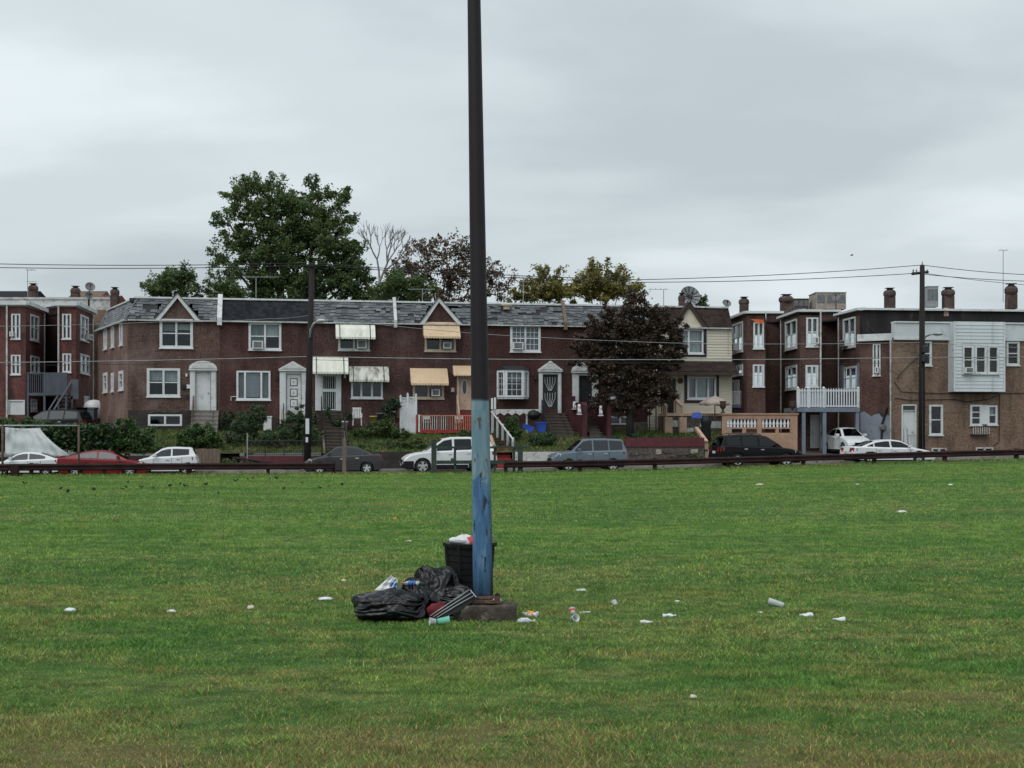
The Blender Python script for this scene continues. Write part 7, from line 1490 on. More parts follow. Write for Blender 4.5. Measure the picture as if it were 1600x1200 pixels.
def bare_tree():
    Y = 96; base = Vector(P3(588, 480, Y)); T = thing('bare_tree', 'leafless grey tree between the tall green tree and the browning tree', 'tree', (base.x, base.y, 2.0), 0); rr = random.Random(12); mb = MB()
    def grow(p, d, l, r, lev):
        q = p + d * l; mid = p.lerp(q, .5) + Vector((rr.uniform(-.08, .08), rr.uniform(-.08, .08), 0)) * l; mb.tube([p, mid, q], [r, r * .85, r * .7], 5 if lev < 2 else 4, False)
        if lev >= 5: return
        for _ in range(3 if lev < 4 else 2):
            nd = (d + Vector((rr.uniform(-.62, .62), rr.uniform(-.5, .5), rr.uniform(-.1, .38)))).normalized(); grow(q, nd, l * rr.uniform(.6, .85), r * .62, lev + 1)
    base.z = 2.0; p1 = Vector(P3(593, 440, Y)); mb.tube([base, p1], [.2, .13], 7)
    grow(p1, Vector((.42, 0, 1)).normalized(), 1.5, .10, 1); grow(p1, Vector((-.12, .1, 1)).normalized(), 1.7, .09, 1); grow(Vector(P3(600, 425, Y)), Vector((.9, .1, .8)).normalized(), 1.4, .07, 2)
    mb.build('trunk', 'bark_pale', T, True)
bare_tree()
# dark plum tree in front of the sixth house
s = R.s(985, -3.2); tree('plum_tree', 'dark purple plum tree hiding the sixth house of the terrace', 985, 690, 73.0,
     [(1000, 490, 30, 22), (965, 505, 44, 26), (1030, 505, 34, 26), (930, 525, 36, 24), (985, 530, 60, 30), (1045, 530, 28, 26), (915, 555, 28, 22), (960, 565, 52, 30), (1020, 565, 44, 32), (1055, 560, 18, 22), (990, 595, 50, 26), (940, 590, 30, 20), (1010, 615, 36, 18), (985, 468, 18, 12), (1008, 470, 10, 12), (960, 615, 30, 12), (1060, 505, 14, 10), (1000, 634, 44, 14), (950, 630, 30, 11), (975, 645, 24, 8), (1040, 612, 22, 16), (1022, 590, 30, 20)],
     'leaf_plum', 'bark_dark', 680, 46, .155, .34, .24, 31, zbase=1.6, depth=.6, twigs=80, cat='tree', spray=.7)
# bushes of the front gardens
def bush(px, ybase, d, lobes, leafm, label, clumps, per, leaf, cr, seed, name='bush', updir=.35, shell=.42, zflat=.8):
    s = R.s(px, d); w = R.w(s, d, 0); return tree(name, label, px, ybase, w[1], lobes, leafm, 'bark_dark', clumps, per, leaf, cr, .06, seed, zbase=zbank(s, d), depth=1.0, cat='bush', group='bushes of the front gardens', limbs=False, shell=shell, updir=updir, zflat=zflat, spray=.35)
bush(198, 712, -6.0, [(198, 680, 38, 24), (180, 690, 30, 22), (222, 692, 26, 18), (195, 665, 22, 10), (165, 690, 18, 18), (240, 700, 14, 12)], 'leaf_bush', 'large leafy green bush at the foot of the angled side wall', 130, 60, .13, .28, 41)
bush(308, 705, -5.5, [(308, 682, 30, 18), (292, 690, 20, 16), (328, 688, 18, 18), (310, 670, 18, 9), (340, 700, 8, 22)], 'leaf_bush', 'rounded leafy bush below the basement window, behind the white hatchback', 105, 60, .12, .25, 42)
bush(390, 712, -4.5, [(392, 655, 26, 22), (388, 680, 34, 26), (370, 690, 18, 22), (405, 642, 12, 14), (410, 690, 14, 18), (385, 700, 30, 14)], 'leaf_yew', 'dark upright yew below the vertical blinds', 130, 70, .10, .24, 43)
bush(470, 705, -4.5, [(470, 655, 24, 22), (460, 668, 24, 20), (487, 668, 18, 22), (472, 682, 30, 14)], 'leaf_yew', 'dark rounded yew behind the left utility pole', 120, 70, .10, .22, 44)
bush(453, 700, -5.5, [(448, 676, 14, 5), (430, 684, 20, 6)], 'leaf_yew', 'low clipped shrub between the two yews', 26, 50, .10, .2, 45)
bush(575, 690, -3.0, [(565, 676, 22, 10), (590, 672, 24, 12), (620, 676, 22, 12), (605, 662, 14, 10), (635, 682, 16, 8)], 'leaf_light', 'mound of wild garden plants by the white garden chair', 95, 46, .12, .25, 46)
bush(615, 670, -2.2, [(610, 640, 10, 16), (618, 630, 8, 10), (600, 648, 8, 10)], 'leaf_ivy', 'tall potted shrubs left of the privacy screen', 40, 40, .11, .2, 47)
bush(640, 702, -5.5, [(625, 695, 24, 6), (600, 698, 24, 5), (650, 695, 18, 7), (575, 700, 18, 4)], 'leaf_light', 'weedy strip along the top of the dark wall', 60, 36, .11, .2, 48)
bush(800, 690, -3.6, [(802, 662, 14, 12), (806, 680, 12, 16), (795, 672, 10, 12)], 'leaf_bush', 'green bush behind the slatted stair rail', 52, 50, .10, .2, 49)
bush(850, 700, -5.0, [(848, 685, 20, 9), (838, 690, 12, 7), (862, 690, 10, 7)], 'leaf_yew', 'low dark shrub on the lawn above the white wall', 46, 55, .10, .2, 50)
bush(730, 684, -4.0, [(725, 678, 14, 5), (738, 678, 8, 4)], 'leaf_light', 'weeds below the red deck beside the light pole', 18, 36, .10, .18, 51)
bush(1010, 690, -5.6, [(1000, 684, 26, 5), (960, 686, 20, 4), (1040, 686, 20, 4)], 'leaf_ivy', 'low ground cover under the plum tree', 40, 40, .09, .18, 52)
bush(1080, 722, -7.4, [(1078, 716, 16, 4), (1050, 718, 12, 3), (1095, 716, 8, 4)], 'leaf_light', 'weeds at the foot of the rubble wall', 28, 30, .09, .16, 53)
bush(365, 728, -7.3, [(360, 722, 14, 5), (385, 726, 14, 4), (460, 730, 20, 4)], 'leaf_light', 'weeds along the kerb below the red wall', 36, 30, .10, .18, 54)
bush(520, 650, -1.9, [(513, 648, 5, 10), (528, 662, 6, 8), (545, 655, 5, 8)], 'leaf_ivy', 'potted greenery along the iron stair rails', 24, 36, .10, .18, 55)
bush(365, 640, -1.0, [(352, 660, 6, 16), (362, 650, 5, 10)], 'leaf_ivy', 'climbing greenery at the left of the yew by the steps', 22, 36, .10, .18, 57)
# hedge along the alley
rg = np.random.default_rng(60); n = 15000; s = rg.uniform(R.s(-30, -6.3), R.s(178, -6.3), n); d = -6.3 + rg.normal(0, .45, n); u = rg.random(n) ** .8; base = np.array([zbank(a, b) for a, b in zip(s, d)])
top = np.array([R.z(800 + (a * R.u[0]) / 71 * F, 663, -6.3) for a in s]) + .18 * vnoise(s * 1.4 + 60, s * 0 + 3, 8); Zh = base - .1 + u * (top - base)
T = thing('hedge', 'dark clipped hedge along the alley behind the red sedan', 'hedge', R.w(R.s(75, -6.3), -6.3, 1.1), 0)
leaves('foliage', np.stack([R.o[0] + s * R.u[0] + d * R.v[0], R.o[1] + s * R.u[1] + d * R.v[1], Zh], 1), rg.uniform(.07, .15, n), 'leaf_ivy', T, seed=61)
mb = MB()
for i in range(14): q = R.s(-30 + 15 * i, -6.3); mb.tube([R.w(q, -6.3, 1.0), R.w(q + .1, -6.2, 2.0)], .03, 5)
mb.build('stem', 'bark_dark', T)
bush(40, 668, -4.5, [(30, 662, 30, 7), (60, 664, 20, 5), (10, 664, 16, 8)], 'leaf_bush', 'leafy growth above the grey tarpaulin', 60, 46, .12, .25, 62)
# ================================================================== LIGHT POLE, BIN AND RUBBISH
def pole_material():
    m, nt, N, L, b = _nodes('painted_light_pole'); tc = N.new('ShaderNodeTexCoord'); sp = N.new('ShaderNodeSeparateXYZ'); L.new(tc.outputs['Object'], sp.inputs[0])
    n1 = _noise(N, L, tc.outputs['Object'], 9, 5, .6); mp = N.new('ShaderNodeMapping'); mp.inputs['Scale'].default_value = (14, 14, 2.2); L.new(tc.outputs['Object'], mp.inputs[0]); n2 = _noise(N, L, mp.outputs[0], 1.0, 6, .65, .4)
    mp3 = N.new('ShaderNodeMapping'); mp3.inputs['Scale'].default_value = (17, 17, 5); mp3.inputs['Location'].default_value = (3, 1, 7); L.new(tc.outputs['Object'], mp3.inputs[0]); n3 = _noise(N, L, mp3.outputs[0], 1.0, 5, .6)
    def edge(z, wob, soft):
        a = N.new('ShaderNodeMath'); a.operation = 'MULTIPLY_ADD'; L.new(n1, a.inputs[0]); a.inputs[1].default_value = wob; L.new(sp.outputs['Z'], a.inputs[2])
        return _ramp(N, L, a.outputs[0], z + wob / 2 - soft, z + wob / 2 + soft)
    mid = _mixc(N, L, _ramp(N, L, n2, .38, .68), (.042, .112, .235), (.115, .215, .33)); mid = _mixc(N, L, _ramp(N, L, n3, .60, .63), mid, (.030, .040, .060))
    pale = _mixc(N, L, _ramp(N, L, n2, .4, .7), (.115, .205, .26), (.225, .31, .33)); pale = _mixc(N, L, _ramp(N, L, n3, .62, .65), pale, (.085, .075, .06))
    col = _mixc(N, L, edge(1.62, .7, .012), mid, pale); dark = _mixc(N, L, n1, (.0125, .0095, .0125), (.020, .0165, .020)); col = _mixc(N, L, edge(2.53, .10, .025), col, dark)
    # scuffed strip where paint has come away on the right-hand face, and a darker, duller blue at the foot
    sx = N.new('ShaderNodeMath'); sx.operation = 'MULTIPLY_ADD'; L.new(n2, sx.inputs[0]); sx.inputs[1].default_value = .05; L.new(sp.outputs['X'], sx.inputs[2])
    e1 = _ramp(N, L, sx.outputs[0], .105, .125); e2 = edge(1.62, .5, .03); inv = N.new('ShaderNodeMath'); inv.operation = 'SUBTRACT'; inv.inputs[0].default_value = 1; L.new(e2, inv.inputs[1]); ml = N.new('ShaderNodeMath'); ml.operation = 'MULTIPLY'; L.new(e1, ml.inputs[0]); L.new(inv.outputs[0], ml.inputs[1])
    ft = N.new('ShaderNodeMath'); ft.operation = 'MULTIPLY_ADD'; L.new(n2, ft.inputs[0]); ft.inputs[1].default_value = .3; L.new(sp.outputs['Z'], ft.inputs[2]); fo = _ramp(N, L, ft.outputs[0], .47, .40)
    col = _mixc(N, L, ml.outputs[0], col, (.045, .045, .05)); col = _mixc(N, L, fo, col, (.05, .07, .09))
    L.new(col, b.inputs['Base Color']); b.inputs['Roughness'].default_value = .6; b.inputs['Specular IOR Level'].default_value = .25; bp = N.new('ShaderNodeBump'); bp.inputs['Strength'].default_value = .25; bp.inputs['Distance'].default_value = .01; L.new(n2, bp.inputs['Height']); L.new(bp.outputs[0], b.inputs['Normal'])
    return m
PX0, PY0 = -0.336, 14.9
def light_pole():
    T = thing('light_pole', 'tall light pole painted blue below and dark above on a concrete footing', 'light pole', (PX0, PY0, 0), 0)
    mb = MB(); n = 48; cx, cy = PX0 + .02, PY0 - .04; prof = [(1.0, -.12), (1.0, .03), (1.005, .10), (1.0, .155), (.965, .172), (.5, .178), (.02, .18)]
    for j, (q, z) in enumerate(prof):
        for i in range(n):
            t = 2 * math.pi * i / n; sq = 1 / max(abs(math.cos(t)) ** 6 + abs(math.sin(t)) ** 6, 1e-6) ** (1 / 6); sq = min(sq, 1.3); w = 1 + .035 * noise.noise((math.cos(t) * 3, math.sin(t) * 3, z * 9)) + .02 * noise.noise((math.cos(t) * 11, math.sin(t) * 11, z * 24))
            mb.v.append((cx + .365 * sq * q * w * math.cos(t), cy + .25 * sq * q * w * math.sin(t), z + .012 * noise.noise((math.cos(t) * 5 * q, math.sin(t) * 5 * q, 4)) * (j > 1)))
    for j in range(len(prof) - 1):
        for i in range(n): mb.f.append((j * n + i, j * n + (i + 1) % n, (j + 1) * n + (i + 1) % n, (j + 1) * n + i))
    mb.build('footing', mat('mossy_concrete', (.055, .045, .036), .95, .45, 7, dirt=(.17, .15, .12), dirt_amt=.25, bump=.8, bscale=40), T, True)
    M['rusted_plate'] = mat('rusted_steel', (.075, .042, .03), .85, .35, 12, dirt=(.16, .10, .07), dirt_amt=.4)
    MB().fbox(ZERO, PX0 - .205, PX0 + .205, PY0 - .205, PY0 + .205, .195, .225).build('base_plate', 'rusted_plate', T); MB().fbox(ZERO, PX0 - .17, PX0 + .17, PY0 - .17, PY0 + .17, .1801, .194).build('grout_pad', 'plastic_black', T)
    for a in (-.165, .165):
        for b in (-.165, .165):
            MB().tube([(PX0 + a, PY0 + b, .16), (PX0 + a, PY0 + b, .27)], .018, 8).lathe((PX0 + a, PY0 + b, .2251), [(.035, 0), (.035, .03)], 6).build('anchor_bolt', 'rusted_plate', T)
    H_ = 11.5; lean = -.105 / 6.9; mb = MB(); m = 24; pts = []; rad = []
    for i in range(m + 1): z = .225 + (H_ - .225) * i / m; pts.append((PX0 + lean * (z - .225), PY0, z)); rad.append(.118 - .0059 * (z - .225))
    mb.tube(pts, rad, 20); mb.build('pole', pole_material(), T, True); MB().lathe((PX0, PY0, .2251), [(.15, 0), (.15, .02), (.122, .04)], 20).build('pole_collar', 'rusted_plate', T, True)
    t = pts[-1]; MB().lathe(t, [(rad[-1], 0), (rad[-1] * 1.15, .01), (rad[-1] * .9, .06), (.01, .08)], 14).build('pole_cap', 'dark', T)
light_pole()
def ground_at(px, py):
    z = 0.0
    for _ in range(4): Y = (H - z) * F / (py - HY); z = zfield((px - CX) / F * Y, Y)
    return Vector(((px - CX) / F * Y, Y, z))
def litter_bin():
    cx, cy, zt, r0, r1 = -.515, 15.62, .80, .25, .31; T = thing('litter_bin', 'octagonal black slatted litter bin overflowing behind the light pole', 'litter bin', (cx, cy, 0), 0); n = 8
    ang = [2 * math.pi * (i + .5) / n for i in range(n + 1)]
    for i in range(n):
        a, b = ang[i], ang[i + 1]; mb = MB()
        f = lambda t, h, q=1.0: (cx + (r0 + (r1 - r0) * h) * q * (math.cos(a) + (math.cos(b) - math.cos(a)) * t), cy + (r0 + (r1 - r0) * h) * q * (math.sin(a) + (math.sin(b) - math.sin(a)) * t), .02 + (zt - .02) * h)
        mb.quad(f(0, 0, .96), f(1, 0, .96), f(1, 1, .96), f(0, 1, .96)); pl = mb.build('panel', 'plastic_black', T)
        for k in range(9):
            h0, h1 = .04 + k * .1, .04 + k * .1 + .08; mb = MB(); o = [f(.08, h0), f(.92, h0), f(.92, h1), f(.08, h1)]; q = [f(.08, h0, .965), f(.92, h0, .965), f(.92, h1, .965), f(.08, h1, .965)]
            mb.add(o + q, [(0, 1, 2, 3), (0, 4, 5, 1), (2, 6, 7, 3), (0, 3, 7, 4), (1, 5, 6, 2)]).build('slat', 'plastic_black', pl)
        MB().tube([(cx + r0 * math.cos(a), cy + r0 * math.sin(a), .0), (cx + r1 * math.cos(a), cy + r1 * math.sin(a), zt)], .022, 5).build('corner_post', 'plastic_black', T)
    MB().lathe((cx, cy, zt), [(r1 * .9, -.03), (r1 * 1.06, -.03), (r1 * 1.08, .015), (r1 * .9, .02)], 8, cap=False).build('rim', 'plastic_black', T); MB().lathe((cx, cy, .58), [(.01, 0), (r1 * .88, .0)], 8, cap=False).build('liner', 'plastic_black', T)
litter_bin()
M['bag'] = mat('black_bin_bag', (.003, .003, .004), .19, .3, 4, spec=.34, bump=.05, bscale=30)
M['thin_white'] = mat('thin_white_plastic', (.60, .62, .64), .4, .12, 6, dirt=(.42, .44, .46), dirt_amt=.35)
M['thin_clear'] = mat('clear_plastic', (.42, .45, .46), .15, .2, 8, dirt=(.26, .30, .28), dirt_amt=.4)
M['red_cloth'] = mat('red_cloth', (.12, .009, .013), .75, .3, 8)
M['mint'] = mat('mint_plastic', (.16, .50, .38), .4, .1, 6); M['orange'] = mat('orange_juice', (.62, .27, .06), .3, .2, 10); M['cap_orange'] = mat('orange_cap', (.60, .16, .03), .4); M['label_blue'] = mat('blue_label', (.03, .13, .42), .45); M['cup_red'] = mat('red_print', (.5, .04, .04), .45); M['cream_paper'] = mat('cream_paper', (.52, .46, .38), .8, .1, 6); M['dead_leaf'] = mat('dark_dead_leaf', (.03, .025, .018), .9, .3, 9)
def bag(label, c, r, seed, knot=(0, 0, 1), sag=.35, amp=.16, material='bag', name='bin_bag', floor=0.0, res=(150, 90), freq=1.0, cat='bag', group='rubbish beside the light pole', fold=1.0):
    """a slumped sack: folds run towards the gathered knot"""
    mb = MB(); k = Vector(knot).normalized(); a = k.orthogonal().normalized(); b = k.cross(a); U, V = res
    for j in range(V + 1):
        ph = math.pi * j / V
        for i in range(U):
            th = 2 * math.pi * i / U; d = a * math.sin(ph) * math.cos(th) + b * math.sin(ph) * math.sin(th) + k * math.cos(ph)
            big = noise.noise(d * 1.3 * freq + Vector((seed, 0, 0))); g = math.cos(ph) * .5 + .5; tw = th + .9 * noise.noise(d * 1.6 + Vector((seed, 5, 0))) + .5 * ph; e = (math.cos(tw), math.sin(tw))
            rid = lambda f, fp, o: 1 - 2.2 * abs(noise.noise(Vector((e[0] * f, e[1] * f, ph * fp)) * freq + Vector((o, seed, 3))))
            m = 1 + .30 * big + fold * amp * (.55 + .6 * g) * (rid(2.0, .8, 0) * .55 + rid(4.6, 1.3, 7) * .40 + rid(9.5, 2.2, 13) * .22 + .12 * noise.noise(d * 9 + Vector((1, seed, 0)))); q = Vector((d.x * r[0], d.y * r[1], d.z * r[2])) * m
            p = Vector(c) + q
            if p.z < floor + .01: p.z = floor + .004 + (p.z - floor) * .02; p.x += q.x * .05; p.y += q.y * .05
            mb.v.append(tuple(p))
    for j in range(V):
        for i in range(U): mb.f.append((j * U + i, (j + 1) * U + i, (j + 1) * U + (i + 1) % U, j * U + (i + 1) % U))
    return tag(mb.build(name, material, smooth=True), label, cat, group)
bag('big slumped black bin bag at the left of the rubbish heap', (-1.42, 14.80, .15), (.40, .30, .185), 3.1, (.85, -.15, .35), amp=.17)
bag('small crumpled black bin bag behind the big slumped one', (-1.13, 14.98, .19), (.20, .2, .21), 7.7, (-.3, -.2, .9), amp=.2)
bag('black bin bag leaning up against the litter bin', (-.86, 15.12, .24), (.29, .24, .30), 12.3, (-.6, -.1, .8), amp=.17)
bag('low black bin bag sagging between the bin and the footing', (-.70, 15.0, .13), (.31, .20, .23), 15.9, (-.8, -.2, .5), amp=.17)
# white printed bag on top
def printed_bag():
    Y = 14.86; A, B, C_, D = (585, 922), (611, 899), (622, 905.5), (618, 923)
    def f(u, v, off=0.0):
        px = (A[0] * (1 - u) + D[0] * u) * (1 - v) + (B[0] * (1 - u) + C_[0] * u) * v; py = (A[1] * (1 - u) + D[1] * u) * (1 - v) + (B[1] * (1 - u) + C_[1] * u) * v
        return P3(px, py, Y - .05 * (1 - v) - off + .03 * noise.noise((u * 4, v * 4, 1)) + .012 * math.sin(u * 17 + v * 5))
    T = thing('plastic_bag', 'white plastic bag with blue stripes lying on the big bin bag', 'bag', P3(605, 922, Y), 0, 'rubbish beside the light pole'); n = 12; mb = MB()
    for s_ in (0, 1):
        k = len(mb.v); mb.v += [f(i / n, j / n, -.06 * s_ * math.sin(math.pi * i / n)) for i in range(n + 1) for j in range(n + 1)]; mb.f += [(k + i * (n + 1) + j, k + (i + 1) * (n + 1) + j, k + (i + 1) * (n + 1) + j + 1, k + i * (n + 1) + j + 1) for i in range(n) for j in range(n)]
    mb.build('sack', 'thin_white', T, True)
    for u0, u1, v0, v1 in ((.58, .70, .30, .92), (.80, .95, .18, .72)):
        mb = MB(); mb.v = [f(u0 + (u1 - u0) * i / 2 + (.06 * j / 6), v0 + (v1 - v0) * j / 6, .005) for i in range(3) for j in range(7)]; mb.f = [(i * 7 + j, (i + 1) * 7 + j, (i + 1) * 7 + j + 1, i * 7 + j + 1) for i in range(2) for j in range(6)]; mb.build('blue_stripe', 'label_blue', T)
printed_bag()
def bottle(label, p, length, yaw, body='thin_clear', capm='thin_white', lab=None, tilt=0.0, r=None, name='bottle', group='bottles strewn on the grass', cat='bottle'):
    r = r or length * .14; ax = Vector((math.cos(yaw) * math.cos(tilt), math.sin(yaw) * math.cos(tilt), math.sin(tilt))); o = Vector(p) + Vector((0, 0, r * .65)) - ax * length / 2; T = thing(name, label, cat, tuple(p), 0, group); L_ = length
    bb = MB().lathe(o, [(r * .6, 0), (r * .97, L_ * .03), (r, L_ * .1), (r * .93, L_ * .22), (r, L_ * .35), (r, L_ * .55), (r * .96, L_ * .66), (r * .55, L_ * .82), (r * .36, L_ * .88), (r * .36, L_ * .92)], 14, ax); bb.v = [tuple(Vector(q) + noise.noise_vector(Vector(q) * 22) * r * .5 + Vector((0, 0, -.12 * (q[2] - p[2])))) for q in bb.v]; bb.build('body', body, T, True)   # crushed
    MB().lathe(o, [(r * .44, L_ * .92), (r * .44, L_ * 1.0), (r * .3, L_ * 1.0)], 12, ax).build('cap', capm, T)
    if lab: MB().lathe(o, [(r * 1.015, L_ * .20), (r * 1.02, L_ * .35), (r * 1.015, L_ * .62)], 14, ax, cap=False).build('label_band', lab, T, True)
def cup(label, p, h, r, yaw, tilt, material='thin_white', band=None, name='cup'):
    ax = Vector((math.cos(yaw) * math.cos(tilt), math.sin(yaw) * math.cos(tilt), math.sin(tilt))); lift = r * math.cos(tilt); o = Vector(p) + Vector((0, 0, max(.004, lift * .95))) - ax * h * .5 * math.cos(tilt); T = thing(name, label, 'cup', tuple(p), 0, 'cups strewn on the grass')
    MB().lathe(o, [(.004, .002), (r * .72, 0), (r * .95, h * .97), (r * 1.04, h * .98), (r * 1.04, h), (r * .9, h * .98), (r * .68, h * .03)], 14, ax, cap=False).build('body', material, T, True)
    if band: MB().lathe(o, [(r * .82, h * .4), (r * .91, h * .75)], 14, ax, cap=False).build('print_band', band, T, True)
def scrap(label, p, rx, ry, rz_, seed, material='thin_white', name='litter_scrap', cat='litter'):
    return bag(label, (p[0], p[1], p[2] + rz_ * .7), (rx, ry, rz_), seed, (.6, .3, .5), amp=.35, material=material, name=name, floor=p[2], res=(18, 12), cat=cat, group='scraps strewn on the grass', freq=1.2)
def rubbish():
    bottle('clear bottle with orange cap and blue label on the heap', (-1.185, 14.9, .385), .21, math.radians(184), 'thin_clear', 'cap_orange', 'label_blue', .05, group='rubbish beside the light pole')
    # folded chair frame: four parallel white tubes leaning from the grass to the pole
    T = thing('folded_chair_frame', 'bundle of white metal tubes with dark fabric leaning by the pole', 'chair frame', (-.68, 14.55, 0), 0)
    for k in range(3):
        a = P3(672 + 5 * k, 962.5 + 1.5 * k, 14.42 + .01 * k); b = P3(733 + 4.5 * k, 921.5 + 4.2 * k, 14.68); MB().tube([a, Vector(a).lerp(Vector(b), .5) + Vector((0, 0, .004 * k)), b], .0062, 8).build('tube', 'galv', T, True)
    A = [P3(674, 964, 14.45), P3(735, 922.5, 14.71), P3(748, 935, 14.71), P3(690, 969, 14.45)]; MB().quad(*A).build('fabric', 'plastic_black', T)
    MB().tube([P3(735, 922, 14.68), P3(744, 933, 14.68)], .006, 6).build('cross_tube', 'thin_white', T)
    bag('crumpled red cloth lying between the bin bags and the footing', P3(683, 957, 14.62), (.085, .055, .075), 21.4, (.7, 0, .8), amp=.62, material='red_cloth', name='cloth', cat='cloth', res=(18, 12), fold=1.2)
    g = ground_at(694, 973); cup('mint green cup lying against the front of the footing', (g.x, g.y - .16, g.z), .135, .048, math.radians(12), .12, 'mint')
    g = ground_at(678, 974); cup('white cup lying beside the mint green cup', (g.x - .005, g.y - .15, g.z), .07, .046, math.radians(195), .1, 'thin_white')
    # overflow in the bin
    c = Vector((-.515, 15.62, .80)); bag('crumpled white bag in the top of the litter bin', (-.60, 15.52, .83), (.13, .12, .07), 31, (.1, 0, 1), material='thin_white', name='plastic_bag', floor=.6, res=(36, 26), amp=.22); bag('red and white wrapper in the litter bin', (-.475, 15.48, .835), (.075, .07, .065), 33, (.3, 0, 1), material='cup_red', name='wrapper', floor=.6, res=(24, 18), amp=.2)
    bag('pale wrapper right of the red one in the litter bin', (-.415, 15.50, .85), (.06, .06, .06), 35, (.3, 0, 1), material='thin_white', name='wrapper', floor=.6, res=(24, 18), amp=.2); bag('black liner bag bulging at the rim of the litter bin', (-.53, 15.64, .78), (.24, .2, .07), 37, (0, 0, 1), name='bin_bag', floor=.55, res=(40, 24)); cup('pale mint cup standing on top of the litter bin rubbish', (-.425, 15.56, .87), .09, .035, 1.2, 1.3, 'thin_clear'); cup('white cup at the right rim of the litter bin, past the pole', (-.27, 15.55, .80), .12, .036, .5, 1.45, 'thin_white')
    for k, (x, y) in enumerate(((-.51, 14.72), (-.175, 14.78))): bag(('clear wrapper pressed against the left of the pole foot', 'clear wrapper on the right of the pole foot')[k], (x, y, .215), (.045, .035, .03), 41 + k, (0, 0, 1), material='thin_clear', name='wrapper', floor=.195, res=(24, 16), amp=.3)
    S = lambda px, py: ground_at(px, py)
    def w(px, py, wpx): g = S(px, py); return wpx * g.y / F
    g = S(828, 963); bottle('clear bottle of orange juice lying right of the footing', tuple(g), w(828, 963, 25), math.radians(155), 'thin_white', 'thin_clear', 'orange', .05, r=.04)
    g = S(822, 973); bottle('clear water bottle lying just in front of the orange bottle', tuple(g), w(822, 973, 28), math.radians(8), r=.034, lab='thin_white')
    g = S(1010, 974); bottle('flattened clear bottle lying left of the milky one', tuple(g), w(1010, 974, 19), math.radians(4), 'thin_white', r=.024); g = S(1046, 964); bottle('milky bottle lying midway along the line of litter', tuple(g), w(1046, 964, 21), math.radians(8), 'thin_white', r=.028)
    g = S(1260, 964); bottle('squat white bottle second from the right end of the litter', tuple(g), w(1260, 964, 21), math.radians(172), 'thin_white', r=.033); g = S(1311, 970); bottle('slim white bottle at the right end of the litter', tuple(g), w(1311, 970, 19), math.radians(170), 'thin_white', r=.027)
    g = S(1213, 948); cup('large white cup lying on its side far right of the pole', tuple(g), w(1213, 948, 24), .045, math.radians(165), .25); g = S(897, 972); cup('white cup tipped toward the camera right of the footing', tuple(g), .085, .045, math.radians(-60), .3); g = S(895, 960); cup('white cup with red print beside the plastic spoon', tuple(g), .075, .04, math.radians(100), .7, 'thin_white', 'cup_red')
    g = S(961, 947); cup('small white cup lying mouth up behind the milky bottle', tuple(g), .06, .038, math.radians(120), .5)
    g = S(913, 959); tag(MB().tube([g + Vector((-.06, 0, .015)), g + Vector((.0, .01, .018)), g + Vector((.07, .0, .02))], [.006, .007, .013], 6).build('plastic_spoon', 'thin_white', smooth=True), 'white plastic spoon beside the red printed cup', 'spoon')
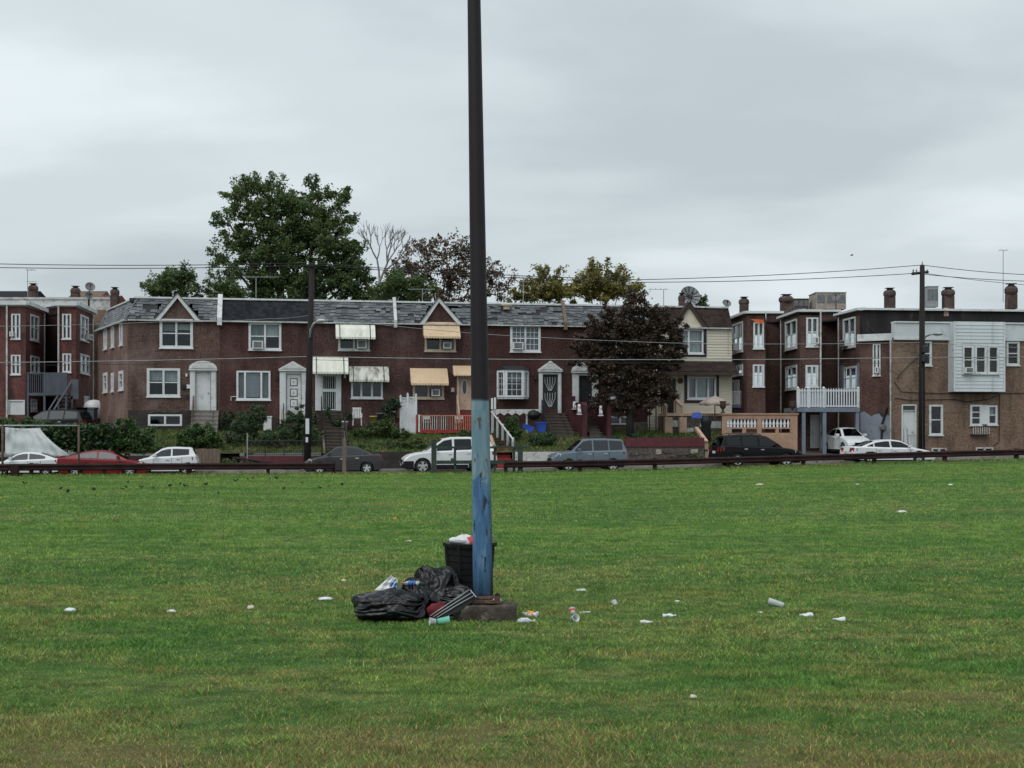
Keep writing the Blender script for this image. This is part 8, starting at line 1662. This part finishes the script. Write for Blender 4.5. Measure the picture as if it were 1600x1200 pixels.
    for px, py, wp, sd, mt, lb, fl in ((109, 956, 15, 51, 'thin_white', 'leftmost crumpled white scrap on the grass', .6), (268, 957, 11, 52, 'thin_white', 'small white scrap second from the left', .6), (392, 952, 10, 53, 'cream_paper', 'pale paper ball third from the left', .9), (508, 937, 19, 54, 'thin_white', 'flat white scrap just left of the bin bags', .3), (537, 908, 7, 55, 'cream_paper', 'tiny pale scrap above the flat white one', .6), (638, 846, 10, 56, 'cream_paper', 'flat pale scrap on the far grass left of the bin', .3), (617, 811, 5, 57, 'cap_orange', 'tiny orange scrap far left of the bin', .8),
        (908, 923, 14, 58, 'thin_white', 'flat white scrap farthest behind the cups', .3), (1058, 940, 7, 59, 'thin_white', 'tiny white scrap behind the milky bottle', .4), (1188, 958, 7, 60, 'cream_paper', 'tan scrap left of the large white cup', .5), (1083, 1091, 9, 61, 'cream_paper', 'pale paper scrap lone in the near grass', .9), (1187, 758, 11, 62, 'cream_paper', 'pale scrap far off before the black car', .3), (1409, 801, 13, 63, 'thin_white', 'white scrap far off at right on the field', .35), (1340, 757, 5, 64, 'thin_white', 'tiny pale speck of litter far off before the white sedan', .4), (1485, 757, 6, 65, 'thin_white', 'tiny white scrap before the right guardrail', .5)):
        g = S(px, py); x = wp * g.y / F / 2; scrap(lb, g, x, x * .8, x * fl * .75, sd, mt)
    me = None; rr = random.Random(8)
    mb = MB(); 
    for i in range(5):
        for j in range(4): u, v = i / 4 - .5, j / 3 - .5; mb.v.append((u * .26 * (1 - abs(v) * .3), v * .16 * (1 - 1.2 * abs(u)), .02 + .16 * v * v + .12 * abs(u) + .03 * math.sin(7 * u)))
    for i in range(4):
        for j in range(3): mb.f.append((i * 4 + j, (i + 1) * 4 + j, (i + 1) * 4 + j + 1, i * 4 + j + 1))
    me = mb.mesh('dead_leaf', M['dead_leaf'], smooth=True)
    for px, py in ((38, 757), (200, 754), (196, 763), (191, 766), (147, 767), (107, 770), (96, 765), (221, 763), (239, 764), (265, 761), (282, 758), (289, 761), (321, 759), (341, 772), (369, 753), (387, 750), (396, 749), (422, 749), (431, 749), (472, 756), (444, 765), (500, 764), (514, 761), (535, 759), (800, 750)):
        g = S(px, py); o = bpy.data.objects.new('dead_leaf', me); COL.objects.link(o); o.location = g + Vector((0, 0, .01)); o.rotation_euler = (rr.uniform(-.4, .4), rr.uniform(-.4, .4), rr.uniform(0, 6)); k = rr.uniform(.45, .95); o.scale = (k, k, k); tag(o, 'dark curled dead leaf lying on the far grass before the guardrails', 'leaf', 'dead leaves on the far grass')
    # a bird far up
    x, y, z = P3(1331, 399, 150); T = thing('bird', 'tiny dark bird gliding in the grey sky at right', 'bird', (x, y, z), 0); MB().lathe((x - .2, y, z), [(.01, 0), (.06, .1), (.07, .22), (.03, .36), (.01, .42)], 8, (1, .2, .1)).build('body', 'dark', T, True)
    for sg in (-1, 1): MB().add([(x - .06, y, z + .02), (x + .08, y, z + .02), (x + .02, y + sg * .42, z + .1), (x - .12, y + sg * .4, z + .1), (x - .0, y, z + .05)], [(0, 1, 2, 3), (1, 4, 2), (0, 3, 4), (4, 3, 2)]).build('wing', 'dark', T)
rubbish()
